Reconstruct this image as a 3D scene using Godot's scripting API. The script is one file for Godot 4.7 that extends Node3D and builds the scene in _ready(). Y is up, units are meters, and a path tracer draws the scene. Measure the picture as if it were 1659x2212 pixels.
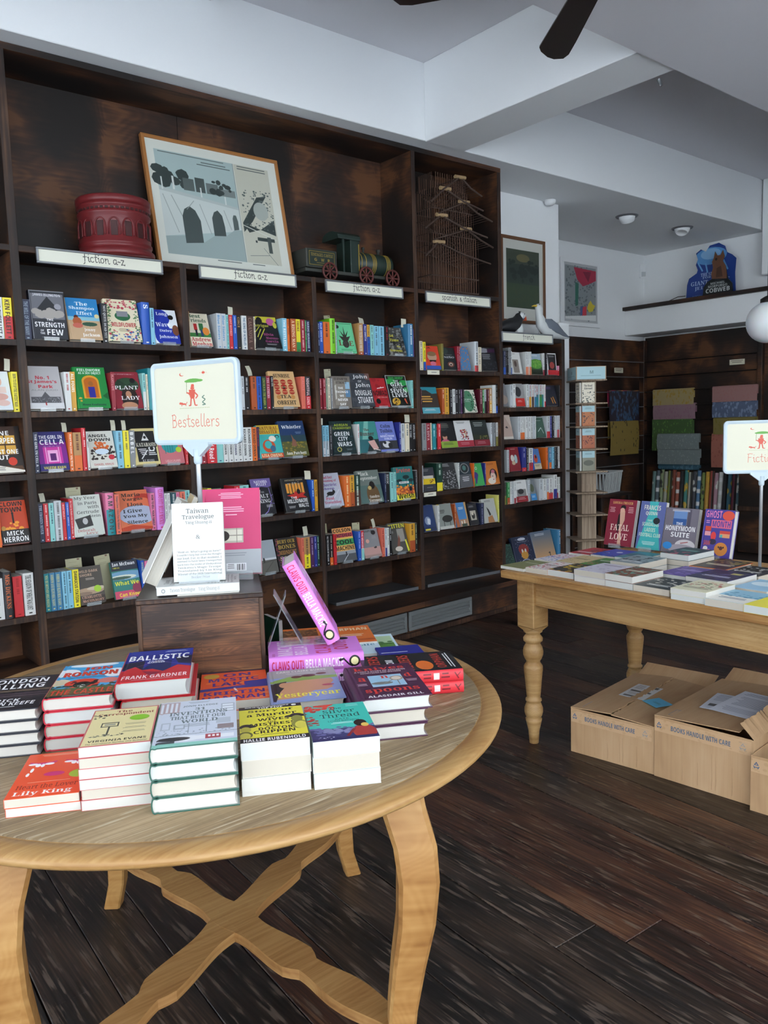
extends Node3D
# A bookshop seen from beside its round bestseller table. y is up, metres; the bookcase fronts lie in the plane z = 0 and the room is at z > 0.

const FLOOR_TOP := 0.0
const CEIL_Y := 3.745
const SOFFIT_Y := 3.257
const TABLE_Y := 0.763
const LONG_TABLE_Y := 0.765
const BENCH_Y := 0.232
const DECK_Y := 2.322

var rng := RandomNumberGenerator.new()
var labels_taken := {}
var mat := {}
var mesh_cache := {}

func _ready():
	view_and_light()
	make_materials()
	make_covers()
	room()
	bookcase()
	low_bookcase()
	shelf_books()
	shelf_signs()
	top_deck_things()
	alcove()
	round_table()
	round_table_books()
	crate_display()
	long_table()
	long_table_books()
	cardboard_boxes()
	ceiling_things()
	finish_atlases()

# ------------------------------------------------------------------ camera, sky, exposure
func view_and_light():
	var cam := Camera3D.new()
	cam.name = "camera"
	cam.position = Vector3(0, 1.41, 4.24)
	cam.rotation_degrees = Vector3(-6.174, -39.351, -1.739)
	cam.fov = 64.24
	cam.near = 0.05
	cam.far = 200.0
	add_child(cam)
	cam.current = true
	# an overcast sky: daylight enters only through the shop windows
	var sky_mat := ProceduralSkyMaterial.new()
	sky_mat.sky_top_color = Color(0.78, 0.84, 0.92)
	sky_mat.sky_horizon_color = Color(0.90, 0.93, 0.96)
	sky_mat.sky_curve = 0.2
	sky_mat.ground_bottom_color = Color(0.42, 0.42, 0.42)
	sky_mat.ground_horizon_color = Color(0.60, 0.61, 0.62)
	sky_mat.sky_energy_multiplier = 1.0
	sky_mat.ground_energy_multiplier = 1.0
	var sky := Sky.new()
	sky.sky_material = sky_mat
	var env := Environment.new()
	env.background_mode = Environment.BG_SKY
	env.sky = sky
	env.background_energy_multiplier = SKY_ENERGY
	env.tonemap_mode = Environment.TONE_MAPPER_LINEAR
	env.tonemap_exposure = EXPOSURE
	env.sdfgi_enabled = true
	env.ssao_enabled = true
	env.ssil_enabled = true
	var we := WorldEnvironment.new()
	we.name = "daylight"
	we.environment = env
	add_child(we)

const SKY_ENERGY := 1.0
const EXPOSURE := 20.5

# ------------------------------------------------------------------ naming helpers
func words_in(t: String) -> int:
	return t.split(" ", false).size()

func unique_label(options: Array) -> String:
	for o in options:
		if not labels_taken.has(o) and words_in(o) <= 16:
			labels_taken[o] = true
			return o
	var last: String = options[-1]
	push_warning("label repeats: " + last)
	return last

func tag(o: Node, label: String, category: String, group := "") -> Node:
	o.set_meta("label", label)
	o.set_meta("category", category)
	labels_taken[label] = true
	if group != "":
		o.set_meta("group", group)
	return o

func base(called: String, at := Vector3.ZERO, turn := 0.0) -> Node3D:
	var o := Node3D.new()
	o.name = free_name(called)
	add_child(o, true)
	o.position = at
	o.rotation.y = turn
	return o

var name_count := {}
func free_name(called: String) -> String:
	var n: int = name_count.get(called, 0)
	name_count[called] = n + 1
	return called if n == 0 else "%s_%03d" % [called, n]

func piece(called: String, mesh: Mesh, material: Material, parent: Node = null, at := Vector3.ZERO) -> MeshInstance3D:
	var o := MeshInstance3D.new()
	o.mesh = mesh
	if material != null:
		o.material_override = material
	o.position = at
	if parent == null:
		o.name = free_name(called)
		add_child(o, true)
	else:
		var k := "n_" + called
		var n: int = parent.get_meta(k, 0) if parent.has_meta(k) else 0
		parent.set_meta(k, n + 1)
		o.name = called if n == 0 else "%s_%03d" % [called, n]
		parent.add_child(o, true)
	return o

func struct(called: String, mesh: Mesh, material: Material, at := Vector3.ZERO) -> MeshInstance3D:
	var o := piece(called, mesh, material, null, at)
	o.set_meta("kind", "structure")
	return o

# ------------------------------------------------------------------ mesh builder
class Shape:
	var st := SurfaceTool.new()
	var tint := Color.WHITE
	func _init():
		st.begin(Mesh.PRIMITIVE_TRIANGLES)
		st.set_smooth_group(-1)
	func vert(p: Vector3, uv := Vector2.ZERO):
		st.set_color(tint)
		st.set_uv(uv)
		st.add_vertex(p)
	# a, b, c, d run counter-clockwise seen from outside
	func quad(a: Vector3, b: Vector3, c: Vector3, d: Vector3, ua := Vector2.ZERO, ub := Vector2.ZERO, uc := Vector2.ZERO, ud := Vector2.ZERO):
		vert(a, ua); vert(c, uc); vert(b, ub)
		vert(a, ua); vert(d, ud); vert(c, uc)
	func tri(a: Vector3, b: Vector3, c: Vector3, ua := Vector2.ZERO, ub := Vector2.ZERO, uc := Vector2.ZERO):
		vert(a, ua); vert(c, uc); vert(b, ub)
	func smooth(on: bool):
		st.set_smooth_group(1 if on else -1)
	func box(c: Vector3, s: Vector3, bevel := 0.0, t := Transform3D.IDENTITY):
		var h := s * 0.5
		var b: float = min(bevel, min(h.x, min(h.y, h.z)) * 0.45)
		if b <= 0.0:
			var p := []
			for i in 8:
				p.append(t * (c + Vector3(h.x if i & 1 else -h.x, h.y if i & 2 else -h.y, h.z if i & 4 else -h.z)))
			quad(p[4], p[5], p[7], p[6]); quad(p[1], p[0], p[2], p[3])
			quad(p[5], p[1], p[3], p[7]); quad(p[0], p[4], p[6], p[2])
			quad(p[6], p[7], p[3], p[2]); quad(p[0], p[1], p[5], p[4])
			return
		for ax in 3:
			for sg in [-1.0, 1.0]:
				var u := (ax + 1) % 3
				var v := (ax + 2) % 3
				var q := []
				for k in [[-1, -1], [1, -1], [1, 1], [-1, 1]]:
					var w := Vector3.ZERO
					w[ax] = sg * h[ax]
					w[u] = k[0] * (h[u] - b)
					w[v] = k[1] * (h[v] - b)
					q.append(t * (c + w))
				if sg > 0: quad(q[0], q[1], q[2], q[3])
				else: quad(q[3], q[2], q[1], q[0])
		for ax in 3: # edges along ax
			var u := (ax + 1) % 3
			var v := (ax + 2) % 3
			for su in [-1.0, 1.0]:
				for sv in [-1.0, 1.0]:
					var q := []
					for k in [[-1, 0], [1, 0], [1, 1], [-1, 1]]:
						var w := Vector3.ZERO
						w[ax] = k[0] * (h[ax] - b)
						w[u] = su * (h[u] - (b if k[1] else 0.0))
						w[v] = sv * (h[v] - (0.0 if k[1] else b))
						q.append(t * (c + w))
					if su * sv > 0: quad(q[0], q[1], q[2], q[3])
					else: quad(q[3], q[2], q[1], q[0])
		for sx in [-1.0, 1.0]:
			for sy in [-1.0, 1.0]:
				for sz in [-1.0, 1.0]:
					var a := t * (c + Vector3(sx * h.x, sy * (h.y - b), sz * (h.z - b)))
					var d := t * (c + Vector3(sx * (h.x - b), sy * h.y, sz * (h.z - b)))
					var e := t * (c + Vector3(sx * (h.x - b), sy * (h.y - b), sz * h.z))
					if sx * sy * sz > 0: tri(a, d, e)
					else: tri(a, e, d)
	# profile: [radius, y] from bottom to top, turned round the y axis; sx, sz stretch it
	func lathe(profile: Array, seg := 24, c := Vector3.ZERO, t := Transform3D.IDENTITY, sx := 1.0, sz := 1.0, soft := true):
		st.set_smooth_group(1 if soft else -1)
		for i in profile.size() - 1:
			var r0: float = profile[i][0]
			var y0: float = profile[i][1]
			var r1: float = profile[i + 1][0]
			var y1: float = profile[i + 1][1]
			for k in seg:
				var a0 := TAU * k / seg
				var a1 := TAU * (k + 1) / seg
				var p0 := t * (c + Vector3(cos(a0) * r0 * sx, y0, -sin(a0) * r0 * sz))
				var p1 := t * (c + Vector3(cos(a1) * r0 * sx, y0, -sin(a1) * r0 * sz))
				var p2 := t * (c + Vector3(cos(a1) * r1 * sx, y1, -sin(a1) * r1 * sz))
				var p3 := t * (c + Vector3(cos(a0) * r1 * sx, y1, -sin(a0) * r1 * sz))
				if r0 < 1e-6: tri(p0, p2, p3)
				elif r1 < 1e-6: tri(p0, p1, p3)
				else: quad(p0, p1, p2, p3)
		st.set_smooth_group(-1)
	# polygon (counter-clockwise in the xy plane) pulled from z0 to z1
	func prism(poly: PackedVector2Array, z0: float, z1: float, t := Transform3D.IDENTITY, uv_rect := Rect2(), tint_side := Color.WHITE, bounds := Rect2()):
		var idx := Geometry2D.triangulate_polygon(poly)
		var n := poly.size()
		var front := tint
		for k in range(0, idx.size(), 3):
			var a := poly[idx[k]]
			var b := poly[idx[k + 1]]
			var c := poly[idx[k + 2]]
			if (b - a).cross(c - a) < 0.0:
				var s := b
				b = c
				c = s
			tint = front
			tri(t * Vector3(a.x, a.y, z1), t * Vector3(b.x, b.y, z1), t * Vector3(c.x, c.y, z1), uv_at(a, uv_rect, bounds), uv_at(b, uv_rect, bounds), uv_at(c, uv_rect, bounds))
			tint = tint_side
			tri(t * Vector3(a.x, a.y, z0), t * Vector3(c.x, c.y, z0), t * Vector3(b.x, b.y, z0), WHITE_UV, WHITE_UV, WHITE_UV)
		for k in n:
			var a := poly[k]
			var b := poly[(k + 1) % n]
			quad(t * Vector3(a.x, a.y, z0), t * Vector3(b.x, b.y, z0), t * Vector3(b.x, b.y, z1), t * Vector3(a.x, a.y, z1), WHITE_UV, WHITE_UV, WHITE_UV, WHITE_UV)
		tint = front
	func uv_at(p: Vector2, r: Rect2, b: Rect2) -> Vector2:
		if r.size.x <= 0.0: return WHITE_UV
		return Vector2(r.position.x + r.size.x * (p.x - b.position.x) / b.size.x, r.position.y + r.size.y * (1.0 - (p.y - b.position.y) / b.size.y))
	const WHITE_UV := Vector2(0.0009, 0.0009)
	# a tube through points with a radius (or [rx, ry]) each
	func tube(pts: Array, radii: Array, seg := 8, caps := true, up := Vector3.UP):
		st.set_smooth_group(1)
		var rings := []
		for i in pts.size():
			var d: Vector3 = (pts[min(i + 1, pts.size() - 1)] - pts[max(i - 1, 0)]).normalized()
			var s := d.cross(up)
			if s.length() < 0.01: s = d.cross(Vector3.RIGHT)
			s = s.normalized()
			var v := s.cross(d).normalized()
			var rr = radii[i] if radii.size() > 1 else radii[0]
			var rx: float = rr[0] if rr is Array else rr
			var ry: float = rr[1] if rr is Array else rr
			var ring := []
			for k in seg:
				var a := TAU * k / seg
				ring.append(pts[i] + s * cos(a) * rx + v * sin(a) * ry)
			rings.append(ring)
		for i in rings.size() - 1:
			for k in seg:
				var k1 := (k + 1) % seg
				quad(rings[i][k], rings[i + 1][k], rings[i + 1][k1], rings[i][k1])
		st.set_smooth_group(-1)
		if caps:
			for k in range(1, seg - 1):
				tri(rings[0][0], rings[0][k], rings[0][k + 1])
				var z: Array = rings[-1]
				tri(z[0], z[k + 1], z[k])
	func done() -> ArrayMesh:
		st.generate_normals()
		return st.commit()

func box_mesh(s: Vector3, bevel := 0.0) -> Mesh:
	var key := "box%.4f,%.4f,%.4f,%.4f" % [s.x, s.y, s.z, bevel]
	if not mesh_cache.has(key):
		var sh := Shape.new()
		sh.box(Vector3.ZERO, s, bevel)
		mesh_cache[key] = sh.done()
	return mesh_cache[key]

func block(called: String, lo: Vector3, hi: Vector3, material: Material, parent: Node = null, bevel := 0.0) -> MeshInstance3D:
	return piece(called, box_mesh((hi - lo).abs(), bevel), material, parent, (lo + hi) * 0.5)

func struct_block(called: String, lo: Vector3, hi: Vector3, material: Material, bevel := 0.0) -> MeshInstance3D:
	var o := block(called, lo, hi, material, null, bevel)
	o.set_meta("kind", "structure")
	return o

# ------------------------------------------------------------------ materials
func noise_bytes(w: int, h: int, sw: int, shh: int, freq: float, seed_: int, octaves := 4) -> PackedByteArray:
	# a seamless noise picture of sw x shh, stretched to w x h
	var n := FastNoiseLite.new()
	n.seed = seed_
	n.frequency = freq
	n.fractal_octaves = octaves
	var im := n.get_seamless_image(sw, shh)
	im.convert(Image.FORMAT_L8)
	im.resize(w, h, Image.INTERPOLATE_CUBIC)
	return im.get_data()

# wood: grain runs down the picture (v). stops: colours from dark to light
func wood_texture(w: int, h: int, seed_: int, stops: Array, rings: float, blotch: float, fine: float, fleck := 0.0, fleck_col := Color.WHITE, wear := 0.0, wear_col := Color.WHITE, ring_amp := 0.06, wear_freq := 0.018, wear_stretch := 12) -> ImageTexture:
	var g := Gradient.new()
	g.offsets = PackedFloat32Array()
	g.colors = PackedColorArray()
	var offs := PackedFloat32Array()
	var cols := PackedColorArray()
	for i in stops.size():
		offs.append(float(i) / (stops.size() - 1))
		cols.append(Color(stops[i]))
	g.offsets = offs
	g.colors = cols
	var lut := PackedByteArray()
	for i in 256:
		var c := g.sample(i / 255.0)
		lut.append(int(c.r * 255)); lut.append(int(c.g * 255)); lut.append(int(c.b * 255))
	var warp := noise_bytes(w, h, w / 4, h / 16, 0.02, seed_ + 1, 3)
	var big := noise_bytes(w, h, w / 4, h / 8, 0.012, seed_ + 2, 4)
	var fib := noise_bytes(w, h, w, h / 32, 0.09, seed_ + 3, 3)
	var worn := noise_bytes(w, h, w / 2, h / wear_stretch, wear_freq, seed_ + 4, 5)
	var spk := noise_bytes(w, h, w, h / 3, 0.12, seed_ + 5, 2)
	var out := PackedByteArray()
	out.resize(w * h * 3)
	var sin_lut := PackedFloat32Array()
	for i in 1024:
		sin_lut.append(sin(TAU * i / 1024.0))
	var fr := int(fleck_col.r * 255)
	var fg := int(fleck_col.g * 255)
	var fb := int(fleck_col.b * 255)
	var wr := wear_col.r * 255.0
	var wg := wear_col.g * 255.0
	var wb := wear_col.b * 255.0
	var k_ring := rings * 1024.0 / 255.0
	var k_fine := fine / 128.0
	var k_big := blotch / 128.0
	var fleck_at := 255.0 - fleck * 255.0
	for i in w * h:
		var v: float = 0.5 + ring_amp * sin_lut[int(warp[i] * k_ring) & 1023] + (big[i] - 128.0) * k_big + (fib[i] - 128.0) * k_fine
		var q := clampi(int(v * 255.0), 0, 255) * 3
		var o := i * 3
		var r: float = lut[q]
		var gg: float = lut[q + 1]
		var b: float = lut[q + 2]
		if wear > 0.0:
			var m: float = clampf((worn[i] - 255.0 * (1.0 - wear) + (fib[i] - 128.0) * 0.45) * 0.025, 0.0, 1.0)
			r += (wr - r) * m
			gg += (wg - gg) * m
			b += (wb - b) * m
		if fleck > 0.0 and spk[i] > fleck_at:
			r = fr; gg = fg; b = fb
		out[o] = int(r); out[o + 1] = int(gg); out[o + 2] = int(b)
	return ImageTexture.create_from_image(Image.create_from_data(w, h, false, Image.FORMAT_RGB8, out))

func bump_from(seed_: int, sw: int, shh: int, freq: float, strength: float) -> ImageTexture:
	var n := FastNoiseLite.new()
	n.seed = seed_
	n.frequency = freq
	n.fractal_octaves = 4
	var im := n.get_seamless_image(sw, shh)
	im.convert(Image.FORMAT_RGBA8)
	im.resize(512, 512, Image.INTERPOLATE_CUBIC)
	im.bump_map_to_normal_map(strength)
	return ImageTexture.create_from_image(im)

func plain(col: Color, rough := 0.6, metal := 0.0) -> StandardMaterial3D:
	var m := StandardMaterial3D.new()
	m.albedo_color = col
	m.roughness = rough
	m.metallic = metal
	return m

func tri_mat(tex: Texture2D, scale: Vector3, rough: float, world := true, offset := Vector3.ZERO, normal: Texture2D = null, nscale := 0.4) -> StandardMaterial3D:
	var m := StandardMaterial3D.new()
	m.albedo_texture = tex
	m.roughness = rough
	m.uv1_triplanar = true
	m.uv1_world_triplanar = world
	m.uv1_triplanar_sharpness = 8.0
	m.uv1_scale = scale
	m.uv1_offset = offset
	if normal != null:
		m.normal_enabled = true
		m.normal_texture = normal
		m.normal_scale = nscale
	return m

func turned(tex: ImageTexture) -> ImageTexture:
	var im := tex.get_image()
	im.rotate_90(CLOCKWISE)
	return ImageTexture.create_from_image(im)

func make_materials():
	rng.seed = 11
	# stained plywood: grain upright (backs, uprights) and grain along the shelves
	var ply := wood_texture(1024, 1024, 100, DARK_STOPS, 9.0, 0.95, 0.16, 0.045, Color("8a6a4c"))
	var fib := bump_from(7, 512, 32, 0.08, 3.0)
	mat.dark = tri_mat(ply, Vector3(0.8, 0.42, 0.8), 0.6)
	mat.dark_along = tri_mat(turned(ply), Vector3(0.5, 0.9, 0.9), 0.58, true, Vector3(0.3, 0.1, 0.2))
	mat.dark_side = tri_mat(ply, Vector3(1.1, 0.55, 1.1), 0.6, true, Vector3(0.37, 0.11, 0.53))
	var edge := wood_texture(256, 512, 140, ["1b100c", "281812", "382418", "553a28"], 6.0, 0.6, 0.4)
	mat.dark_edge = tri_mat(edge, Vector3(2.0, 0.8, 2.0), 0.55)
	# floor boards, several so that neighbours differ
	var fa := wood_texture(1024, 1024, 210, FLOOR_STOPS, 12.0, 0.55, 0.5, 0.05, Color("8d857b"), 0.37, Color("574a40"), 0.03, 0.05, 6)
	var fb := wood_texture(1024, 1024, 260, FLOOR_STOPS_RED, 14.0, 0.5, 0.45, 0.04, Color("a09a92"), 0.33, Color("524438"), 0.03, 0.06, 6)
	var fbump := bump_from(17, 256, 24, 0.06, 4.0)
	mat.boards = []
	for i in 8:
		var m := tri_mat(fa if i % 3 != 1 else fb, Vector3(1.1 + 0.13 * (i % 3), 1.0, 0.62 + 0.07 * (i % 4)), 0.40 + 0.03 * (i % 3), true, Vector3(0.137 * i, 0, 0.29 * i), fbump, 0.35)
		var v := 0.86 + 0.06 * ((i * 5) % 6)
		m.albedo_color = Color(v, v, v)
		mat.boards.append(m)
	mat.subfloor = tri_mat(edge, Vector3(2.0, 2.0, 0.8), 0.9)
	# pine
	var pine := wood_texture(512, 1024, 300, ["80592f", "997142", "aa8453", "b79463", "bf9f70"], 20.0, 0.26, 0.26, 0.0, Color.WHITE, 0.0, Color.WHITE, 0.045)
	var pine_h := turned(pine)
	mat.pine = tri_mat(pine, Vector3(2.2, 0.9, 2.2), 0.5, false)
	mat.pine_long = tri_mat(pine, Vector3(1.9, 1.9, 0.8), 0.5, false, Vector3(0.2, 0.3, 0.1))
	mat.pine_long.albedo_color = Color(1.0, 0.97, 0.92)
	mat.pine_apron = tri_mat(pine_h, Vector3(0.9, 2.2, 0.9), 0.5, false, Vector3(0.4, 0.2, 0.3))
	mat.pine_cross = tri_mat(pine_h, Vector3(0.8, 2.0, 2.0), 0.52, false)
	var worn := wood_texture(1024, 1024, 340, ["54432f", "6f5b42", "857153", "978264", "a89473"], 13.0, 0.26, 0.26, 0.035, Color("4a3725"), 0.34, Color("a3957c"), 0.015, 0.09)
	mat.round_top = tri_mat(turned(worn), Vector3(0.7, 1.0, 1.5), 0.42, false, Vector3.ZERO, bump_from(31, 512, 40, 0.07, 3.0), 0.25)
	mat.round_rim = tri_mat(pine_h, Vector3(0.7, 2.6, 1.6), 0.46, false, Vector3(0.3, 0, 0.2))
	mat.round_rim.albedo_color = Color(0.95, 0.93, 0.88)
	mat.round_leg = tri_mat(pine, Vector3(2.0, 0.75, 2.0), 0.48, false, Vector3(0.1, 0, 0.4))
	mat.round_leg.albedo_color = Color(0.97, 0.92, 0.84)
	mat.stretcher = tri_mat(pine_h, Vector3(0.7, 1.6, 1.6), 0.6, false)
	mat.stretcher.albedo_color = Color(0.92, 0.88, 0.82)
	# crate: scuffed dark ply, grain across
	var cr := wood_texture(1024, 1024, 380, ["2c1d17", "4a3124", "64432f", "7d5439", "9c6f49"], 22.0, 0.95, 0.25, 0.05, Color("a98a62"), 0.0, Color.WHITE, 0.10)
	mat.crate = tri_mat(turned(cr), Vector3(1.3, 2.0, 1.3), 0.42, false)
	mat.crate_edge = tri_mat(edge, Vector3(2.5, 2.5, 2.5), 0.5, false)
	mat.crate_edge.albedo_color = Color(1, 1, 1)
	mat.crate_top = plain(Color("4b4744"), 0.32)
	mat.spinner = tri_mat(wood_texture(256, 512, 420, ["7e6a58", "96826d", "a8947e", "b8a58f"], 8.0, 0.4, 0.5), Vector3(2.5, 1.0, 2.5), 0.6, false)
	# paint
	var pn := FastNoiseLite.new()
	pn.seed = 5
	pn.frequency = 0.02
	var plaster := NoiseTexture2D.new()
	plaster.noise = pn
	plaster.width = 256
	plaster.height = 256
	plaster.seamless = true
	plaster.as_normal_map = true
	plaster.bump_strength = 1.5
	mat.white = tri_mat(null, Vector3(1.4, 1.4, 1.4), 0.85, true, Vector3.ZERO, plaster, 0.12)
	mat.white.albedo_color = Color("eef0f1")
	mat.ceiling = tri_mat(null, Vector3(1.4, 1.4, 1.4), 0.9, true, Vector3.ZERO, plaster, 0.12)
	mat.ceiling.albedo_color = Color("dddce0")
	mat.metal = plain(Color("8b8e92"), 0.45, 0.7)
	mat.vent = plain(Color("85898a"), 0.5, 0.3)
	mat.chrome = plain(Color("b4b8bc"), 0.3, 0.6)
	mat.dark_metal = plain(Color("24211f"), 0.45, 0.5)
	mat.fan = plain(Color("1c1210"), 0.4)
	mat.board = plain(Color("3f4245"), 0.4)
	mat.sign_plastic = plain(Color("b9c8d0"), 0.35)
	mat.acrylic = StandardMaterial3D.new()
	mat.acrylic.albedo_color = Color(0.86, 0.9, 0.92, 0.2)
	mat.acrylic.transparency = BaseMaterial3D.TRANSPARENCY_ALPHA
	mat.acrylic.roughness = 0.08
	mat.opal = plain(Color("dfe2e4"), 0.3)
	mat.opal.subsurf_scatter_enabled = true
	mat.opal.subsurf_scatter_strength = 0.3
	mat.pages = [plain(Color("c6c1b6"), 0.8), plain(Color("cbc9c2"), 0.8), plain(Color("c1baac"), 0.8), plain(Color("c6c9c6"), 0.8)]
	# cardboard
	var cb := wood_texture(512, 512, 470, ["b18c66", "bd9870", "c4a079", "caa882"], 3.0, 0.35, 0.16)
	mat.card = tri_mat(cb, Vector3(2.0, 2.0, 2.0), 0.8, false)
	mat.card_in = plain(Color("8f7048"), 0.85)
	mat.outside = plain(Color("cfcdc8"), 0.9)
	mat.added_terrace = plain(Color("b9b4ab"), 0.9)

const DARK_STOPS := ["140b08", "1f120c", "2d1a10", "412617", "5e3a20"]
const FLOOR_STOPS := ["0e0b0a", "1a1512", "281e18", "372a21", "4a3a2d"]
const FLOOR_STOPS_RED := ["120c0a", "20130f", "311c15", "432a1c", "553a28"]

# ------------------------------------------------------------------ printed matter: atlases, a small painter, lettering
const ATLAS := 2048
class Sheet:
	var img: Image
	var m: StandardMaterial3D
	var x := 8
	var y := 2
	var row := 0
var sheets: Array = []
var matte_sheets := {}

func new_sheet() -> Sheet:
	var s := Sheet.new()
	s.img = Image.create_empty(ATLAS, ATLAS, false, Image.FORMAT_RGBA8)
	s.img.fill(Color.WHITE)
	s.m = StandardMaterial3D.new()
	s.m.roughness = 0.42
	s.m.vertex_color_use_as_albedo = true
	sheets.append(s)
	return s

# a free rectangle on the open sheet: {sheet, rect}
func cell(w: int, h: int) -> Dictionary:
	if sheets.is_empty():
		new_sheet()
	var s: Sheet = sheets[-1]
	if s.x + w + 2 > ATLAS:
		s.x = 2
		s.y += s.row + 2
		s.row = 0
	if s.y + h + 2 > ATLAS:
		s = new_sheet()
	var r := Rect2i(s.x, s.y, w, h)
	s.x += w + 2
	s.row = max(s.row, h)
	return {"sheet": s, "rect": r}

func uv_rect(c: Dictionary) -> Rect2:
	var r: Rect2i = c.rect
	return Rect2((r.position.x + 0.5) / ATLAS, (r.position.y + 0.5) / ATLAS, (r.size.x - 1.0) / ATLAS, (r.size.y - 1.0) / ATLAS)

func finish_atlases():
	for s in sheets:
		s.m.albedo_texture = ImageTexture.create_from_image(s.img)

var glyph_cache := {}
var fonts := {}
func font_rid(code: String) -> RID:
	if not fonts.has(code):
		var f := SystemFont.new()
		f.font_names = PackedStringArray([{"s": "Droid Sans", "S": "Droid Sans", "f": "Droid Serif", "F": "Droid Serif"}[code]])
		f.font_weight = 700 if code == "S" or code == "F" else 400
		f.antialiasing = TextServer.FONT_ANTIALIASING_GRAY
		f.allow_system_fallback = false
		fonts[code] = f
	return fonts[code].get_rids()[0]

var line_cache := {}
# white letters on nothing, cropped to the ink
func text_line(text: String, code: String, px: int) -> Image:
	var key := "%s|%s|%d" % [text, code, px]
	if line_cache.has(key):
		return line_cache[key]
	var ts := TextServerManager.get_primary_interface()
	var rid := font_rid(code)
	var sh := ts.create_shaped_text()
	var rids: Array[RID] = [rid]
	ts.shaped_text_add_string(sh, text, rids, px)
	ts.shaped_text_shape(sh)
	var width := int(ts.shaped_text_get_size(sh).x) + px
	var im := Image.create_empty(max(4, width), px * 2, false, Image.FORMAT_RGBA8)
	im.fill(Color(1, 1, 1, 0))
	var pen := px * 0.3
	var size := Vector2i(px, 0)
	for g in ts.shaped_text_get_glyphs(sh):
		var gk := "%s%d,%d" % [code, px, g["index"]]
		if not glyph_cache.has(gk):
			var pic: Image = null
			var off := Vector2.ZERO
			if g["font_rid"].is_valid():
				ts.font_render_glyph(rid, size, g["index"])
				var ti := ts.font_get_glyph_texture_idx(rid, size, g["index"])
				if ti >= 0:
					var uv := ts.font_get_glyph_uv_rect(rid, size, g["index"])
					pic = ts.font_get_texture_image(rid, size, ti).get_region(Rect2i(uv))
					pic.convert(Image.FORMAT_RGBA8)
					off = ts.font_get_glyph_offset(rid, size, g["index"])
			glyph_cache[gk] = [pic, off]
		var e: Array = glyph_cache[gk]
		if e[0] != null:
			im.blend_rect(e[0], Rect2i(Vector2i.ZERO, e[0].get_size()), Vector2i(int(pen + e[1].x), int(px * 1.3 + e[1].y)))
		pen += g["advance"]
	ts.free_rid(sh)
	var used := im.get_used_rect()
	if used.size.x < 1 or used.size.y < 1:
		used = Rect2i(0, 0, 2, 2)
	var res := im.get_region(used)
	line_cache[key] = res
	return res

func tinted(src: Image, w: int, h: int, col: Color) -> Image:
	var im: Image = src.duplicate()
	im.resize(max(1, w), max(1, h), Image.INTERPOLATE_TRILINEAR if w < src.get_width() / 2 else Image.INTERPOLATE_BILINEAR)
	var d := im.get_data()
	var r := int(col.r * 255)
	var g := int(col.g * 255)
	var b := int(col.b * 255)
	for i in range(0, d.size(), 4):
		d[i] = r
		d[i + 1] = g
		d[i + 2] = b
	return Image.create_from_data(im.get_width(), im.get_height(), false, Image.FORMAT_RGBA8, d)

func letter(img: Image, text: String, code: String, x: float, y: float, w: float, h: float, col: Color, turn := 0):
	if w < 2.0 or h < 2.0 or text == "":
		return
	var px := 16 if h < 12 else (28 if h < 30 else 56)
	var im := tinted(text_line(text, code, px), int(round(w)), int(round(h)), col)
	if turn == 1:
		im.rotate_90(CLOCKWISE)
	img.blend_rect(im, Rect2i(Vector2i.ZERO, im.get_size()), Vector2i(int(round(x)), int(round(y))))

func spans(img: Image, clip: Rect2i, poly: PackedVector2Array, col: Color):
	var y0 := 1e9
	var y1 := -1e9
	for p in poly:
		y0 = min(y0, p.y)
		y1 = max(y1, p.y)
	for y in range(max(clip.position.y, int(floor(y0))), min(clip.end.y, int(ceil(y1)) + 1)):
		var xs := []
		var yy := y + 0.5
		for i in poly.size():
			var a := poly[i]
			var b := poly[(i + 1) % poly.size()]
			if (a.y <= yy) != (b.y <= yy):
				xs.append(a.x + (yy - a.y) / (b.y - a.y) * (b.x - a.x))
		xs.sort()
		for k in range(0, xs.size() - 1, 2):
			var xa := clampi(int(round(xs[k])), clip.position.x, clip.end.x)
			var xb := clampi(int(round(xs[k + 1])), clip.position.x, clip.end.x)
			if xb > xa:
				img.fill_rect(Rect2i(xa, y, xb - xa, 1), col)

func oval(cx: float, cy: float, rx: float, ry: float, n := 20) -> PackedVector2Array:
	var p := PackedVector2Array()
	for k in n:
		p.append(Vector2(cx + cos(TAU * k / n) * rx, cy + sin(TAU * k / n) * ry))
	return p

func thick(x0: float, y0: float, x1: float, y1: float, w: float) -> PackedVector2Array:
	var d := (Vector2(x1, y1) - Vector2(x0, y0)).normalized()
	var n := Vector2(-d.y, d.x) * w * 0.5
	return PackedVector2Array([Vector2(x0, y0) + n, Vector2(x1, y1) + n, Vector2(x1, y1) - n, Vector2(x0, y0) - n])

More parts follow.
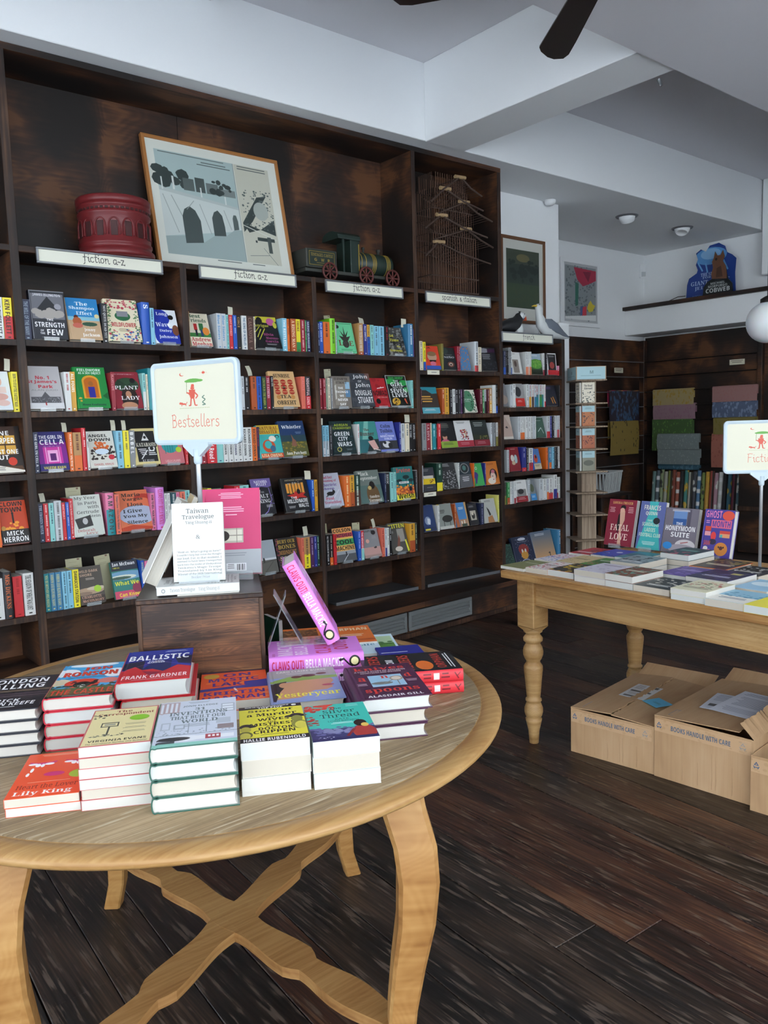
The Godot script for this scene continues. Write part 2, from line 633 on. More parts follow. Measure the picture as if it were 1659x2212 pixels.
# ops, separated by ";", in hundredths of the cell:
#  r x y w h col | e cx cy rx ry col | p col x y x y ... | l x0 y0 x1 y1 w col | d n col x y w h r (dots) | v y0 y1 col col (two-tone sky) |
#  s S f F x y w h col TEXT (plain, bold, serif, bold serif) | k n col x y w h (lines of small print)
func paint(img: Image, r: Rect2i, ops: String, seed_ := 1):
	var rr := RandomNumberGenerator.new()
	rr.seed = seed_
	var sx := r.size.x / 100.0
	var sy := r.size.y / 100.0
	var ox: float = r.position.x
	var oy: float = r.position.y
	for op in ops.split(";", false):
		var t := op.strip_edges().split(" ", false)
		if t.is_empty():
			continue
		match t[0]:
			"r":
				var q := Rect2i(int(round(ox + float(t[1]) * sx)), int(round(oy + float(t[2]) * sy)), max(1, int(round(float(t[3]) * sx))), max(1, int(round(float(t[4]) * sy)))).intersection(r)
				if q.has_area():
					img.fill_rect(q, Color(t[5]))
			"e":
				spans(img, r, oval(ox + float(t[1]) * sx, oy + float(t[2]) * sy, float(t[3]) * sx, float(t[4]) * sy), Color(t[5]))
			"p":
				var pts := PackedVector2Array()
				for k in range(2, t.size() - 1, 2):
					pts.append(Vector2(ox + float(t[k]) * sx, oy + float(t[k + 1]) * sy))
				spans(img, r, pts, Color(t[1]))
			"l":
				spans(img, r, thick(ox + float(t[1]) * sx, oy + float(t[2]) * sy, ox + float(t[3]) * sx, oy + float(t[4]) * sy, float(t[5]) * sx), Color(t[6]))
			"d":
				for k in int(t[1]):
					var rad := float(t[7]) * rr.randf_range(0.5, 1.2)
					spans(img, r, oval(ox + (float(t[3]) + rr.randf() * float(t[5])) * sx, oy + (float(t[4]) + rr.randf() * float(t[6])) * sy, rad * sx, rad * sx * rr.randf_range(0.5, 1.0), 8), Color(t[2]))
			"v":
				var ya := float(t[1])
				var yb := float(t[2])
				for k in 24:
					var q := Rect2i(r.position.x, int(oy + (ya + (yb - ya) * k / 24.0) * sy), r.size.x, int(ceil((yb - ya) / 24.0 * sy)) + 1).intersection(r)
					img.fill_rect(q, Color(t[3]).lerp(Color(t[4]), k / 23.0))
			"k":
				var n := int(t[1])
				for k in n:
					var lw := float(t[5]) * rr.randf_range(0.7, 1.0)
					var q := Rect2i(int(ox + (float(t[3]) + (float(t[5]) - lw) * 0.5) * sx), int(oy + (float(t[4]) + float(t[6]) * k / n) * sy), int(lw * sx), max(1, int(float(t[6]) / n * 0.45 * sy))).intersection(r)
					if q.has_area():
						img.fill_rect(q, Color(t[2]))
			_:
				var words := op.strip_edges().split(" ", false, 6)
				letter(img, words[6], words[0], ox + float(words[1]) * sx, oy + float(words[2]) * sy, float(words[3]) * sx, float(words[4]) * sy, Color(words[5]))

# handwriting: every letter a few strokes on a 10-high body (y down, baseline 0, x-height -5)
const HAND := {
	"f": [4.6, "4 -8 3.4 -9 2.4 -8.6 2 -7 2 -2 1.8 1.5 0.6 2.4", "0.4 -4.6 4 -4.8"], "i": [2.6, "0.4 -4 1.2 -5 1.3 -1 2 0 2.8 -0.6", "1.2 -7 1.4 -7.3"],
	"c": [4.2, "3.6 -4.4 2.4 -5 0.9 -4.2 0.6 -2 1.4 -0.3 2.8 0 4 -0.8"], "t": [3.6, "1.8 -8 1.6 -1.4 2.2 -0.1 3.4 -0.6", "0.2 -5.2 3.4 -5.4"],
	"o": [4.6, "2.4 -5 0.9 -4 0.6 -2 1.6 -0.1 3 -0.2 4 -2 3.6 -4.2 2.4 -5"], "n": [5.4, "0.4 -4.6 1 -4.9 1.2 0", "1.2 -3 2.4 -4.8 3.6 -4.6 3.9 -2.6 4 -0.6 4.8 0.2 5.6 -0.4"],
	"a": [5.0, "3.8 -4.2 2.4 -5 0.9 -4 0.6 -1.8 1.6 -0.1 3 -0.6 3.9 -2.4", "3.9 -5 3.9 -1 4.4 0 5.2 -0.5"], "-": [3.4, "0.4 -2.6 1.2 -3.2 2.2 -2.4 3 -3"],
	"z": [4.4, "0.4 -4.8 3.6 -5 0.6 0 2.4 -0.5 4.4 0.2 4.4 -0.8"], "s": [4.0, "3.4 -4.4 2.2 -5 0.9 -4.2 1.2 -3 3 -2.2 3.4 -0.8 2 0.1 0.4 -0.6"],
	"p": [4.8, "0.6 -4.8 1 -4 0.9 4 0.4 4.4", "0.9 -3.4 2.4 -5 3.9 -4 3.9 -1.4 2.6 0 0.9 -0.8"], "h": [5.2, "1.2 -8.6 1 0", "1 -2.8 2.4 -4.6 3.6 -4.2 3.8 -1 4.4 0 5.2 -0.6"],
	"l": [2.6, "1.6 -8.6 1.2 -4 1.2 -1 2 0 2.8 -0.6"], "&": [4.8, "4.2 -2.4 2.6 0 1 -0.2 0.8 -1.8 3 -3.8 2.6 -5 1.4 -4.6 1.6 -3.2 4.4 0"],
	"r": [4.0, "0.6 -4.8 1 -4 1 0", "1 -3 2.2 -4.8 3.6 -4.6"], "e": [4.4, "0.8 -2.4 3.6 -2.8 3 -4.6 1.8 -5 0.8 -3.6 0.8 -1.4 2 0 4 -0.8"],
	"B": [5.4, "1.2 -8.4 1 0", "0.4 -8 3 -8.6 4.4 -7 3.4 -5 1.4 -4.6 4 -4.4 4.8 -2 3.4 0 0.6 0.2"], "F": [5.2, "1.4 -8.2 1 0.2", "0.4 -8 3 -8.6 5.2 -8.2", "1.2 -4.6 4 -4.8"], " ": [3.2],
}
func handwrite(img: Image, text: String, x: float, y: float, unit: float, pen: float, col: Color):
	for ch in text:
		var g: Array = HAND[ch]
		for k in range(1, g.size()):
			var n: PackedStringArray = g[k].split(" ")
			var cv := Curve2D.new()
			var pts := []
			for j in range(0, n.size() - 1, 2):
				pts.append(Vector2(float(n[j]), float(n[j + 1])))
			for j in pts.size():
				var tan: Vector2 = (pts[min(j + 1, pts.size() - 1)] - pts[max(j - 1, 0)]) / 6.0
				cv.add_point(pts[j], -tan, tan)
			var steps: int = max(3, int(cv.get_baked_length() * unit / (pen * 0.4)))
			for s in steps + 1:
				var p := cv.sample_baked(cv.get_baked_length() * s / steps) * unit + Vector2(x, y)
				spans(img, Rect2i(Vector2i.ZERO, img.get_size()), oval(p.x, p.y, pen * 0.5, pen * 0.5, 7), col)
		x += g[0] * unit * 1.04
func hand_width(text: String) -> float:
	var w := 0.0
	for ch in text:
		w += HAND[ch][0] * 1.04
	return w

# a thin slab w x h x d about the origin whose +z face carries a printed cell; the rest is tinted
func printed_slab(w: float, h: float, d: float, c: Dictionary, side: Color) -> Mesh:
	var sh := Shape.new()
	var r := uv_rect(c)
	var x := w * 0.5
	var y := h * 0.5
	var z := d * 0.5
	var a := r.position
	var b := r.end
	sh.quad(Vector3(-x, -y, z), Vector3(x, -y, z), Vector3(x, y, z), Vector3(-x, y, z), Vector2(a.x, b.y), b, Vector2(b.x, a.y), a)
	sh.tint = side.srgb_to_linear()
	var u := Shape.WHITE_UV
	sh.quad(Vector3(x, -y, -z), Vector3(-x, -y, -z), Vector3(-x, y, -z), Vector3(x, y, -z), u, u, u, u)
	sh.quad(Vector3(x, -y, z), Vector3(x, -y, -z), Vector3(x, y, -z), Vector3(x, y, z), u, u, u, u)
	sh.quad(Vector3(-x, -y, -z), Vector3(-x, -y, z), Vector3(-x, y, z), Vector3(-x, y, -z), u, u, u, u)
	sh.quad(Vector3(-x, y, z), Vector3(x, y, z), Vector3(x, y, -z), Vector3(-x, y, -z), u, u, u, u)
	sh.quad(Vector3(-x, -y, -z), Vector3(x, -y, -z), Vector3(x, -y, z), Vector3(-x, -y, z), u, u, u, u)
	return sh.done()

# a sheet of paper bent along its height: w wide, h high, curling back by bend metres at the top
func curled_sheet(w: float, h: float, bend: float, c: Dictionary, col: Color, steps := 6) -> Mesh:
	var sh := Shape.new()
	var th := 0.0005
	sh.tint = col.srgb_to_linear()
	var r := uv_rect(c) if not c.is_empty() else Rect2(Shape.WHITE_UV, Vector2.ZERO)
	for i in steps:
		var t0 := float(i) / steps
		var t1 := float(i + 1) / steps
		var z0 := -bend * t0 * t0
		var z1 := -bend * t1 * t1
		var v0 := r.position.y + r.size.y * (1.0 - t0)
		var v1 := r.position.y + r.size.y * (1.0 - t1)
		var xl := r.position.x
		var xr := r.end.x
		sh.quad(Vector3(-w / 2, h * t0, z0), Vector3(w / 2, h * t0, z0), Vector3(w / 2, h * t1, z1), Vector3(-w / 2, h * t1, z1), Vector2(xl, v0), Vector2(xr, v0), Vector2(xr, v1), Vector2(xl, v1))
		var u := Shape.WHITE_UV
		sh.quad(Vector3(w / 2, h * t0, z0 - th), Vector3(-w / 2, h * t0, z0 - th), Vector3(-w / 2, h * t1, z1 - th), Vector3(w / 2, h * t1, z1 - th), u, u, u, u)
		sh.quad(Vector3(w / 2, h * t0, z0), Vector3(w / 2, h * t0, z0 - th), Vector3(w / 2, h * t1, z1 - th), Vector3(w / 2, h * t1, z1), u, u, u, u)
		sh.quad(Vector3(-w / 2, h * t0, z0 - th), Vector3(-w / 2, h * t0, z0), Vector3(-w / 2, h * t1, z1), Vector3(-w / 2, h * t1, z1 - th), u, u, u, u)
	return sh.done()

# ------------------------------------------------------------------ the covers: id | p(aperback) or h(ardback) | what it looks like | ground colour | ops
const COVERS := [
	"pinkfigure|p|pale cover with pink figure|dfe6ea|e 45 26 20 14 e3b6a4;e 50 22 10 8 4a3a34;r 20 40 60 16 e7cfc6;e 50 66 36 9 d9a79a;e 60 82 30 8 e3c0b6",
	"harper|h|firelit window and red disc|5a3a22|r 0 0 100 45 3a2417;r 18 20 64 40 d9a441;r 48 20 4 40 402818;r 18 38 64 3 402818;p 1c1614 84 0 100 0 100 100 84 60;r 0 62 100 24 2a211c;p e8e2d5 0 80 100 96 100 100 0 100;S 6 10 60 12 fff JANE;S 6 25 74 12 fff HARPER;S 4 50 84 10 fff LAST ONE;S 6 62 50 10 fff OUT;e 66 76 14 9 d8402c;k 3 666666 6 88 40 8",
	"clown|h|orange glow and lone dark figure|c8431d|r 0 0 100 8 2a1a14;d 16 f0a030 20 55 60 20 8;r 46 36 6 20 1a1110;e 49 35 4 3 1a1110;r 0 70 100 30 1a1614;S 8 10 80 10 1a1110 CLOWN;S 8 22 75 10 1a1110 TOWN;e 12 66 8 5 c8923a;S 20 73 60 10 fff MICK;S 8 85 86 11 fff HERRON",
	"strength|h|stormy grey mountain under clear wrap|2b2e36|r 4 6 92 52 6f7078;p 23262c 12 44 50 12 88 44;d 14 a8a29c 10 42 80 10 14;e 78 32 10 6 9a9aa4;r 0 0 100 2 8a8c92;r 0 0 2 100 8a8c92;S 10 6 80 6 e8e8ee JAMES ISLINGTON;S 42 58 20 4 fff THE;S 8 65 84 10 fff STRENGTH;S 22 80 10 4 fff OF;S 20 86 14 4 fff THE;S 40 79 48 12 fff FEW;s 25 95 50 2 ccc HIERARCHY BOOK",
	"shampoo|h|sandy beach cover|c9a986|r 0 0 100 45 2f86c4;r 0 45 100 9 8cc4d6;F 28 9 40 9 fff The;F 8 20 80 10 fff Shampoo;F 28 32 50 9 fff Effect;e 26 46 7 5 5a2a1c;e 28 56 14 10 b5603c;e 28 66 16 6 c86a5a;e 66 62 24 5 3a5a48;e 92 42 8 5 e8d8a0;F 45 72 36 9 fff Jenny;F 38 84 55 10 fff Jackson",
	"wildflower|h|cream cover bordered with flowers|e9dfc0|d 40 c24a5a 2 2 96 20 4;d 30 3a62a8 2 72 96 26 4;d 50 4f7a4a 0 0 16 100 3;d 50 4f7a4a 84 0 16 100 3;d 20 c24a5a 2 70 96 28 4;e 50 40 24 11 2f6b45;r 33 28 34 13 8a8a92;S 12 55 76 10 b3262e WILDFLOWER;k 3 8a7a5a 30 70 40 8",
	"wave|p|deep blue blobs on white|e8eef4|e 26 24 45 26 2438a8;e 60 82 60 28 2438a8;e 20 56 44 25 2438a8;e 88 60 14 16 7a4a34;F 18 8 46 12 fff Long;F 10 38 58 12 fff Wave;e 76 22 11 7 111111;F 20 58 52 10 fff Daisy;F 15 75 76 12 fff Johnson",
	"james|h|grey palace sketch and red title|b9b6b8|S 28 23 40 8 c02a38 No. 1;S 4 33 84 9 c02a38 St James's;S 33 44 42 8 c02a38 Park;s 12 54 76 5 888888 ALAN JUDD;r 8 72 84 14 5a5a5e;p 5a5a5e 38 72 50 60 62 72;d 40 9a9a9e 10 74 80 10 2;r 0 86 100 14 d8d8da;e 48 88 2 4 a02a2a",
	"fieldwork|h|bright green cover with gilded arch|1f8a3f|S 12 4 76 6 fff FIELDWORK;S 14 12 72 7 fff AS A SEX OBJECT;e 48 34 27 14 e0a030;r 21 34 54 42 e0a030;e 48 36 21 11 c46a1a;r 27 36 42 38 c46a1a;r 38 48 20 26 2a2a90;e 48 40 8 6 a5622a;p 14602c 80 70 100 60 100 80;d 4 d8a83a 4 74 12 8 4;F 12 88 76 6 112233 Meena Kandasamy",
	"plant|p|woman behind a dark leaf|8e2433|e 52 36 44 20 2c4a30;p 1f3a26 52 36 20 20 10 40;p 1f3a26 52 36 84 20 92 44;e 55 74 30 36 2a1d18;e 52 62 11 10 c08a6a;e 50 92 30 10 c08a6a;s 8 5 75 3 eee THE INTERNATIONAL NO. 1;F 4 38 88 10 fff PLANT;F 22 66 70 10 fff LADY;e 74 24 10 7 111111",
	"cella|p|purple neon corridor|2d2a6e|r 0 28 100 54 7a1f8a;r 18 40 64 42 d03aa0;r 32 48 36 30 f4b0e0;r 40 56 20 18 5a1f6a;r 26 40 3 42 f4b0e0;r 70 40 3 42 f4b0e0;S 10 10 80 9 fff THE GIRL IN;S 10 21 84 13 fff CELL A;s 20 37 60 2 dddddd ONE CRIME ONE TRUTH;S 12 89 76 7 f2e85a VASEEM KHAN",
	"angel|p|dark splatter around a burning bowl|d8d6cc|d 70 2b211c 10 42 85 34 5;d 50 d8662a 25 30 50 22 5;e 50 56 26 8 cfe0ee;S 8 9 70 8 222222 ANGEL;S 8 20 80 8 222222 DOWN;e 82 72 11 7 c83040;s 14 88 72 5 aa3333 DANIEL KRAUS",
	"katabasis|h|black and cream maze of stairs|d8c88a|r 8 8 84 84 1a1a1c;p dddddd 50 12 66 34 34 34;e 50 25 6 4 1a1a1c;r 14 56 34 2 eeeeee;r 18 61 30 2 eeeeee;r 22 66 26 2 eeeeee;r 26 71 22 2 eeeeee;r 56 72 34 2 eeeeee;r 56 67 30 2 eeeeee;r 56 62 26 2 eeeeee;e 72 56 14 8 dddddd;e 72 56 8 5 1a1a1c;p dddddd 20 84 50 60 56 60 26 84;r 3 38 94 14 111111;F 8 40 84 10 f5f2e0 KATABASIS;F 25 86 50 6 eeeeee R.F. KUANG",
	"hotel|p|rose pink cover with green disc|c9737a|e 48 45 34 24 2f9a9a;r 26 30 3 40 257a80;r 36 24 3 44 257a80;r 46 22 3 46 257a80;r 56 24 3 44 257a80;e 26 24 16 9 d8a8a0;S 5 3 88 12 f5e8e0 HOTEL;e 82 60 12 8 b7d334;s 20 88 62 6 f5e0d8 LAILA LALAMI",
	"paris|h|pale grey cover with long serif title|cdd3cb|f 10 4 74 9 333333 My Year;f 20 16 66 8 333333 in Paris;f 52 26 40 8 333333 with;f 14 38 76 8 333333 Gertrude;f 54 49 40 7 333333 Stein;p 2d2d2d 4 58 58 50 64 76 12 82;e 38 64 9 8 bbbbbb;f 8 83 60 7 aa4444 Deborah;f 36 91 40 7 aa4444 Levy",
	"silence|h|orange and grey waves|d9714a|e 60 62 60 24 aab4cc;e 84 22 30 12 b5351f;e 80 28 22 8 d9714a;p c0401f 0 92 40 86 100 94 100 100 0 100;F 16 7 60 9 1a1a1a Mario;F 18 19 65 9 1a1a1a Vargas;F 30 31 50 9 1a1a1a Llosa;F 14 47 60 9 1a1a1a I Give;F 12 61 78 9 1a1a1a You My;F 22 75 66 9 1a1a1a Silence",
	"wild|p|dark cloud cover with lime sticker|4c463f|e 40 66 60 9 b0957a;e 70 60 40 5 c8b8a0;e 20 72 30 5 8a7260;r 0 80 100 20 3a2c26;S 8 10 78 7 c9a58c WILD DARK;S 10 20 50 7 c9a58c SHORE;k 2 d8c8b8 30 32 40 6;e 74 62 15 9 a3cc33;F 6 78 80 7 d8a68c CHARLOTTE;F 6 88 88 7 d8a68c McCONAGHY",
	"know|p|striped landscape with yellow title|2f7d74|r 0 0 100 26 1c2333;e 50 40 80 12 6f9fc0;e 40 44 50 6 d8e0d0;e 30 46 40 4 3a5a4a;r 0 80 100 20 d0486a;e 92 76 24 16 8a2a4a;S 6 4 84 9 fff Ian McEwan;S 6 16 26 4 f4ea3a THE NEW NOVEL;S 6 54 88 11 f4ea3a What We;S 16 86 80 10 f4ea3a Can Know",
	"friends|p|two figures walking under red title|d8d0ba|r 0 60 100 12 3a7a3a;r 26 32 16 20 b02a2a;r 30 50 9 18 1a1a2a;r 50 30 20 22 2a6a3a;r 54 50 12 20 26406a;e 80 54 16 12 e08a3a;r 0 72 100 28 e9dfc8;F 4 3 62 11 1f4a30 Best;F 4 16 84 11 1f4a30 Friends;F 4 73 92 12 b5202a Andrew;F 4 87 94 12 b5202a Meehan",
	"intrigue|h|black cover with scrawled yellow title|121316|e 60 6 46 14 c8c03a;e 30 14 12 12 121316;e 74 16 16 12 c05a90;e 90 26 8 10 c8c03a;l 10 66 30 40 3 d8d84a;l 16 74 46 38 3 d8d84a;l 6 50 24 34 3 d8d84a;F 4 24 60 12 d8d84a Intrigue;F 36 52 40 8 c85a9a Silvia;F 42 64 52 7 c85a9a Moreno-;F 38 74 52 8 c85a9a Garcia;k 2 aaaaaa 40 86 44 5",
	"sunrise|h|tan cover with rows of red suns|d9b07c|e 22 30 11 7 b53a2a;e 50 30 11 7 b53a2a;e 78 30 11 7 b53a2a;e 22 44 11 7 b53a2a;e 78 44 11 7 b53a2a;e 50 44 13 8 b53a2a;e 50 45 6 4 1a1410;e 22 58 11 7 b53a2a;e 50 58 11 7 b53a2a;e 78 58 11 7 b53a2a;e 22 72 9 6 c88a4a;e 78 72 9 6 c88a4a;r 8 29 84 1.5 d9b07c;r 8 43 84 1.5 d9b07c;r 8 57 84 1.5 d9b07c;F 16 8 66 10 1a1410 SUNRISE;F 28 66 44 9 1a1410 TEA;F 12 82 76 11 1a1410 OBREHT",
	"natural|h|red bird on turquoise|3fb3b0|r 0 0 100 28 d8b23a;e 42 64 28 20 c8502a;e 40 60 16 12 3fb3b0;e 62 42 16 9 e8e0d0;e 58 72 12 10 3f6a8a;e 84 36 10 5 222222;e 84 37 7 3 3fb3b0;F 6 4 88 10 7a3a1a NATURAL;F 10 16 80 10 7a3a1a DISASTER;r 0 86 100 14 d0501f;S 4 88 90 9 f4e8c0 LISA OWENS",
	"whistler|h|deep blue cover with animal on grass|1d3a66|r 0 40 100 20 22404a;r 0 58 100 42 55582e;d 40 8a7a30 0 58 100 40 5;p 8a5a48 38 70 44 52 42 36 50 50 58 56 58 72;F 10 12 80 10 fff Whistler;k 2 9ab0c8 60 32 26 6;F 10 86 80 9 fff Ann Patchett",
	"saltking|h|black cover with lilac roots|1c1b22|r 0 0 100 22 6a5a9a;p 6a5a9a 0 22 100 22 80 26 50 23 20 27;l 16 27 40 60 2.5 8a7ac0;l 84 27 90 60 3 8a7ac0;l 90 60 60 92 3 8a7ac0;l 88 50 100 46 2 8a7ac0;l 80 70 100 72 2 8a7ac0;l 60 92 40 100 4 8a7ac0;F 18 5 66 7 fff NATASHA;F 26 13 52 7 fff PULLEY;f 42 36 18 4 dddddd THE;F 20 44 58 10 eeeeee SALT;F 26 58 56 10 eeeeee KING;k 3 cccccc 56 74 34 8",
	"waltz|h|black cover with red burst|17171b|r 14 17 9 28 e59a3a;r 26 16 9 31 e59a3a;r 38 17 9 28 e59a3a;r 50 16 9 26 e59a3a;r 62 17 9 28 e59a3a;r 74 16 9 30 e59a3a;d 8 999999 20 12 60 8 4;p c0281f 12 52 40 48 46 40 58 47 88 46 76 54 90 62 60 60 44 66 36 58;e 60 42 7 8 141216;S 14 5 70 5 c9b890 ANTHONY QUINN;S 26 56 24 6 fff THE;S 10 64 80 11 fff MILLIONAIRE;S 50 78 40 11 fff WALTZ;k 3 bbbbbb 10 84 30 7",
	"shore|p|grey shoreline under pale sky|9aa3ab|r 0 58 100 42 5a5852;r 0 54 100 6 c8ccd0;l 0 70 100 62 2 3a3834;l 20 100 80 66 3 44423c;e 30 60 6 8 33322e",
	"leaf|p|green cover with white blot|5a8a62|e 55 30 36 20 e8e8e0;d 8 222222 40 20 30 20 5;k 3 dddddd 20 70 60 10",
	"bury|p|black cover with gilt lettering|191414|d 40 7a3040 0 76 100 24 4;d 20 7a3040 0 0 14 80 4;F 10 6 80 11 c9a84a BURY OUR;F 10 22 78 12 c9a84a BONES;F 12 39 80 12 c08a4a MIDNIGHT;F 12 57 62 13 e8e0c8 SOIL;k 2 c9a84a 30 74 44 6",
	"pineapple|p|mint green cover with dark pineapple|6fcf9a|r 5 4 90 0.8 1c4a38;r 5 95 90 0.8 1c4a38;r 5 4 1 91 1c4a38;r 94 4 1 91 1c4a38;F 12 58 24 18 7a3a2a L;F 66 60 24 16 7a3a2a E;e 50 70 17 13 3a3630;p 3a3630 36 60 20 44 42 48 28 26 46 42 50 12 54 42 72 26 58 48 80 44 64 60;d 24 55504a 38 62 24 18 2;e 18 15 10 6 1a3a2c;k 2 2a5a44 16 88 68 5",
	"stevens|p|grey photograph and yellow title|4a4a48|d 60 8a8a86 0 0 100 100 8;d 30 2c2c2a 0 20 100 70 8;e 40 56 9 9 222222;F 6 26 40 9 e6dc3a Old;F 14 41 56 10 e6dc3a Time;F 50 66 26 7 e6dc3a by;F 6 80 72 9 e6dc3a Stevens",
	"strout|h|brown interior with blue window|7a726a|r 10 10 60 80 8f877c;r 70 18 25 22 9ac0d8;r 70 44 25 22 5a86ac;p c8c4bc 12 30 20 26 20 70 12 74;F 12 5 74 8 2a2420 ELIZABETH;F 20 16 60 8 2a2420 STROUT;S 30 34 28 7 fff THE;S 14 46 70 7 fff THINGS;S 36 58 24 7 fff WE;S 24 70 56 8 fff NEVER;S 34 84 34 8 fff SAY",
	"john|h|slate cover with tall white capitals|3d4148|r 80 0 20 20 7a5a54;d 10 4c5058 0 0 100 100 14;S 22 4 68 14 e8e8e8 John;S 42 21 18 6 dddddd OF;S 26 29 68 15 e8e8e8 John;S 20 50 74 16 f2f2f2 DOUGLAS;S 26 70 70 19 f2f2f2 STUART",
	"nomad|p|plain red cover with dark title|b5242c|d 14 a01e26 0 0 100 100 14;l 36 36 84 32 4 f2e0e0;l 60 30 66 33 3 f2e0e0;S 4 43 92 17 1a1012 NOMAD;s 26 64 66 6 f0d8d0 JAMES SWALLOW;e 28 80 15 9 141414",
	"seven|h|black cover with tiger and green leaves|141a16|e 20 20 26 9 2e9a4a;e 84 24 22 9 2e9a4a;e 90 46 14 8 2e9a4a;r 0 0 100 1.5 dddddd;r 0 98 100 2 dddddd;r 0 0 2 100 dddddd;r 98 0 2 100 dddddd;S 12 4 76 7 4fd06a VIKAS SWARUP;r 20 12 60 0.8 4fd06a;S 34 15 26 6 fff THE;S 18 23 64 12 fff GIRL;S 26 37 50 4 fff WITH THE;S 12 43 80 13 fff SEVEN;S 16 58 74 12 fff LIVES;e 30 84 20 12 d8a83a;d 16 2a1c10 14 74 32 20 3;p d8583a 70 76 78 74 84 92 78 90",
	"green|p|black green cover with white title|142a2c|d 40 1f3c40 0 0 100 100 6;S 20 9 62 7 b5c23a ADRIAN;S 6 18 88 7 b5c23a TCHAIKOVSKY;S 14 33 68 12 fff GREEN;S 28 48 44 12 fff CITY;S 22 63 64 13 fff WARS;e 26 85 10 7 c9c060;e 26 85 7 5 142a2c;k 3 aab0b0 56 84 30 6",
	"runner|p|teal cover with figure in pink|3f8f8a|p 7fc0b4 45 0 66 0 46 60 18 60;r 0 58 100 42 2a3436;p 2f6a70 0 58 60 58 30 100 0 100;F 34 23 26 8 5a2a24 The;F 12 34 72 12 5a2a24 Runner;e 62 54 12 7 111111;p d8a8a0 44 64 78 60 92 88 66 92;l 66 88 98 94 4 e8d8d0",
	"colm|p|periwinkle cover with grey photograph|7481cc|F 24 10 54 11 1f2438 Colm;F 16 25 70 12 1f2438 Toibin;S 40 41 14 3 ddddee THE;S 12 46 78 6 eeeeff NEWS FROM;S 32 54 44 6 eeeeff DUBLIN;r 0 64 100 28 33343a;e 40 76 24 11 d8d8da;e 58 80 12 9 1c1c20;e 30 70 8 5 26262a",
	"sheep|h|lavender cover with black hare|bcc0d0|l 20 100 90 50 3 d8dae4;l 60 100 100 60 2 d8dae4;F 4 8 62 9 a82a4a Dead but;F 4 19 80 9 a82a4a Dreaming of;F 4 30 78 9 5a3a8a Electric;F 4 42 62 9 5a3a8a Sheep;e 42 61 19 6 1c1c20;e 60 56 7 5 1c1c20;p 1c1c20 60 54 52 46 64 52;p 1c1c20 28 64 14 70 30 68;F 14 71 42 8 c83a5a Paul;F 4 83 86 10 a82a4a Tremblay",
	"september|p|olive cover with seated brown figure|6f7a74|r 0 46 100 54 55706c;e 58 76 28 34 6a5030;e 60 46 12 12 1d1713;e 48 54 8 6 c8b070;F 8 4 46 12 e8e8e0 Black;F 6 19 84 13 e8e8e0 September;F 40 76 42 9 f0f0ea Sandro;F 34 87 58 10 f0f0ea Veronesi",
	"irvine|h|teal palms above orange flames|22706f|r 58 30 4 30 0e2a2c;e 60 32 18 6 0e2a2c;r 20 40 4 20 0e2a2c;e 22 42 15 5 0e2a2c;r 84 40 4 20 0e2a2c;e 86 42 14 5 0e2a2c;r 0 62 100 22 b0502a;d 50 f0902a 0 56 100 28 5;r 20 45 52 6 eeeeee;S 24 46.5 44 3 222222 MEN IN LOVE;r 0 84 100 16 e8dc3a;S 10 4 78 13 d8483a Irvine;S 8 80 86 16 111111 Welsh;e 80 68 9 7 141a1c",
	"cool|h|orange and green bands over grey photograph|2b2c30|r 0 0 100 17 e8a05a;S 4 3 90 11 111111 COLSON;r 0 17 100 12 d0485a;S 4 18 92 10 111111 WHITEHEAD;r 0 29 100 6 e8c05a;r 0 35 100 17 3f9a5a;S 4 37 92 13 111111 COOL;r 0 52 100 17 e8b060;S 4 54 94 13 111111 MACHINE;r 0 69 100 31 55585c;r 0 69 100 10 9aa0a6;r 48 72 6 18 222226;l 30 100 60 80 3 c8ccd0",
	"draper|p|grey cover with pink evening sky|8b8b8f|r 0 64 100 36 c59a94;r 0 90 100 10 a88a84;e 32 42 10 7 e0a89a;F 6 4 64 7 333333 DRAPER;e 74 14 13 8 1a1a1c;p 3a3030 60 66 76 62 80 68 66 70;k 3 a0a0a4 58 28 30 9",
	"kitten|p|charcoal cover with yellow title|4a4844|r 46 22 40 42 9a9690;p 7a4a3a 30 82 44 56 54 40 58 56 46 84;e 40 86 22 8 d8ccc0;S 4 5 92 13 e8e23a KITTEN;p e8e23a 84 60 92 58 100 96 90 98;k 3 aaaaaa 8 28 20 8",
	"woman|p|red cover with portrait in sunglasses|d8442c|S 10 6 40 5 222222 LA;e 50 46 32 20 c09a80;e 50 34 30 10 8a6a4a;r 28 60 44 7 1a1416;e 50 76 20 10 d8708a;r 0 84 100 16 3a5ab0",
	"nino|p|black green cover with small title|1f2426|e 20 16 30 14 33403a;F 10 38 80 10 e8e8e8 NIÑO;k 1 cccccc 14 33 70 3;e 55 76 26 12 7a4a3a;e 55 76 14 7 d8c8b8;e 55 77 8 4 3a1a1a",
	"pattern|p|blue cover with orange pattern|4f7fae|d 50 d0783a 0 0 100 100 5",
	"blackprint|p|black cover with grey print|1a1b20|e 20 14 40 10 8a8a92;r 46 6 50 14 3a1a3a;k 4 9a9aa0 8 30 54 24;d 20 33343c 0 60 100 40 6",
	"terracotta|p|brown cover with teal band|3a302a|r 0 0 100 12 2f8fa0;p 2f8fa0 40 12 100 12 100 24 70 26;r 10 34 50 5 d8a04a;r 6 43 62 5 d8a04a;r 10 52 54 5 d8a04a;r 0 78 100 22 5aa8b8;k 2 dddddd 10 84 70 8",
	"verde|p|leafy green and white cover|d8d8c8|e 40 50 44 46 4f8a66;d 50 1f4a34 40 5 60 95 5;F 6 40 62 7 e0e8e0 VERDE;k 2 dddddd 10 50 50 6",
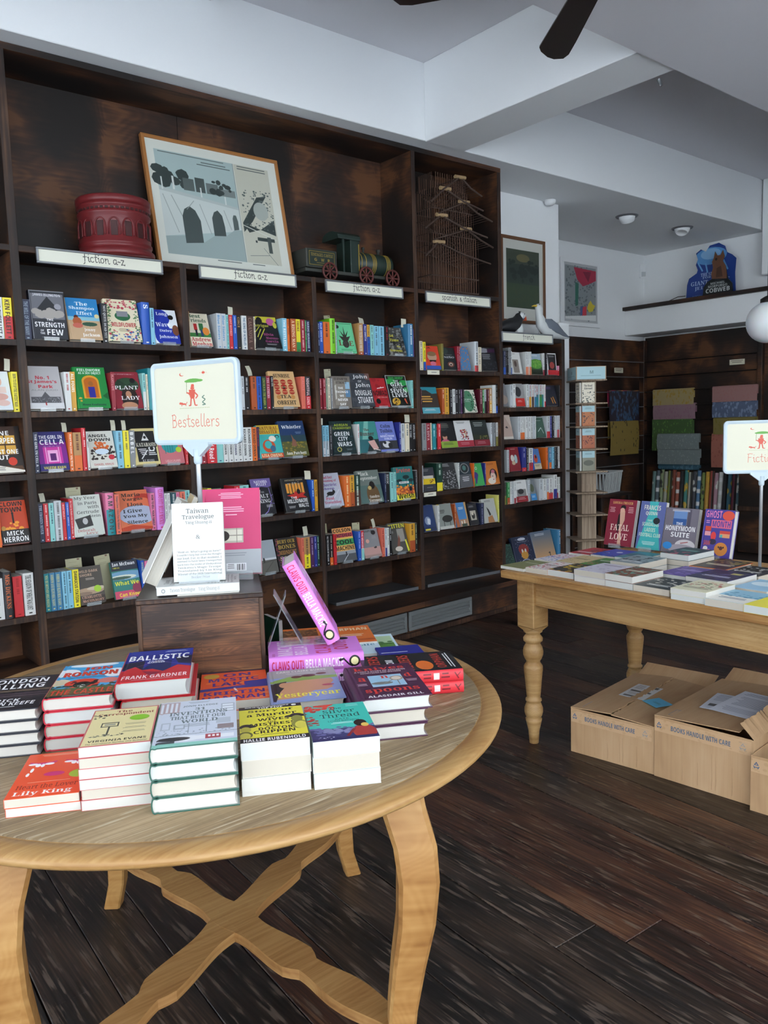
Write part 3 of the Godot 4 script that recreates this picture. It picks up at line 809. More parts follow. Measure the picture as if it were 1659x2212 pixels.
	"portrait|p|dark portrait and green band|17171a|e 20 20 40 18 2a2c30;k 4 8a8a7a 10 10 60 18;e 30 60 14 12 c08a70;e 30 52 14 7 2a1a16;e 30 80 26 12 c05a7a;r 0 76 100 24 8aaa3a;k 2 333333 10 82 70 10",
	"floral|p|white floral cover with red band|dcdcdc|k 2 777777 10 6 60 8;d 30 b5303a 28 34 44 40 5;d 30 2a2a2a 28 34 44 40 3;d 12 d0a83a 34 34 30 30 3;r 0 76 100 24 a8283a;k 2 d8a0a8 16 84 60 10",
	"darkfield|p|dark field cover with red band|232a28|k 3 b8c0b8 10 10 70 18;r 0 56 100 20 2c3020;d 20 7a7a3a 40 60 50 12 4;r 0 76 100 24 8a2030;k 2 d8a0a8 16 84 60 10",
	"greyband|p|slate cover with yellow band|34363e|k 2 888888 10 8 50 12;r 10 35 80 14 cfc8bc;r 0 48 100 24 e8c81f;d 14 5a2a2a 50 52 40 14 4;k 1 888888 20 84 60 6",
	"crowd|p|black and white crowd photograph|2a2a2c|d 90 9a9a9a 0 30 100 70 5;d 60 1a1a1c 0 30 100 70 4;k 3 bbbbbb 8 6 60 12",
	"oval|p|grey cover with oval portrait|5a5b5f|r 0 0 100 50 22303a;e 52 26 34 20 9a9a98;e 52 26 29 17 1f2a2c;e 50 24 14 10 4f7a74;k 3 eeeeee 20 60 60 20",
	"greenbird|p|green cover with purple bird|3fa85a|e 12 52 34 14 3a2f7a;p 3a2f7a 10 60 40 60 16 90 4 90;e 34 22 12 7 cfe8d0;e 34 22 7 4 3fa85a",
	"orangeface|p|orange cover with drawn face|d07a34|k 2 8a3a1a 12 8 70 10;e 60 56 28 24 2a1a1a;e 56 66 20 20 e0c0b0;e 40 84 30 14 e8ddd0;e 60 44 14 8 c06a7a;e 52 64 4 2 222222;e 56 78 5 2 a02a3a",
	"navyhorse|p|navy cover with white figure|22396a|e 40 60 24 16 8a9ab8;p d8dce4 34 70 40 50 60 54 56 76;r 0 84 100 16 1d2f5a;r 10 90 40 6 d8c83a",
	"tree|p|grey cover with dark spreading tree|8f958f|r 0 0 16 16 d8b83a;k 3 3a3a36 12 24 40 16;e 60 60 36 14 2a2a26;r 32 68 3 24 2a2a26;r 74 68 3 22 2a2a26;r 0 88 100 12 c8c8c0",
	"village|p|blue sky over brick houses|4a86c0|k 2 e8e8e8 30 20 50 12;p b0623a 0 0 18 0 26 100 0 100;p c8a06a 84 0 100 0 100 100 92 100;r 30 70 60 30 b88a6a;r 40 76 10 12 e8e0d0;r 62 74 10 14 e8e0d0;r 44 88 40 12 3a4a3a",
	"blackphoto|p|black cover with framed photograph|1c1c20|k 2 aaaaaa 10 12 60 10;r 18 34 62 44 b8b0a0;e 48 58 18 14 2a2622;e 44 48 9 8 d8d0c0",
	"greyfigure|p|grey cover with dark bending figure|b8bab4|k 2 666666 20 8 50 8;p 2a2422 30 34 44 44 56 66 44 72;p b07a4a 30 76 64 70 76 100 28 100",
	"whitephoto|p|white cover with brown photograph|dcdcd8|k 1 555555 10 8 40 5;r 6 34 66 62 8a8078;e 36 54 14 14 4a3a34",
	"greenland|p|green tree landscape|3a5a34|r 0 0 100 30 9ab0c0;k 2 eeeeee 10 6 70 10;e 50 50 56 24 5a9a3a;d 20 7ab04a 10 34 80 30 7;r 0 78 100 22 22301f",
	"redframe|p|black cover inside a white frame|e8e8e8|r 8 5 84 90 1d1c1e;k 2 aaaaaa 20 12 60 8;e 50 56 26 16 a03a34;r 0 78 100 22 c8202a",
	"greypaper|p|grey paper cover|77777c|e 40 70 60 20 9a8a80",
	"redband|p|grey cover with broad red band|9a9a9a|e 40 36 34 22 333338;r 0 64 100 36 c8281f;k 2 f0c8c0 20 74 50 10",
	"darkstick|p|night blue cover with orange sticks|1f2230|k 2 6a4a8a 10 10 60 12;l 50 60 60 88 7 d08a3a;l 66 56 80 88 7 d08a3a",
	"blush|p|blush cover with flying bird|b8a094|p cbb8ac 40 0 100 0 100 60;p 2a2422 34 52 50 46 64 54 50 56;r 0 90 100 10 cfc8bc",
	"greenwave|p|dark green cover with white wave|3a5a4c|l 20 70 60 50 5 dfe8e4;l 60 50 80 80 4 dfe8e4;k 1 ccd8d0 20 14 60 5",
	"redanimals|p|dark red cover with white animals|8a1f2a|k 1 e8c0b0 20 8 60 5;e 34 46 16 14 d8d0c8;e 64 50 14 18 a8c4c8;e 40 66 16 8 c8b090",
	"bluered|p|blue cover with red figure|4a7ab8|e 36 48 26 20 c8482a;e 42 40 12 8 222233;r 0 72 100 28 d0c0a0;k 2 7a6a5a 10 78 70 12",
	"whitered|p|white cover with photograph and red band|e0e0de|k 2 555555 14 8 50 10;r 10 42 80 32 8a8a88;e 44 52 26 12 222224;r 0 74 100 26 9a1f2a;k 2 e0b0b0 14 80 70 12",
	"bluepic|p|grey cover with blue base|7a8288|e 40 40 40 20 55604a;r 0 68 100 32 3a8ac8;k 2 c8e0f0 10 78 70 12",
	"checker|p|green checked cover|1d3a32|d 160 4a7a66 0 0 100 100 2.4",
	"ornate|h|navy cover with ornate red crest|1d2744|d 90 c8ccd8 14 8 72 84 1.6;e 50 10 20 5 c8ccd8;r 26 14 48 5 c8ccd8;r 27.5 14.5 45 4 1d2744;e 50 44 26 18 8a2a2a;e 50 62 18 14 c8923a;e 42 48 4 6 d8d8d0;e 58 48 4 6 d8d8d0;e 50 84 22 8 c8ccd8;e 50 84 17 6 1d2744",
	"sunset|h|lone figure against a dusk sky|5a6a80|v 0 88 5a6a80 d0a070;p 3a4450 0 86 30 90 60 80 80 84 100 90 100 100 0 100;r 70 68 3 14 2a2a2e;r 66 70 10 2 2a2a2e;k 2 d8dce4 12 8 60 8",
	"heart|p|orange cover with weeping eyes|f0552a|k 2 f8b898 20 4 70 5;e 28 22 20 7 d42a78;e 28 18 22 5 f0552a;e 14 26 7 2.4 fff;e 22 29 4 4 fff;e 29 30 3 4 fff;e 38 27 7 2.6 fff;e 80 22 20 7 d42a78;e 80 18 22 5 f0552a;e 66 26 7 2.4 fff;e 74 29 4 4 fff;e 81 30 3 4 fff;e 17 40 2.4 5 fff;e 14 50 2.4 4 fff;e 52 52 15 5 d42a78;e 88 56 14 9 a8cc3a;k 1 f8b898 10 68 80 2;f 8 73 84 9 7a1a10 Heart the Lover;F 8 86 80 11 fff Lily King",
	"correspond|p|straw yellow cover with letterbox drawing|e8d9a0|r 0 0 100 2 c86a6a;r 0 98 100 2 c86a6a;r 0 0 2.4 100 c86a6a;r 97.6 0 2.4 100 c86a6a;F 36 6 24 6 8a2a24 The;F 10 13 84 9 8a2a24 Correspondent;e 74 31 15 8 8ac22f;r 20 40 26 12 55554c;r 22 42 22 8 e8d9a0;r 25 44 16 4 9a9a88;l 33 52 33 74 2.6 55554c;d 30 66665a 8 72 50 5 2;d 16 55554c 4 16 24 12 2.4;l 8 76 56 76 1 66665a;k 2 9a9070 54 46 34 5;k 2 9a9070 54 56 34 5;k 2 9a9070 54 66 34 5;S 10 85 82 5 4a4438 VIRGINIA EVANS;s 8 92 86 4 5a5448 The International Number One Bestseller",
	"thirtyone|h|pale grey street drawing with small train|c9cfdb|r 0 2 26 26 b09a9c;r 2 4 3 22 d8dce4;r 8 4 3 22 d8dce4;r 14 4 3 22 d8dce4;r 20 4 3 22 d8dce4;r 80 14 18 20 aab2bc;r 82 16 14 4 dfe4ea;r 82 22 14 4 dfe4ea;r 82 28 14 4 dfe4ea;r 6 50 12 16 aab2bc;r 8 52 8 12 c9cfdb;r 22 56 14 10 9aa4ae;r 24 58 10 6 c9cfdb;r 40 54 1 22 7a868e;r 62 52 1.4 24 7a868e;r 74 48 18 12 b0b8c2;r 76 62 20 10 8a7a7c;d 50 8a949c 4 68 92 10 1.4;r 0 77 100 1 8a949c;k 2 8a949c 34 4 34 5;S 30 12 46 4.5 66727a JONN ELLEDGE;F 46 19 14 6 4a5a5c 31;F 14 27 74 8 4a5a5c INVENTIONS;F 16 37 70 7 4a5a5c THAT BUILT OUR;F 30 46 46 7 4a5a5c WORLD;k 3 8a949c 34 56 34 7;e 36 86 22 6 e4e6ea;e 24 86 20 4 2a2a30;r 50 82 12 8 e4e6ea;r 62 81 18 9 a8323e;r 65 83 3 4 f0e8e8;r 70 83 3 4 f0e8e8;r 75 83 3 4 f0e8e8;r 80 83 16 7 e4e6ea;r 4 90 22 4 3a4448;r 0 94 100 6 8cc8b8",
	"murder|p|yellow poster cover with black capitals|e2d83a|r 0 0 100 9 1a1a1a;S 10 1 70 3 fff FROM THE NO.1 BESTSELLING AUTHOR OF;S 30 4.5 40 4 fff THE FIVE;e 88 4 4 2.6 e8e8e0;F 14 12 72 8 1a1a1a Story of;F 12 22 78 9 1a1a1a a Murder;S 42 34 14 3 1a1a1a THE;S 28 38 48 7 1a1a1a WIVES;S 42 47 14 3 1a1a1a THE;S 16 51 68 7 1a1a1a MISTRESS;S 40 59 16 3 1a1a1a AND;S 28 63 52 7 1a1a1a DOCTOR;S 20 71 62 8 1a1a1a CRIPPEN;e 88 38 18 4 222222;e 88 36 10 5 222222;e 88 46 9 9 8a8a3a;e 90 62 12 12 8a8a3a;e 92 64 9 10 d8ce4a;e 10 58 16 4 222222;e 10 56 9 5 222222;e 9 66 8 8 b8ae3a;e 8 80 11 9 6a6a2a;e 8 82 8 8 c8be4a;k 1 55501a 24 82 54 2.4;r 0 89 100 11 1a1a1a;S 5 90.5 90 7.5 fff HALLIE RUBENHOLD",
	"silver|p|turquoise cover with red leaves|3fc0ae|d 40 d8402a 0 0 46 16 5;d 18 b83018 0 14 16 44 5;k 3 9ae0d4 66 4 26 8;f 40 10 20 6 1f3a3a The;f 28 17 52 10 1f3a3a Silver;f 22 29 64 11 1f3a3a Thread;s 44 43 22 4 2a6a60 KATE;s 32 48 48 4 2a6a60 LORD BROWN;k 2 d8f0ea 34 54 40 5;r 0 70 100 30 3a3a6a;d 60 6a6a9a 0 66 100 20 5;d 30 8a8ab0 20 72 60 10 5;e 82 84 18 18 b03a34;l 68 74 54 92 5 8a2a2a;e 80 60 10 9 2a1a16;e 86 66 6 5 e8c05a;r 0 93 100 7 2a2a5a;d 8 e0e0f0 10 90 24 6 1.4",
	"knives|h|plum cover with red gothic title|4a2240|F 10 6 78 10 d83a30 knives;S 10 18 78 3.5 e8d8d8 A CHEF'S STORY OF KITCHENS;S 18 23 62 3.5 e8d8d8 ADDICTIONS AND MAYHEM;r 26 34 50 34 9ac0d8;e 42 58 16 4 7a7a78;l 44 60 74 42 2 8a8a88;e 66 46 10 7 aa9a8a;e 66 46 7 5 d8c8b8;l 66 52 66 66 1.6 8a8a88;F 10 38 12 11 d83a30 a;F 44 36 12 8 d83a30 n;F 80 32 11 12 d83a30 d;k 3 c8a8b8 4 56 18 7;k 3 c8a8b8 78 52 18 7;F 12 74 78 13 d83a30 spoons;S 12 91 78 5.5 eeeeee ALASDAIR GILL",
	"yester|h|profile of a woman below cattle|8a9ac8|r 0 0 100 26 a09c98;p 8aa84a 0 36 30 24 100 28 100 36 0 42;e 40 26 8 4 6a3a2a;e 58 24 11 4 5a2a1f;e 78 20 8 3 6a3a2a;S 12 4 76 6 d8d8cc CARO CLAIRE BURKE;k 2 c8c8c0 20 13 60 5;p c8926a 14 44 50 38 90 38 92 46 86 56 88 66 78 72 60 72 40 90 6 92 10 60;p 1f1a1a 0 44 24 38 20 56 12 70 4 96 0 96;e 20 50 8 8 c8926a;e 82 58 9 3 b0404a;F 4 74 92 17 f2e63a Yesteryear",
	"mystic|p|orange lake cover with purple capitals|ea5a2c|d 20 f07a40 0 0 100 100 8;r 0 0 100 5 3a2a4a;e 16 16 12 8 c8a040;S 34 10 42 10 4a2a8a ON;S 12 25 76 11 4a2a8a MYSTIC;S 18 40 58 11 4a2a8a LAKE;p 3a3a8a 0 58 50 54 100 50 100 62 50 62 0 66;p 3a3a8a 70 40 100 38 100 52 66 54;l 50 60 54 72 3 f0d8d0;S 6 69 88 11 4a2a8a KRISTIN;S 4 84 90 11 4a2a8a HANNAH;k 1 f8d0b0 60 97 34 2",
	"ballistic|h|blue and red chart cover|1f2c8a|p 24389c 0 0 100 0 100 20 0 12;p 101838 0 40 30 36 30 66 0 62;p 16225a 46 36 70 40 70 74 30 80 30 62;p 101838 74 30 100 26 100 56 80 50;p c8242c 0 66 18 54 30 66 44 64 60 74 80 56 100 64 100 100 0 100;p 8a1a3a 30 70 60 76 44 86;l 0 66 50 38 0.8 c85a8a;l 50 38 100 62 0.8 8a6ac8;k 2 c8d0e8 54 5 40 5;S 5 17 90 17 fff BALLISTIC;S 36 37 22 3 fff FRANK;S 34 41 26 4 fff GARDNER;S 4 82 92 10 f4e0e0 FRANK GARDNER;k 1 e8b0b0 8 95 80 2.4",
	"castle|h|comic sky and red capitals|49a8dc|e 10 26 22 12 e8f0f4;e 90 34 18 14 e8f0f4;e 50 4 40 6 e8f0f4;e 8 56 18 10 d8c8a8;S 36 12 46 11 b8341f JON;S 34 11 46 11 d8402c JON;S 10 26 84 14 b8341f RONSON;S 8 25 84 14 d8402c RONSON;k 2 1a4a6a 14 42 66 6;e 46 62 28 14 d8402c;d 16 1a1412 24 56 44 16 5;e 46 66 14 9 1a1412;e 46 70 6 4 e8e8e0;e 84 58 16 8 d87a70;d 40 3a4a3a 0 66 100 12 4;r 0 74 100 8 5a6a44;r 0 80 100 14 6a5a34;S 4 79 92 14 d8402c THE CASTLE;r 0 94 100 6 2a241f;k 1 d8d0c0 20 96 50 2",
	"london|h|black cover with slanting white capitals|1d1a22|r 0 42 100 5 6a5a4a;r 0 52 100 4 4a3a44;r 0 59 100 3 5a4a50;r 0 64 100 3 3a3038;k 1 d8d8d8 4 4 90 2.4;S 6 8 82 13 fff LONDON;S 6 24 82 14 fff FALLING;S 10 69 58 8 fff PATRICK;S 6 78 84 9 fff RADDEN KEEFE;k 1 d8d8d8 10 90 60 4",
	"claws|h|pink cover with a black snake|d884dc|S 6 4 16 3 a83a8a A NOVEL OF REVENGE;S 8 10 84 16 f6e0f6 MACKIE;S 8 28 50 14 f6e0f6 BELLA;S 8 50 66 17 c82a52 CLAWS;S 24 70 50 16 c82a52 OUT!;e 84 60 10 9 141014;e 84 60 6 5 d884dc;l 84 68 70 76 4 141014;p f0e8ec 76 18 92 24 96 48 82 46;e 90 84 8 6 141014",
	"tall_black|h|black cover with red block capitals|16161a|S 6 8 88 12 c03a2e ALGIERS;S 30 26 40 8 eeeeee FROM;S 10 40 80 12 c03a2e ALGIERS;e 30 64 24 9 e0702a;S 12 76 76 10 c03a2e ORPHAN;k 2 dddddd 10 90 80 6",
	"navyround|p|navy cover with pale streak|23278c|r 6 30 60 3 c8d0e0;e 80 70 10 7 e0d04a;e 40 80 30 8 6a3a9a",
	"quiet|p|pale blue cover with a meadow|cfe6f0|r 58 12 36 76 b8d4a8;r 58 50 36 38 5a8a3a;d 12 3a6a2a 60 44 32 14 6;F 6 14 46 14 3a8ab0 Quiet;F 8 44 40 14 3a7a9a Life",
	"orangeold|p|orange cover with brown engraving|e8762e|r 6 10 88 40 6a3a1e;d 40 a8703a 8 12 84 36 5;S 10 60 80 16 5a2a1a VENN",
	"orangenew|p|orange cover with cream capitals|e8762e|S 8 12 84 16 f2d8b0 ORPHAN;k 3 f2d8b0 12 50 70 16;r 0 80 100 10 c85a1e",
	"travelogue|p|plain white cover with grey serif print|cdd0cd|f 28 7 44 6 3a3a3a Taiwan;f 20 15 62 7 3a3a3a Travelogue;f 26 23 52 5 555555 Yáng Shuang-zi;f 46 41 8 5 555555 &;f 8 61 86 3.2 444444 \"Hold on. What's going on here?\";f 8 65 86 3.2 444444 I couldn't help but voice the thought;f 8 69 86 3.2 444444 out loud. For, in that moment, I;f 8 73 86 3.2 444444 seemed to have been transported;f 8 77 86 3.2 444444 back into the midst of Shokyokusai;f 8 81 86 3.2 444444 Tenkatsu's Magic Troupe.;f 8 85 86 3.2 444444 Translated by Lin King;f 8 89 86 3.2 444444 Winner of the 2026 International;f 34 93 36 3.2 444444 Booker Prize",
	"rose|h|raspberry pink over a grey base|c93a6c|k 4 f0b8cc 26 5 48 8;k 3 f0b8cc 30 22 44 7;k 1 f8dce4 40 31 20 2;r 20 47 50 17 b5b0a0;r 22 49 46 13 d8d4c4;r 30 47 1.4 17 8a8478;r 58 47 1.4 17 8a8478;r 20 55 50 1 8a8478;e 36 56 10 6 2a221f;r 0 72 100 28 a9aeb2;k 2 8a8f94 30 76 50 5;r 40 88 34 9 dfe2e4;r 58 89 1.4 7 333333;r 61 89 2 7 333333;r 64.5 89 1 7 333333;r 67 89 2 7 333333;r 70.5 89 1 7 333333;k 3 777777 42 89 12 6",
	"fatal|p|dark red cover with embracing couple|8a2038|F 14 5 72 5 e8c86a LOUISA TREGER;k 4 e8b8b8 6 18 20 12;k 4 e8b8b8 72 16 20 14;p 1d1416 40 34 46 28 50 50 44 74 38 60;p d8a890 44 26 62 24 64 44 56 60 60 96 48 96 50 60;e 54 17 9 5 1d1414;e 52 23 8 5 e0b098;F 16 54 68 13 f0d8c8 FATAL;F 18 73 64 14 f0d8c8 LOVE;s 40 90 20 2.4 f0d8c8 A NOVEL",
	"scandal|p|violet cover with turquoise dress|5f6aa4|p 3fb8b8 34 0 70 0 66 22 80 50 96 100 4 100 24 50 38 22;S 16 8 64 10 e8e8d8 FRANCES;S 24 21 46 9 e8e8d8 QUINN;S 34 38 20 4 d8e8d0 THE;S 16 44 66 8 d8e8d0 SCANDALOUS;S 28 55 42 8 d8e8d0 LADIES;S 8 66 84 8 d8e8d0 FOOTBALL CLUB;k 3 d8f0ec 20 84 60 8;e 70 40 13 7 1a2428",
	"honeymoon|p|grey bedroom with sea window|77707c|r 26 6 40 32 6f93c8;r 26 24 40 14 2f5a9a;r 68 2 10 54 565060;k 2 e8e8f0 12 4 70 5;S 36 32 20 6 fff THE;S 6 40 88 11 fff HONEYMOON;S 24 54 56 11 fff SUITE;e 70 82 30 13 d8d4d6;e 60 90 40 10 a8a0aa;l 56 78 78 74 3 b05a5a;e 18 85 14 8 2f8fd8",
	"ghost|h|purple cover with red and pink shapes|4a3f9a|S 4 3 54 15 f08ab8 GHOST;e 80 12 20 10 e8563f;r 26 22 68 17 e86a8a;S 30 24 60 13 4a3f9a MONTH;k 2 e8a0c8 6 24 16 8;r 8 36 20 10 d8482f;r 8 47 20 9 e8a0a8;e 38 56 9 9 e8403f;e 38 68 12 6 2a2440;r 58 44 34 6 d8483f;r 58 50 34 8 e8a070;r 60 52 8 6 4fb0a8;S 8 66 22 10 d8583a SARAH;e 68 82 22 14 d8883a;e 68 80 6 4 5a2a2a;e 60 78 2.4 2 222222;e 76 78 2.4 2 222222;r 6 84 26 8 e88ab8;e 16 82 8 4 e8e0d8",
	"flatolive|p|olive green cover|7d8050|k 2 d8dcc0 20 30 60 10",
	"flatred|p|white cover with red blossoms|e6dcd8|d 70 c24a52 0 0 100 100 5;k 2 4a2a2a 14 40 72 12",
	"flatblack|p|black cover with yellow birds|221d18|d 24 e0b830 0 0 100 100 8;k 2 f0dc50 10 36 80 14",
	"flatlilac|p|pale lilac cover|cdc8d4|d 20 a89cb4 0 40 100 60 6;k 2 7a6a8a 14 14 72 12",
	"flatmosaic|p|brown and green mosaic cover|7a4a34|d 60 5aa090 0 0 100 100 6;k 2 e8dcc0 12 38 76 14",
	"flathoney|p|dark cover with white bees|26302f|d 30 dcd8c8 0 0 100 60 5;k 2 f0f0e8 8 70 84 14",
	"flatcream|p|cream cover with red and green print|dcd8b8|d 26 b04a3a 10 10 80 50 5;d 20 5a7a4a 10 10 80 60 5;k 2 5a4a2a 12 66 76 14",
	"flatsea|p|sea blue and white cover|8ab8cc|r 0 55 100 45 e8e4d8;d 20 4a8aa8 0 20 100 40 6;k 2 2a3a5a 10 66 80 14",
	"flatyellow|p|yellow cover|e6d83a|k 2 3a3a1a 10 20 80 16",
	"flatpink|p|pink and blue patterned cover|e0d8dc|d 60 c86a80 0 0 100 60 5;d 40 5a7ac0 0 40 100 60 5",
	"flattan|p|tan cover with branches|d0b888|d 30 8a6a3a 0 0 100 100 4;k 2 5a3a1a 14 40 70 12",
	"flatgreen|p|bright green cover with white title|4a8a3a|r 0 40 100 30 3a7030;k 2 f0f0e8 10 30 80 16;d 12 c83a4a 0 60 40 30 5",
	"flatpaper|p|off white cover with pencil print|d8d4c4|d 30 9a948a 20 20 70 60 4;k 2 6a645a 14 8 70 12",
	"flatlakes|p|grey cover with black silhouettes|8a9a9e|d 26 222a30 0 20 100 60 8;k 2 e8e8e8 10 74 80 12",
	"flatviolet|p|violet cover with lettering|54408a|d 40 7a62b0 0 0 100 100 8;k 2 b8a8d8 8 30 84 16",
	"flatnavy|p|navy cover with pale title|252848|d 20 3a4070 0 0 100 100 9;r 60 20 24 14 b0a860;k 2 d8dcf0 8 60 84 14",
	"flatsky|p|light blue cover|9cc4dc|e 50 40 40 20 d8e8f0",
	"flatcrimson|p|red cover with dark figure|b5303a|d 18 2a2040 40 0 60 100 9;k 2 f0e8e8 8 66 84 16",
	"flatblue|p|royal blue cover with pale moon|2a50b4|e 60 40 12 8 d8e0f0;e 30 60 8 5 d8e0f0;d 14 1a3070 0 60 100 40 8",
	"flatteal|p|teal cover|3f8a98|e 40 50 40 20 2f6a78",
	"flatdark|p|dark green and pink cover|264a4a|k 2 9ae0d0 10 34 80 16;d 20 c85a6a 0 60 100 40 7",
	"flatgold|h|black cover with gilt title|2a2622|d 26 a08a3a 0 0 100 40 6;k 2 e8e0b8 8 50 84 18",
	"flatink|p|black and white cover|1c1e1e|d 30 d8d8d0 0 0 100 100 6;k 2 e8e8e0 8 60 84 14",
	"spinred|p|white cover with leaf pattern|e8e0cc|d 40 2a3a34 0 40 100 60 5;F 16 10 66 10 3a3a34 The Road;F 16 24 66 10 3a3a34 Abroad",
	"spinbrown|p|orange cover with pale blue band|b86a34|d 26 4a2a1a 10 36 80 50 6;r 0 0 100 30 a8ccd4;k 2 5a7a84 20 10 60 10",
	"spinrust|p|rust cover with pale blue band|b05a30|d 20 6a2a18 10 36 80 50 6;r 0 0 100 34 a8ccd4;k 2 5a7a84 20 12 60 10",
	"spingrey|p|grey landscape with pale blue band|8a8a78|e 50 60 40 14 55584a;r 0 0 100 34 a8ccd4;k 2 5a7a84 20 12 60 10",
	"brownpicture|h|brown cover seen edge on|4a3024|e 50 50 30 20 8a6a5a",
]
const INKS := {"white": "dcdedc", "cream": "e6dcc2", "silver": "c6ccd0", "grey": "8c8f92", "charcoal": "2b2c30", "black": "161518", "navy": "1d2748", "indigo": "2a3184", "blue": "2458b8", "steel": "3f7fa8", "sky": "86c4dc",
	"aqua": "8fd0cc", "teal": "1f8a94", "deep teal": "1d4a54", "green": "2f8a48", "deep green": "173c30", "lime": "84d228", "sage": "8d9c86", "olive": "8a8440", "yellow": "f0e030", "lemon": "e6e27a", "gold": "dca436", "orange": "e4702a",
	"rust": "b4562a", "coral": "e2725c", "red": "cc2a32", "crimson": "962434", "maroon": "5a1a28", "plum": "4a2450", "purple": "6a4a9a", "lilac": "d684d8", "pink": "e07aa0", "brown": "4a3028", "tan": "b98a54"}
var cover := {}

func ink(word: String) -> Color:
	return Color(INKS[word.replace("deepgreen", "deep green").replace("deepteal", "deep teal")])

func make_covers():
	for line in COVERS:
		var t: PackedStringArray = line.split("|")
		cover[t[0].strip_edges()] = {"hard": t[1] == "h", "desc": t[2], "col": Color(t[3]), "ops": t[4], "cells": {}}

# the printed front of a cover at one resolution
func front_cell(id: String, px_w: int) -> Dictionary:
	var cv: Dictionary = cover[id]
	if not cv.cells.has(px_w):
		var c := cell(px_w, int(px_w * 1.5))
		c.sheet.img.fill_rect(c.rect, cv.col)
		paint(c.sheet.img, c.rect, cv.ops, hash(id) % 1000)
		cv.cells[px_w] = c
	return cv.cells[px_w]

# a printed spine: drawn lying down, then read from head to foot
func spine_cell(len_px: int, wide_px: int, col: Color, low: Color, low_at: float, text: String, text_col: Color, seed_: int) -> Dictionary:
	var c := cell(len_px, wide_px)
	var img: Image = c.sheet.img
	var r: Rect2i = c.rect
	img.fill_rect(r, col)
	if low_at < 1.0:
		img.fill_rect(Rect2i(r.position.x + int(len_px * low_at), r.position.y, len_px - int(len_px * low_at), wide_px), low)
	var rr := RandomNumberGenerator.new()
	rr.seed = seed_
	var x := r.position.x + len_px * 0.05
	var hh := wide_px * 0.5
	var y := r.position.y + wide_px * 0.25
	if text == "~":
		# print too small to read in the photograph: broken lines of the same length and colour
		var runs := rr.randi_range(2, 3)
		for k in runs:
			var w := len_px * rr.randf_range(0.12, 0.3)
			var q := x
			while q < x + w:
				var d := rr.randf_range(2.0, 5.0)
				img.fill_rect(Rect2i(int(q), int(y + hh * 0.2), int(d), max(1, int(hh * 0.6))), text_col)
				q += d + 1.5
			x += w + len_px * 0.06
	else:
		letter(img, text, "S" if rr.randf() < 0.6 else "F", x, y, min(len_px * 0.82, text.length() * hh * 0.75 + 4), hh, text_col)
	img.fill_rect(Rect2i(r.position.x + int(len_px * 0.93), int(y + hh * 0.2), max(1, int(len_px * 0.03)), max(1, int(hh * 0.6))), text_col)
	return c

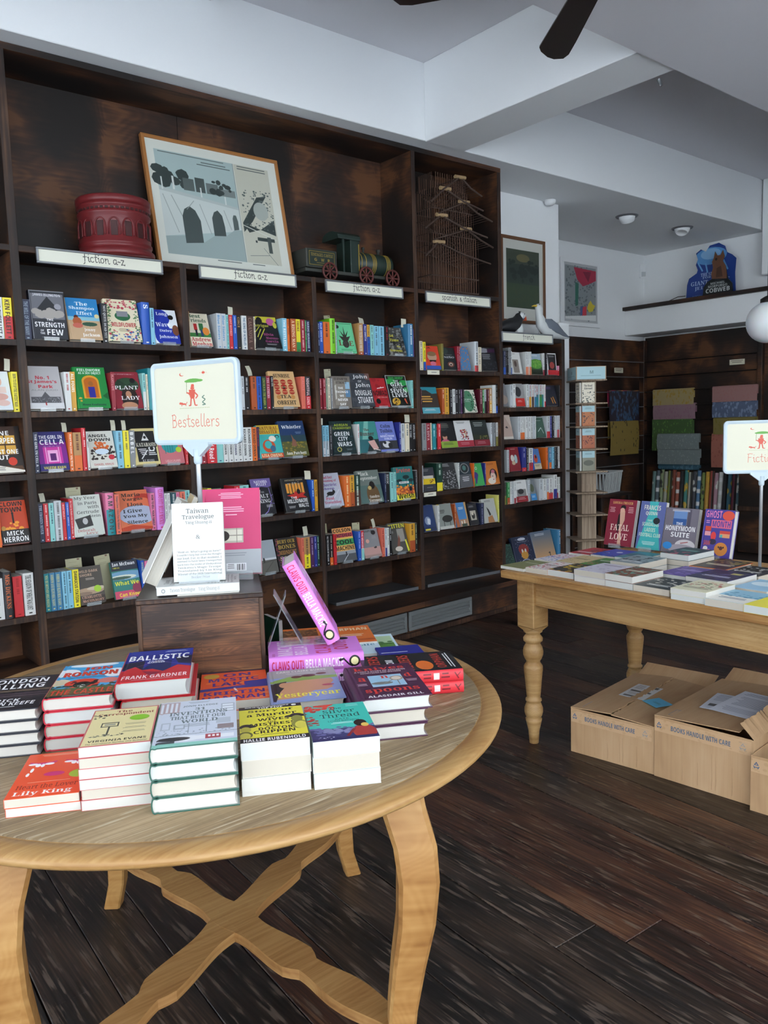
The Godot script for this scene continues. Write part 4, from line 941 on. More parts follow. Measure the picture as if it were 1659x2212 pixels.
# ------------------------------------------------------------------ books
# A book stands at its own origin: x from spine (-) to fore edge (+), y up to the head, front cover towards +z.
func cover_mesh(w: float, h: float, t: float, hard: bool, front: Dictionary, spine: Dictionary, col: Color, back_col: Color) -> Mesh:
	var th := 0.0024 if hard else 0.0007
	var sh := Shape.new()
	var hx := w * 0.5
	var hz := t * 0.5
	var outer: Array = [Vector2(hx, hz)]
	if hard:
		outer += [Vector2(-hx + 0.010, hz), Vector2(-hx + 0.006, hz - 0.0012), Vector2(-hx + 0.001, hz)]
		var n := 6
		for k in n + 1:
			var a := PI * k / n
			outer.append(Vector2(-hx - sin(a) * t * 0.16, cos(a) * (hz - 0.0004)))
		outer += [Vector2(-hx + 0.001, -hz), Vector2(-hx + 0.006, -hz + 0.0012), Vector2(-hx + 0.010, -hz)]
	else:
		outer += [Vector2(-hx + 0.0006, hz), Vector2(-hx, hz - 0.0006), Vector2(-hx, -hz + 0.0006), Vector2(-hx + 0.0006, -hz)]
	outer.append(Vector2(hx, -hz))
	var inner: Array = []
	for i in outer.size():
		var d: Vector2 = (outer[min(i + 1, outer.size() - 1)] - outer[max(i - 1, 0)]).normalized()
		inner.append(outer[i] + Vector2(-d.y, d.x) * th)
	var fr := uv_rect(front) if not front.is_empty() else Rect2()
	var sr := uv_rect(spine) if not spine.is_empty() else Rect2()
	var W := Shape.WHITE_UV
	var lin := col.srgb_to_linear()
	var lin_back := back_col.srgb_to_linear()
	for i in outer.size() - 1:
		var a: Vector2 = outer[i]
		var b: Vector2 = outer[i + 1]
		var p0 := Vector3(a.x, 0, a.y)
		var p1 := Vector3(b.x, 0, b.y)
		var up := Vector3(0, h, 0)
		var is_front: bool = a.y > hz - 0.002 and b.y > hz - 0.002 and a.x > -hx
		var is_back: bool = a.y < -hz + 0.002 and b.y < -hz + 0.002 and b.x > -hx
		sh.smooth(hard and not is_front and not is_back)
		if is_front and not front.is_empty():
			sh.tint = Color.WHITE
			var ua := fr.position.x + fr.size.x * clampf((a.x + hx) / w, 0, 1)
			var ub := fr.position.x + fr.size.x * clampf((b.x + hx) / w, 0, 1)
			sh.quad(p1, p0, p0 + up, p1 + up, Vector2(ub, fr.end.y), Vector2(ua, fr.end.y), Vector2(ua, fr.position.y), Vector2(ub, fr.position.y))
		elif not is_front and not is_back and not spine.is_empty():
			sh.tint = Color.WHITE
			var va := sr.position.y + sr.size.y * (hz - a.y) / t
			var vb := sr.position.y + sr.size.y * (hz - b.y) / t
			sh.quad(p1, p0, p0 + up, p1 + up, Vector2(sr.end.x, vb), Vector2(sr.end.x, va), Vector2(sr.position.x, va), Vector2(sr.position.x, vb))
		else:
			sh.tint = lin_back if is_back else lin
			sh.quad(p1, p0, p0 + up, p1 + up, W, W, W, W)
		sh.smooth(false)
		var i0 := Vector3(inner[i].x, 0, inner[i].y)
		var i1 := Vector3(inner[i + 1].x, 0, inner[i + 1].y)
		sh.tint = Color(0.72, 0.70, 0.66) if not hard else lin.lerp(Color(0.8, 0.78, 0.74), 0.35)
		sh.quad(i0, i1, i1 + up, i0 + up, W, W, W, W)
		sh.tint = lin
		sh.quad(p0 + up, i0 + up, i1 + up, p1 + up, W, W, W, W)
		sh.quad(p1, i1, i0, p0, W, W, W, W)
	for e in [[outer[0], inner[0]], [inner[-1], outer[-1]]]:
		var a := Vector3(e[0].x, 0, e[0].y)
		var b := Vector3(e[1].x, 0, e[1].y)
		sh.quad(b, a, a + Vector3(0, h, 0), b + Vector3(0, h, 0), W, W, W, W)
	return sh.done()

func pages_mesh(w: float, h: float, t: float, hard: bool) -> Mesh:
	var key := "pages%.4f,%.4f,%.4f,%s" % [w, h, t, hard]
	if mesh_cache.has(key):
		return mesh_cache[key]
	var sh := Shape.new()
	var th := 0.0026 if hard else 0.0008
	var oh := 0.0032 if hard else 0.0004
	var x0 := -w * 0.5 + (0.001 if not hard else 0.0)
	var x1 := w * 0.5 - oh
	var z := t * 0.5 - th
	var y0 := oh
	var y1 := h - oh
	if not hard:
		sh.box(Vector3((x0 + x1) / 2, (y0 + y1) / 2, 0), Vector3(x1 - x0, y1 - y0, z * 2))
	else:
		# rounded back, hollow fore edge
		var prof: Array = []
		for k in 7:
			var a := -PI / 2 + PI * k / 6
			prof.append(Vector2(x1 - cos(a) * t * 0.16, sin(a) * z))
		for k in 7:
			var a := PI / 2 + PI * k / 6
			prof.append(Vector2(x0 + cos(a) * t * 0.12, sin(a) * z))
		var mid := Vector2((x0 + x1) * 0.5, 0)
		for k in prof.size():
			var a: Vector2 = prof[k]
			var b: Vector2 = prof[(k + 1) % prof.size()]
			sh.quad(Vector3(b.x, y0, b.y), Vector3(a.x, y0, a.y), Vector3(a.x, y1, a.y), Vector3(b.x, y1, b.y))
			sh.tri(Vector3(mid.x, y1, 0), Vector3(b.x, y1, b.y), Vector3(a.x, y1, a.y))
			sh.tri(Vector3(mid.x, y0, 0), Vector3(a.x, y0, a.y), Vector3(b.x, y0, b.y))
	mesh_cache[key] = sh.done()
	return mesh_cache[key]

func make_book(w: float, h: float, t: float, hard: bool, front: Dictionary, spine: Dictionary, col: Color, pages: int) -> Node3D:
	var o := base("hardback" if hard else "paperback")
	var sheet_mat: Material = front.sheet.m if not front.is_empty() else (spine.sheet.m if not spine.is_empty() else sheets[0].m)
	if not front.is_empty() and not spine.is_empty() and front.sheet != spine.sheet:
		spine = {}
	piece("cover", cover_mesh(w, h, t, hard, front, spine, col, col), sheet_mat, o)
	piece("pages", pages_mesh(w, h, t, hard), mat.pages[pages % 4], o)
	return o

# ------------------------------------------------------------------ the shell of the room
func room():
	# floor: boards run towards the bookcase, turned a few degrees; joints are open
	var fl := struct("floor", box_mesh(Vector3(13.8, 0.10, 9.6)), mat.subfloor, Vector3(2.0, -0.076, 2.9))
	rng.seed = 77
	var holder := Basis(Vector3.UP, deg_to_rad(3.5 - 0.0))
	var wide := 0.165
	for i in range(-30, 37):
		var x := 0.42 + i * wide
		var z := -1.9 - rng.randf() * 1.5
		while z < 7.4:
			var l := rng.randf_range(2.4, 4.4)
			var zz: float = max(z, -1.7)
			var z1: float = zz + snappedf(min(z + l, 7.5) - zz, 0.1)
			if z1 > -1.5 and z1 - zz > 0.3:
				var w: float = wide - [0.002, 0.003, 0.0042][rng.randi() % 3]
				var m: MeshInstance3D = piece("plank", box_mesh(Vector3(w, 0.022, z1 - zz - 0.003), 0.0016), mat.boards[rng.randi() % 8], fl)
				var p := Vector3(x, -0.011 - rng.randf() * 0.0012, (zz + z1) * 0.5)
				# turn the whole lay about a point near the tables
				var piv := Vector3(1.2, 0, 2.4)
				p = piv + Basis(Vector3.UP, -deg_to_rad(3.5)) * (p - piv)
				m.position = p - fl.position
				m.rotation.y = -deg_to_rad(3.5)
			z = max(z1, z + 0.3)
	var W: Material = mat.white
	struct_block("wall_north", Vector3(-4.75, -0.02, -1.6), Vector3(5.885, CEIL_Y + 0.1, -0.42), W)
	struct_block("wall_alcove", Vector3(5.885, -0.02, -1.6), Vector3(8.8, CEIL_Y + 0.1, -1.31), W)
	struct_block("wall_east", Vector3(8.58, -0.02, -1.31), Vector3(8.8, CEIL_Y + 0.1, 7.7), W)
	struct_block("pillar", Vector3(8.43, 2.80, 0.135), Vector3(8.58, CEIL_Y, 0.75), W, 0.01)
	struct_block("trim_1", Vector3(5.60, 0.0, -0.42), Vector3(5.745, 2.215, -0.20), W, 0.006)
	# ceiling, the dropped ceiling over bookcase and alcove, the beams
	struct_block("ceiling", Vector3(-4.75, CEIL_Y, 0.10), Vector3(8.8, CEIL_Y + 0.12, 7.7), mat.ceiling)
	struct_block("ceiling_soffit", Vector3(-4.6, SOFFIT_Y, -1.31), Vector3(8.58, CEIL_Y + 0.12, 0.12), W, 0.004)
	struct_block("beam", Vector3(3.825, 3.25, 0.12), Vector3(4.18, CEIL_Y, 1.75), W, 0.004)
	struct_block("beam_wide", Vector3(-4.6, 3.235, 1.735), Vector3(8.58, CEIL_Y, 3.3), mat.ceiling, 0.004)
	struct_block("beam_low", Vector3(1.70, 3.685, 0.12), Vector3(2.285, CEIL_Y, 1.735), W, 0.004)
	# shopfront: tall windows behind and beside the photographer
	struct_block("wall_south_sill", Vector3(-4.75, -0.02, 7.5), Vector3(8.8, 0.18, 7.7), W)
	struct_block("wall_south_head", Vector3(-4.75, 3.60, 7.5), Vector3(8.8, CEIL_Y + 0.1, 7.7), W)
	struct_block("wall_south_pier", Vector3(4.6, 0.18, 7.5), Vector3(8.8, 3.60, 7.7), W)
	struct_block("wall_south_corner", Vector3(-4.75, 0.18, 7.5), Vector3(-4.3, 3.60, 7.7), W)
	struct_block("wall_west_sill", Vector3(-4.75, -0.02, -0.42), Vector3(-4.6, 0.18, 7.5), W)
	struct_block("wall_west_head", Vector3(-4.75, 3.60, -0.42), Vector3(-4.6, CEIL_Y + 0.1, 7.5), W)
	struct_block("wall_west_pier", Vector3(-4.75, 0.18, -0.42), Vector3(-4.6, 3.60, 0.9), W)
	struct_block("wall_west_corner", Vector3(-4.75, 0.18, 7.1), Vector3(-4.6, 3.60, 7.5), W)
	var n := 1
	for x in [-4.3, -2.1, 0.1, 2.3, 4.54]:
		struct_block("window_%d" % n, Vector3(x, 0.18, 7.56), Vector3(x + 0.06, 3.60, 7.64), mat.dark_side)
		n += 1
	for z in [0.9, 2.95, 5.0, 7.04]:
		struct_block("window_%d" % n, Vector3(-4.71, 0.18, z), Vector3(-4.64, 3.60, z + 0.06), mat.dark_side)
		n += 1
	# street set pale to bounce daylight in; unseen terraces added to block low sky
	struct_block("exterior_added_terrace", Vector3(-26, -0.2, 17), Vector3(30, 8.5, 20), mat.added_terrace)
	struct_block("exterior_added_terrace_side", Vector3(-17, -0.2, -14), Vector3(-14, 8.5, 30), mat.added_terrace)
	struct_block("ground", Vector3(-30, -0.35, -20), Vector3(30, -0.16, 40), mat.outside)

# ------------------------------------------------------------------ the tall bookcase
const UPRIGHTS := [[0.325, 0.365], [1.199, 1.240], [2.079, 2.116], [2.954, 2.985], [3.801, 3.833], [4.647, 4.680]]
const SHELVES := [[1.872, 1.522, 1.215, 0.864, 0.505], [1.872, 1.522, 1.215, 0.864, 0.505], [1.865, 1.516, 1.213, 0.872, 0.514], [1.860, 1.511, 1.212, 0.876, 0.508], [1.771, 1.464, 1.215, 0.918, 0.629]]
const CASE_D := 0.335

func bookcase():
	var o := base("bookcase", Vector3(2.5, 0, 0))
	tag(o, "tall dark stained built-in bookcase filling the long wall behind the tables", "bookcase")
	var at := -o.position
	var D := -CASE_D
	for i in UPRIGHTS.size():
		var u: Array = UPRIGHTS[i]
		# inner fiction divisions stop at the deck; the outer and the Spanish bay sides run to the top
		var top := DECK_Y if i == 2 or i == 3 else SOFFIT_Y - 0.035
		var y0 := BENCH_Y
		block("upright", Vector3(u[0], y0, D + 0.012), Vector3(u[1], top, -0.003), mat.dark_side, o).position += at
		block("edge_strip", Vector3(u[0], y0, -0.003), Vector3(u[1], top, 0.004), mat.dark_edge, o, 0.002).position += at
	for b in 5:
		var x0: float = UPRIGHTS[b][1]
		var x1: float = UPRIGHTS[b + 1][0]
		for y in SHELVES[b]:
			block("shelf", Vector3(x0, y - 0.026, D + 0.012), Vector3(x1, y, -0.004), mat.dark_along, o).position += at
			block("shelf_lip", Vector3(x0, y - 0.030, -0.004), Vector3(x1, y, 0.002), mat.dark_edge, o, 0.002).position += at
		block("back_panel", Vector3(x0 - 0.02, BENCH_Y, D), Vector3(x1 + 0.02, DECK_Y, D + 0.012), mat.dark, o).position += at
	# deck with the display niches above it
	block("deck", Vector3(0.365, DECK_Y - 0.03, D + 0.012), Vector3(3.801, DECK_Y, 0.002), mat.dark_along, o, 0.002).position += at
	block("deck", Vector3(3.833, DECK_Y - 0.03, D + 0.012), Vector3(4.647, DECK_Y, 0.002), mat.dark_along, o, 0.002).position += at
	block("back_panel", Vector3(0.325, DECK_Y, D), Vector3(2.27, SOFFIT_Y - 0.035, D + 0.012), mat.dark, o).position += at
	block("back_panel", Vector3(2.273, DECK_Y, D), Vector3(3.83, SOFFIT_Y - 0.035, D + 0.012), mat.dark, o).position += at
	block("back_panel", Vector3(3.833, DECK_Y, D), Vector3(4.68, SOFFIT_Y - 0.035, D + 0.012), mat.dark, o).position += at
	block("top_panel", Vector3(0.325, SOFFIT_Y - 0.035, D), Vector3(4.68, SOFFIT_Y - 0.004, 0.004), mat.dark_along, o).position += at
	# bench that runs along the foot, a little skewed to the case as in the picture
	var be := Shape.new()
	var fz := func(x: float) -> float: return 0.352 - (x - 2.7) * 0.06
	for s in [[0.3, 3.56], [3.562, 5.42]]:
		var a: float = s[0]
		var b: float = s[1]
		var q := [Vector3(a, 0, D), Vector3(b, 0, D), Vector3(b, 0, fz.call(b)), Vector3(a, 0, fz.call(a))]
		var y0 := BENCH_Y - 0.036
		var up := Vector3(0, BENCH_Y, 0)
		var lo := Vector3(0, y0, 0)
		var t := []
		for v in q:
			t.append(v + at)
		be.quad(t[3] + up, t[2] + up, t[1] + up, t[0] + up)
		be.quad(t[3] + lo, t[2] + lo, t[2] + up, t[3] + up)
		be.quad(t[0] + lo, t[1] + lo, t[2] + lo, t[3] + lo)
		be.quad(t[2] + lo, t[1] + lo, t[1] + up, t[2] + up)
		be.quad(t[0] + lo, t[3] + lo, t[3] + up, t[0] + up)
		piece("bench_top", be.done(), mat.dark_along, o)
		be = Shape.new()
	var pl := Shape.new()
	for s in [[0.3, 3.42], [3.424, 5.42]]:
		var a: float = s[0]
		var b: float = s[1]
		var za: float = fz.call(a) - 0.045
		var zb: float = fz.call(b) - 0.045
		pl.quad(Vector3(a, 0.0, za) + at, Vector3(b, 0.0, zb) + at, Vector3(b, BENCH_Y - 0.036, zb) + at, Vector3(a, BENCH_Y - 0.036, za) + at)
		pl.quad(Vector3(b, 0.0, zb) + at, Vector3(b, 0, D) + at, Vector3(b, BENCH_Y - 0.036, D) + at, Vector3(b, BENCH_Y - 0.036, zb) + at)
		piece("plinth", pl.done(), mat.dark_side, o)
		pl = Shape.new()
	# skirting bead, pale scuffed
	for s in [[2.4, 5.42]]:
		var ang := atan2(fz.call(s[0]) - fz.call(s[1]), s[1] - s[0])
		var m: MeshInstance3D = piece("skirting", box_mesh(Vector3(s[1] - s[0], 0.035, 0.014), 0.003), mat.dark_edge, o)
		m.position = Vector3((s[0] + s[1]) / 2, 0.019, fz.call((s[0] + s[1]) / 2) - 0.036) + at
		m.rotation.y = ang
	# air grilles let into the plinth
	var k := 0
	for s in [[2.62, 3.415], [3.432, 4.055]]:
		var mid: float = (s[0] + s[1]) / 2
		var len: float = s[1] - s[0]
		var g := base("air_grille", Vector3(mid, 0.050, fz.call(mid) - 0.0395), 0.06)
		tag(g, ["painted grey air grille in the bookcase plinth, hidden partly by the round table", "painted grey air grille in the bookcase plinth, the shorter one towards the boxes"][k], "grille", "plinth grilles")
		piece("frame", frame_mesh(len, 0.128, 0.024, 0.014), mat.vent, g, Vector3(0, 0.064, 0.007))
		piece("back_plate", box_mesh(Vector3(len - 0.02, 0.10, 0.004)), mat.vent, g, Vector3(0, 0.064, 0.001))
		for j in 4:
			var m2: MeshInstance3D = piece("slat", box_mesh(Vector3(len - 0.046, 0.013, 0.006), 0.002), mat.vent, g, Vector3(0, 0.031 + j * 0.022, 0.008))
			m2.rotation.x = 0.5
		k += 1
	# grey cover boards lying in the empty bottom bays
	for s in [[3.07, 3.79, "third fiction bay"], [3.88, 4.64, "Spanish and Italian bay"]]:
		var bd := base("cover_board", Vector3((s[0] + s[1]) / 2, BENCH_Y + 0.001, -0.165))
		tag(bd, "flat grey board lying in the empty foot of the " + s[2], "board")
		piece("board", box_mesh(Vector3(s[1] - s[0], 0.016, 0.28), 0.003), mat.board, bd, Vector3(0, 0.008, 0))
		piece("front_lip", box_mesh(Vector3(s[1] - s[0], 0.022, 0.006), 0.002), mat.metal, bd, Vector3(0, 0.011, 0.143))

func frame_mesh(w: float, h: float, t: float, d: float) -> Mesh:
	var sh := Shape.new()
	sh.box(Vector3(0, h / 2 - t / 2, 0), Vector3(w, t, d), 0.002)
	sh.box(Vector3(0, -h / 2 + t / 2, 0), Vector3(w, t, d), 0.002)
	sh.box(Vector3(-w / 2 + t / 2, 0, 0), Vector3(t, h - 2 * t, d), 0.002)
	sh.box(Vector3(w / 2 - t / 2, 0, 0), Vector3(t, h - 2 * t, d), 0.002)
	return sh.done()

func low_bookcase():
	var o := base("low_bookcase", Vector3(5.05, 0, 0))
	tag(o, "lower dark bookcase joined to the tall one, birds standing on its top", "bookcase")
	var at := -o.position
	var D := -CASE_D
	var top := 2.045
	block("upright", Vector3(5.385, BENCH_Y + 0.001, D), Vector3(5.420, top, -0.003), mat.dark_side, o).position += at
	block("edge_strip", Vector3(5.385, BENCH_Y + 0.001, -0.003), Vector3(5.420, top, 0.004), mat.dark_edge, o, 0.002).position += at
	block("back_panel", Vector3(4.684, BENCH_Y + 0.001, D), Vector3(5.385, top, D + 0.012), mat.dark, o).position += at
	block("top_panel", Vector3(4.684, top - 0.032, D + 0.012), Vector3(5.385, top, 0.002), mat.dark_along, o).position += at
	for y in [1.754, 1.504, 1.255, 1.004, 0.758]:
		block("shelf", Vector3(4.684, y - 0.026, D + 0.012), Vector3(5.385, y, -0.004), mat.dark_along, o).position += at
		block("shelf_lip", Vector3(4.684, y - 0.030, -0.004), Vector3(5.385, y, 0.002), mat.dark_edge, o, 0.002).position += at

# ------------------------------------------------------------------ books on the shelves
const BAY_WORDS := {"b0": "end fiction bay", "b1": "first fiction bay", "b2": "second fiction bay", "b3": "third fiction bay", "b4": "Spanish and Italian bay", "b5": "French bay"}
const SHELF_WORDS := ["top shelf", "second shelf", "third shelf", "fourth shelf", "fifth shelf", "bench"]
const ROWS := [
	"b0 1 1872|S 1115 38 white 200 THE GUEST LIST@222|S 1154 43 yellow/red45 200 KEN FOLLETT@3a1a10",
	"b0 2 1522|F 1065 98 198 18 pinkfigure|S 1168 29 yellow 195 HOW TO STOP THE FASTEST MAN@222",
	"b0 3 1215|F 1047 149 234 16 harper",
	"b0 4 864|S 1033 30 orange 198 ~@400|F 1064 133 234 16 clown",
	"b0 5 505|S 995 57 white 205 ~@222|S 1053 41 charcoal 234 MRS DICKENS@e2703a|S 1098 44 red 205 ~@9a1010|S 1146 51 white/white99 215 THE SHADOW OF WHAT WAS LOST@222",
	"b1 1 1872|S 1242 39 navy 198 THE WILL OF THE MANY@9ab|F 1284 169 243 8 strength|F 1467 163 225 16 shampoo|S 1635 32 black 205 NOT QUITE DEAD YET@eee|F 1669 177 234 16 wildflower|S 1852 48 blue 225 S@fff|S 1901 24 sky 198 ~@234|F 1926 142 198 18 wave",
	"b1 2 1522|F 1242 169 225 17 james|S 1419 31 white 198 ~@a33|S 1451 27 gold 200 ALL FOURS@fff|F 1485 163 225 17 fieldwork|S 1658 22 crimson 198 PLANT LADY@eaa|F 1681 148 205 17 plant|S 1834 18 aqua/white50 198 ~@234|S 1853 11 cream 192 ~@987|S 1865 41 teal 225 ~@dff",
	"b1 3 1215|S 1246 24 navy 205 THE GIRL IN CELL A@fff|F 1271 143 205 17 cella|S 1418 23 orange 200 Heart the Lover  Lily King@fff|S 1442 42 tan/orange60 198 ~@400|S 1485 23 red 220 ~@fdd|S 1509 13 white 198 ~@222|F 1523 143 200 17 angel|S 1671 35 sky 200 ~@345|S 1707 31 yellow 200 ~@443|S 1740 34 grey 200 B A B E L@fff|F 1775 132 205 17 katabasis|F 1910 142 198 17 hotel|S 2059 18 red 200 ~@fcc",
	"b1 4 864|S 1246 24 navy 198 THE FROZEN RIVER@cde|S 1271 25 red 196 ~@fdd|S 1297 25 aqua 196 ~@145|S 1323 37 silver 205 ~@555|S 1361 18 red 194 MOST WILDLY@fdd|S 1380 18 blue 194 ~@dde|S 1399 22 red 210 My Year in Paris with Gertrude Stein@fee|F 1422 151 216 14 paris|S 1590 46 pink/teal40 225 A M A Z O N@444|S 1637 26 coral 215 Vargas Llosa  I Give You My Silence@345|F 1664 176 222 17 silence|S 1841 26 pink 205 HOW TO KILL YOUR FAMILY@222|S 1868 50 lilac 234 CLAWS OUT! BELLA MACKIE@c0285a|S 1919 17 white 198 ~@555|S 1937 17 white 198 ~@555|S 1956 34 deepteal 198 ~@ddd|S 1991 20 pink 198 ~@824|S 2013 32 coral 200 ~@422|S 2046 31 aqua 205 ~@245",
	"b1 5 505|S 1248 27 teal 198 YOU BE MOTHER MEG MASON@e8d98a|S 1276 28 steel 198 SORROW AND BLISS MEG MASON@e8d98a|S 1305 30 steel 198 SORROW AND BLISS MEG MASON@e8d98a|S 1336 25 sky 198 ~@245|S 1362 28 sky 198 ~@245|S 1391 33 yellow 200 DAMASCUS STATION@222|F 1425 129 200 17 wild|F 1608 148 205 17 know|S 1762 19 blue 200 MOTHERLAND@e8e07a|S 1782 29 pink 195 ~@444",
	"b2 1 1865|S 2123 9 tan 200 ~@443|F 2133 131 198 18 friends|S 2296 30 silver 200 Blue Sisters@4a8ac0|S 2327 31 silver 200 Blue Sisters@4a8ac0|S 2359 18 aqua 196 ~@356|S 2378 24 red 196 SAINT MONKEY@fdd|S 2403 25 blue 196 ~@cde|S 2429 29 black 196 CIRCE@c89a5a|S 2459 33 white 196 THE SONG OF ACHILLES@357|S 2493 47 brown 196 CASANOVA@9a7a70|S 2541 15 cream 196 ~@333|F 2557 171 205 20 intrigue|S 2738 34 sky 198 THE RESTLESS@fff|S 2773 18 orange 196 ~@411|S 2799 40 rust 198 A RISING MAN@fec|S 2840 32 yellow/green70 198 SMOKE@622|S 2873 34 crimson 198 ~@ecc|S 2909 9 green 196 ~@dfd|S 2920 28 navy 196 HARUKI MURAKAMI@dde",
	"b2 2 1516|S 2439 21 silver 196 ~@555|S 2461 34 black 196 ~@ddd|S 2504 38 rust 196 ~@222|S 2543 33 blue 196 ~@124|S 2578 30 deepgreen 196 LINCOLN IN THE BARDO@c8c84a|S 2611 29 crimson 200 THE FATHERS@fde|S 2641 19 black 200 LEA YPI@fff|F 2661 180 230 17 sunrise|S 2860 32 coral 200 CASTLE@e88|S 2893 39 charcoal/red60 200 NIGHTFUL SINS@fdd",
	"b2 3 1213|S 2129 28 navy 198 THE NIGHT@eee|S 2158 35 crimson 198 ~@fdd|S 2194 63 red 200 A Good Read@fff|S 2258 45 aqua 200 ~@357|S 2304 29 white 200 RICHARD OSMAN@222|S 2334 29 white 200 RICHARD OSMAN@222|S 2365 30 white 200 RICHARD OSMAN@335|S 2396 31 white 200 RICHARD OSMAN@222|S 2428 31 white 200 RICHARD OSMAN@222|S 2460 33 white 200 RICHARD OSMAN@222|S 2494 34 orange 200 RICHARD OSMAN@222|S 2529 21 navy 200 RICHARD OSMAN@c2284a|F 2551 156 205 16 natural|F 2711 184 228 17 whistler",
	"b2 4 872|S 2118 30 white 198 ~@555|S 2185 26 yellow 198 ~@333|F 2212 86 190 18 leaf|S 2357 37 red 200 ~@fdd|S 2395 62 aqua 200 ~@245|F 2496 141 225 18 saltking|F 2712 187 215 17 waltz|S 2907 22 blue 198 ~@dff|S 2931 21 gold 198 TRAISON TEAM@422",
	"b2 5 514|F 2508 127 205 17 shore|F 2643 161 205 16 bury|S 2812 18 coral 198 ~@522|S 2832 46 tan/yellow55 198 ~@333|S 2879 27 plum 198 ~@bac|S 2908 23 indigo 198 ~@bbd|S 2932 20 deepgreen 198 ~@bdc",
	"b3 1 1860|S 2997 16 navy 192 ~@cdf|S 3014 27 blue 198 ELIF SHAFAK@eef|S 3042 50 orange 198 ~@422|S 3093 43 lime 222 ~@1a3a1a|S 3137 10 silver 200 ~@824|F 3148 150 205 15 pineapple|S 3321 42 tan/rust90 205 WHITE TEETH ZADIE SMITH@eee|S 3365 28 indigo 200 ALI SMITH@eee|S 3394 25 gold/blue40 198 ~@333|S 3420 30 aqua 198 ~@345|S 3452 40 sky 194 ~@345|S 3493 47 sky 194 ~@345|S 3543 36 black 198 ~@b03040|F 3580 149 198 19 stevens|S 3746 47 steel 222 ~@eee|S 3795 6 purple 190 ~@ddf",
	"b3 2 1511|S 3000 20 crimson 195 ~@fdd|S 3021 22 crimson 195 ~@fdd|S 3044 17 sage 195 ~@334|S 3063 22 cream 198 ~@555|S 3086 14 grey 198 ~@ddd|F 3101 143 205 6 strout|F 3258 181 232 17 john|F 3441 129 205 18 nomad|F 3579 179 222 17 seven|S 3769 21 aqua 190 ~@364",
	"b3 3 1212|S 3009 23 sky/silver50 198 Daniel Kehlmann@245|S 3034 25 sky/silver50 198 Daniel Kehlmann@245|S 3062 27 charcoal 200 ~@aaa|F 3090 180 222 15 green|S 3288 19 white 200 ~@b33|F 3308 168 216 17 runner|F 3479 155 212 17 colm|S 3645 17 indigo 205 ~@cdf|S 3663 35 silver 196 ~@333|S 3700 38 cream/teal99 196 ~@245|S 3739 30 black 196 THE TIME@eee|S 3770 29 black 196 ANNA HOPE@eee",
	"b3 4 876|F 2998 155 222 17 sheep|S 3163 44 orange 205 ~@fda|S 3208 38 gold/rust55 205 ~@422|S 3248 51 deepgreen/brown50 205 ~@efe|F 3300 190 225 17 september|S 3500 17 navy 202 ~@abc|S 3518 34 black 202 HAVOC@eee|S 3554 28 aqua 202 ~@345|S 3584 22 aqua 202 ~@345|F 3607 165 228 8 irvine|S 3782 15 charcoal 200 ~@ccc|S 3799 6 silver 205 ~@b33",
	"b3 5 508|S 3007 25 black 200 ALL THE COLOURS OF THE DARK@fff|S 3034 27 black/orange75 200 ~@edc|S 3063 22 red 200 ~@411|F 3086 158 225 16 cool|S 3258 27 blue 198 ~@ccf|S 3286 26 red/aqua60 198 THE MEMOIRS@fff|F 3313 145 195 17 draper|S 3468 26 coral 198 THE SUITCASE@722|S 3495 16 silver/indigo70 194 ~@335|S 3512 22 white 194 ~@363|S 3535 21 black 200 ~@fff|F 3557 151 215 17 kitten|S 3720 51 gold/rust60 202 ~@422|S 3772 24 charcoal 200 ~@cda",
	"b4 1 1771|S 3851 30 cream 200 ~@555|S 3885 26 yellow/blue70 195 ~@222|F 3912 139 170 14 woman|S 4063 20 olive 190 ~@653|F 4084 127 165 14 nino|S 4222 15 crimson 180 ~@ecc|S 4238 16 crimson 180 ~@ecc|F 4255 98 178 14 pattern|S 4397 39 silver/red80 218 ~@555|S 4440 37 cream 180 ~@777|F 4478 161 178 12 blackprint|S 4654 6 charcoal 200 ~@c3a",
	"b4 2 1464|S 3854 10 maroon 178 ~@dcc|F 3865 167 190 14 terracotta|S 4055 26 rust 180 ~@fec|S 4083 44 gold 188 ~@443|S 4132 26 black 178 ~@ddd|S 4160 28 white 178 ~@222|S 4192 33 black 178 ~@bbb|S 4227 20 charcoal 178 ~@bbb|S 4248 19 plum 178 ~@cbc|S 4268 14 black 178 ~@bbb|F 4283 128 172 14 verde|S 4441 33 maroon 178 ~@ecc|S 4476 24 green 178 ~@dfd|S 4502 21 silver/black50 178 ~@333|S 4525 21 maroon 178 ~@ecc|S 4548 30 tan/gold50 188 ~@fff|S 4581 36 white 210 ~@ccc|S 4624 21 black/blue75 215 ~@bbb",
	"b4 3 1215|S 3854 42 grey 190 ~@555|S 3901 41 crimson 190 LA DIVA@edd|S 3944 11 cream 190 ~@765|S 3958 33 teal 184 ~@dff|S 3993 12 black 184 ~@ccc|S 4007 32 red 184 ~@fdd|F 4040 161 198 15 portrait|F 4204 169 198 15 floral|F 4379 164 198 15 darkfield|S 4558 23 silver 178 ~@555|S 4584 23 grey 178 ~@333|S 4608 10 black 178 ~@ccc|S 4620 25 white/olive60 178 ~@555",
	"b4 4 918|S 3849 10 silver 190 ~@777|F 3860 116 168 12 greyband|S 3988 57 deepgreen/yellow70 200 ~@cdc|F 4046 152 195 15 crowd|S 4210 13 white 190 ~@666|F 4224 131 190 14 oval|S 4367 11 orange 180 ~@622|F 4379 96 172 14 greenbird|S 4489 14 indigo 175 ~@ccd|F 4504 139 178 14 orangeface",
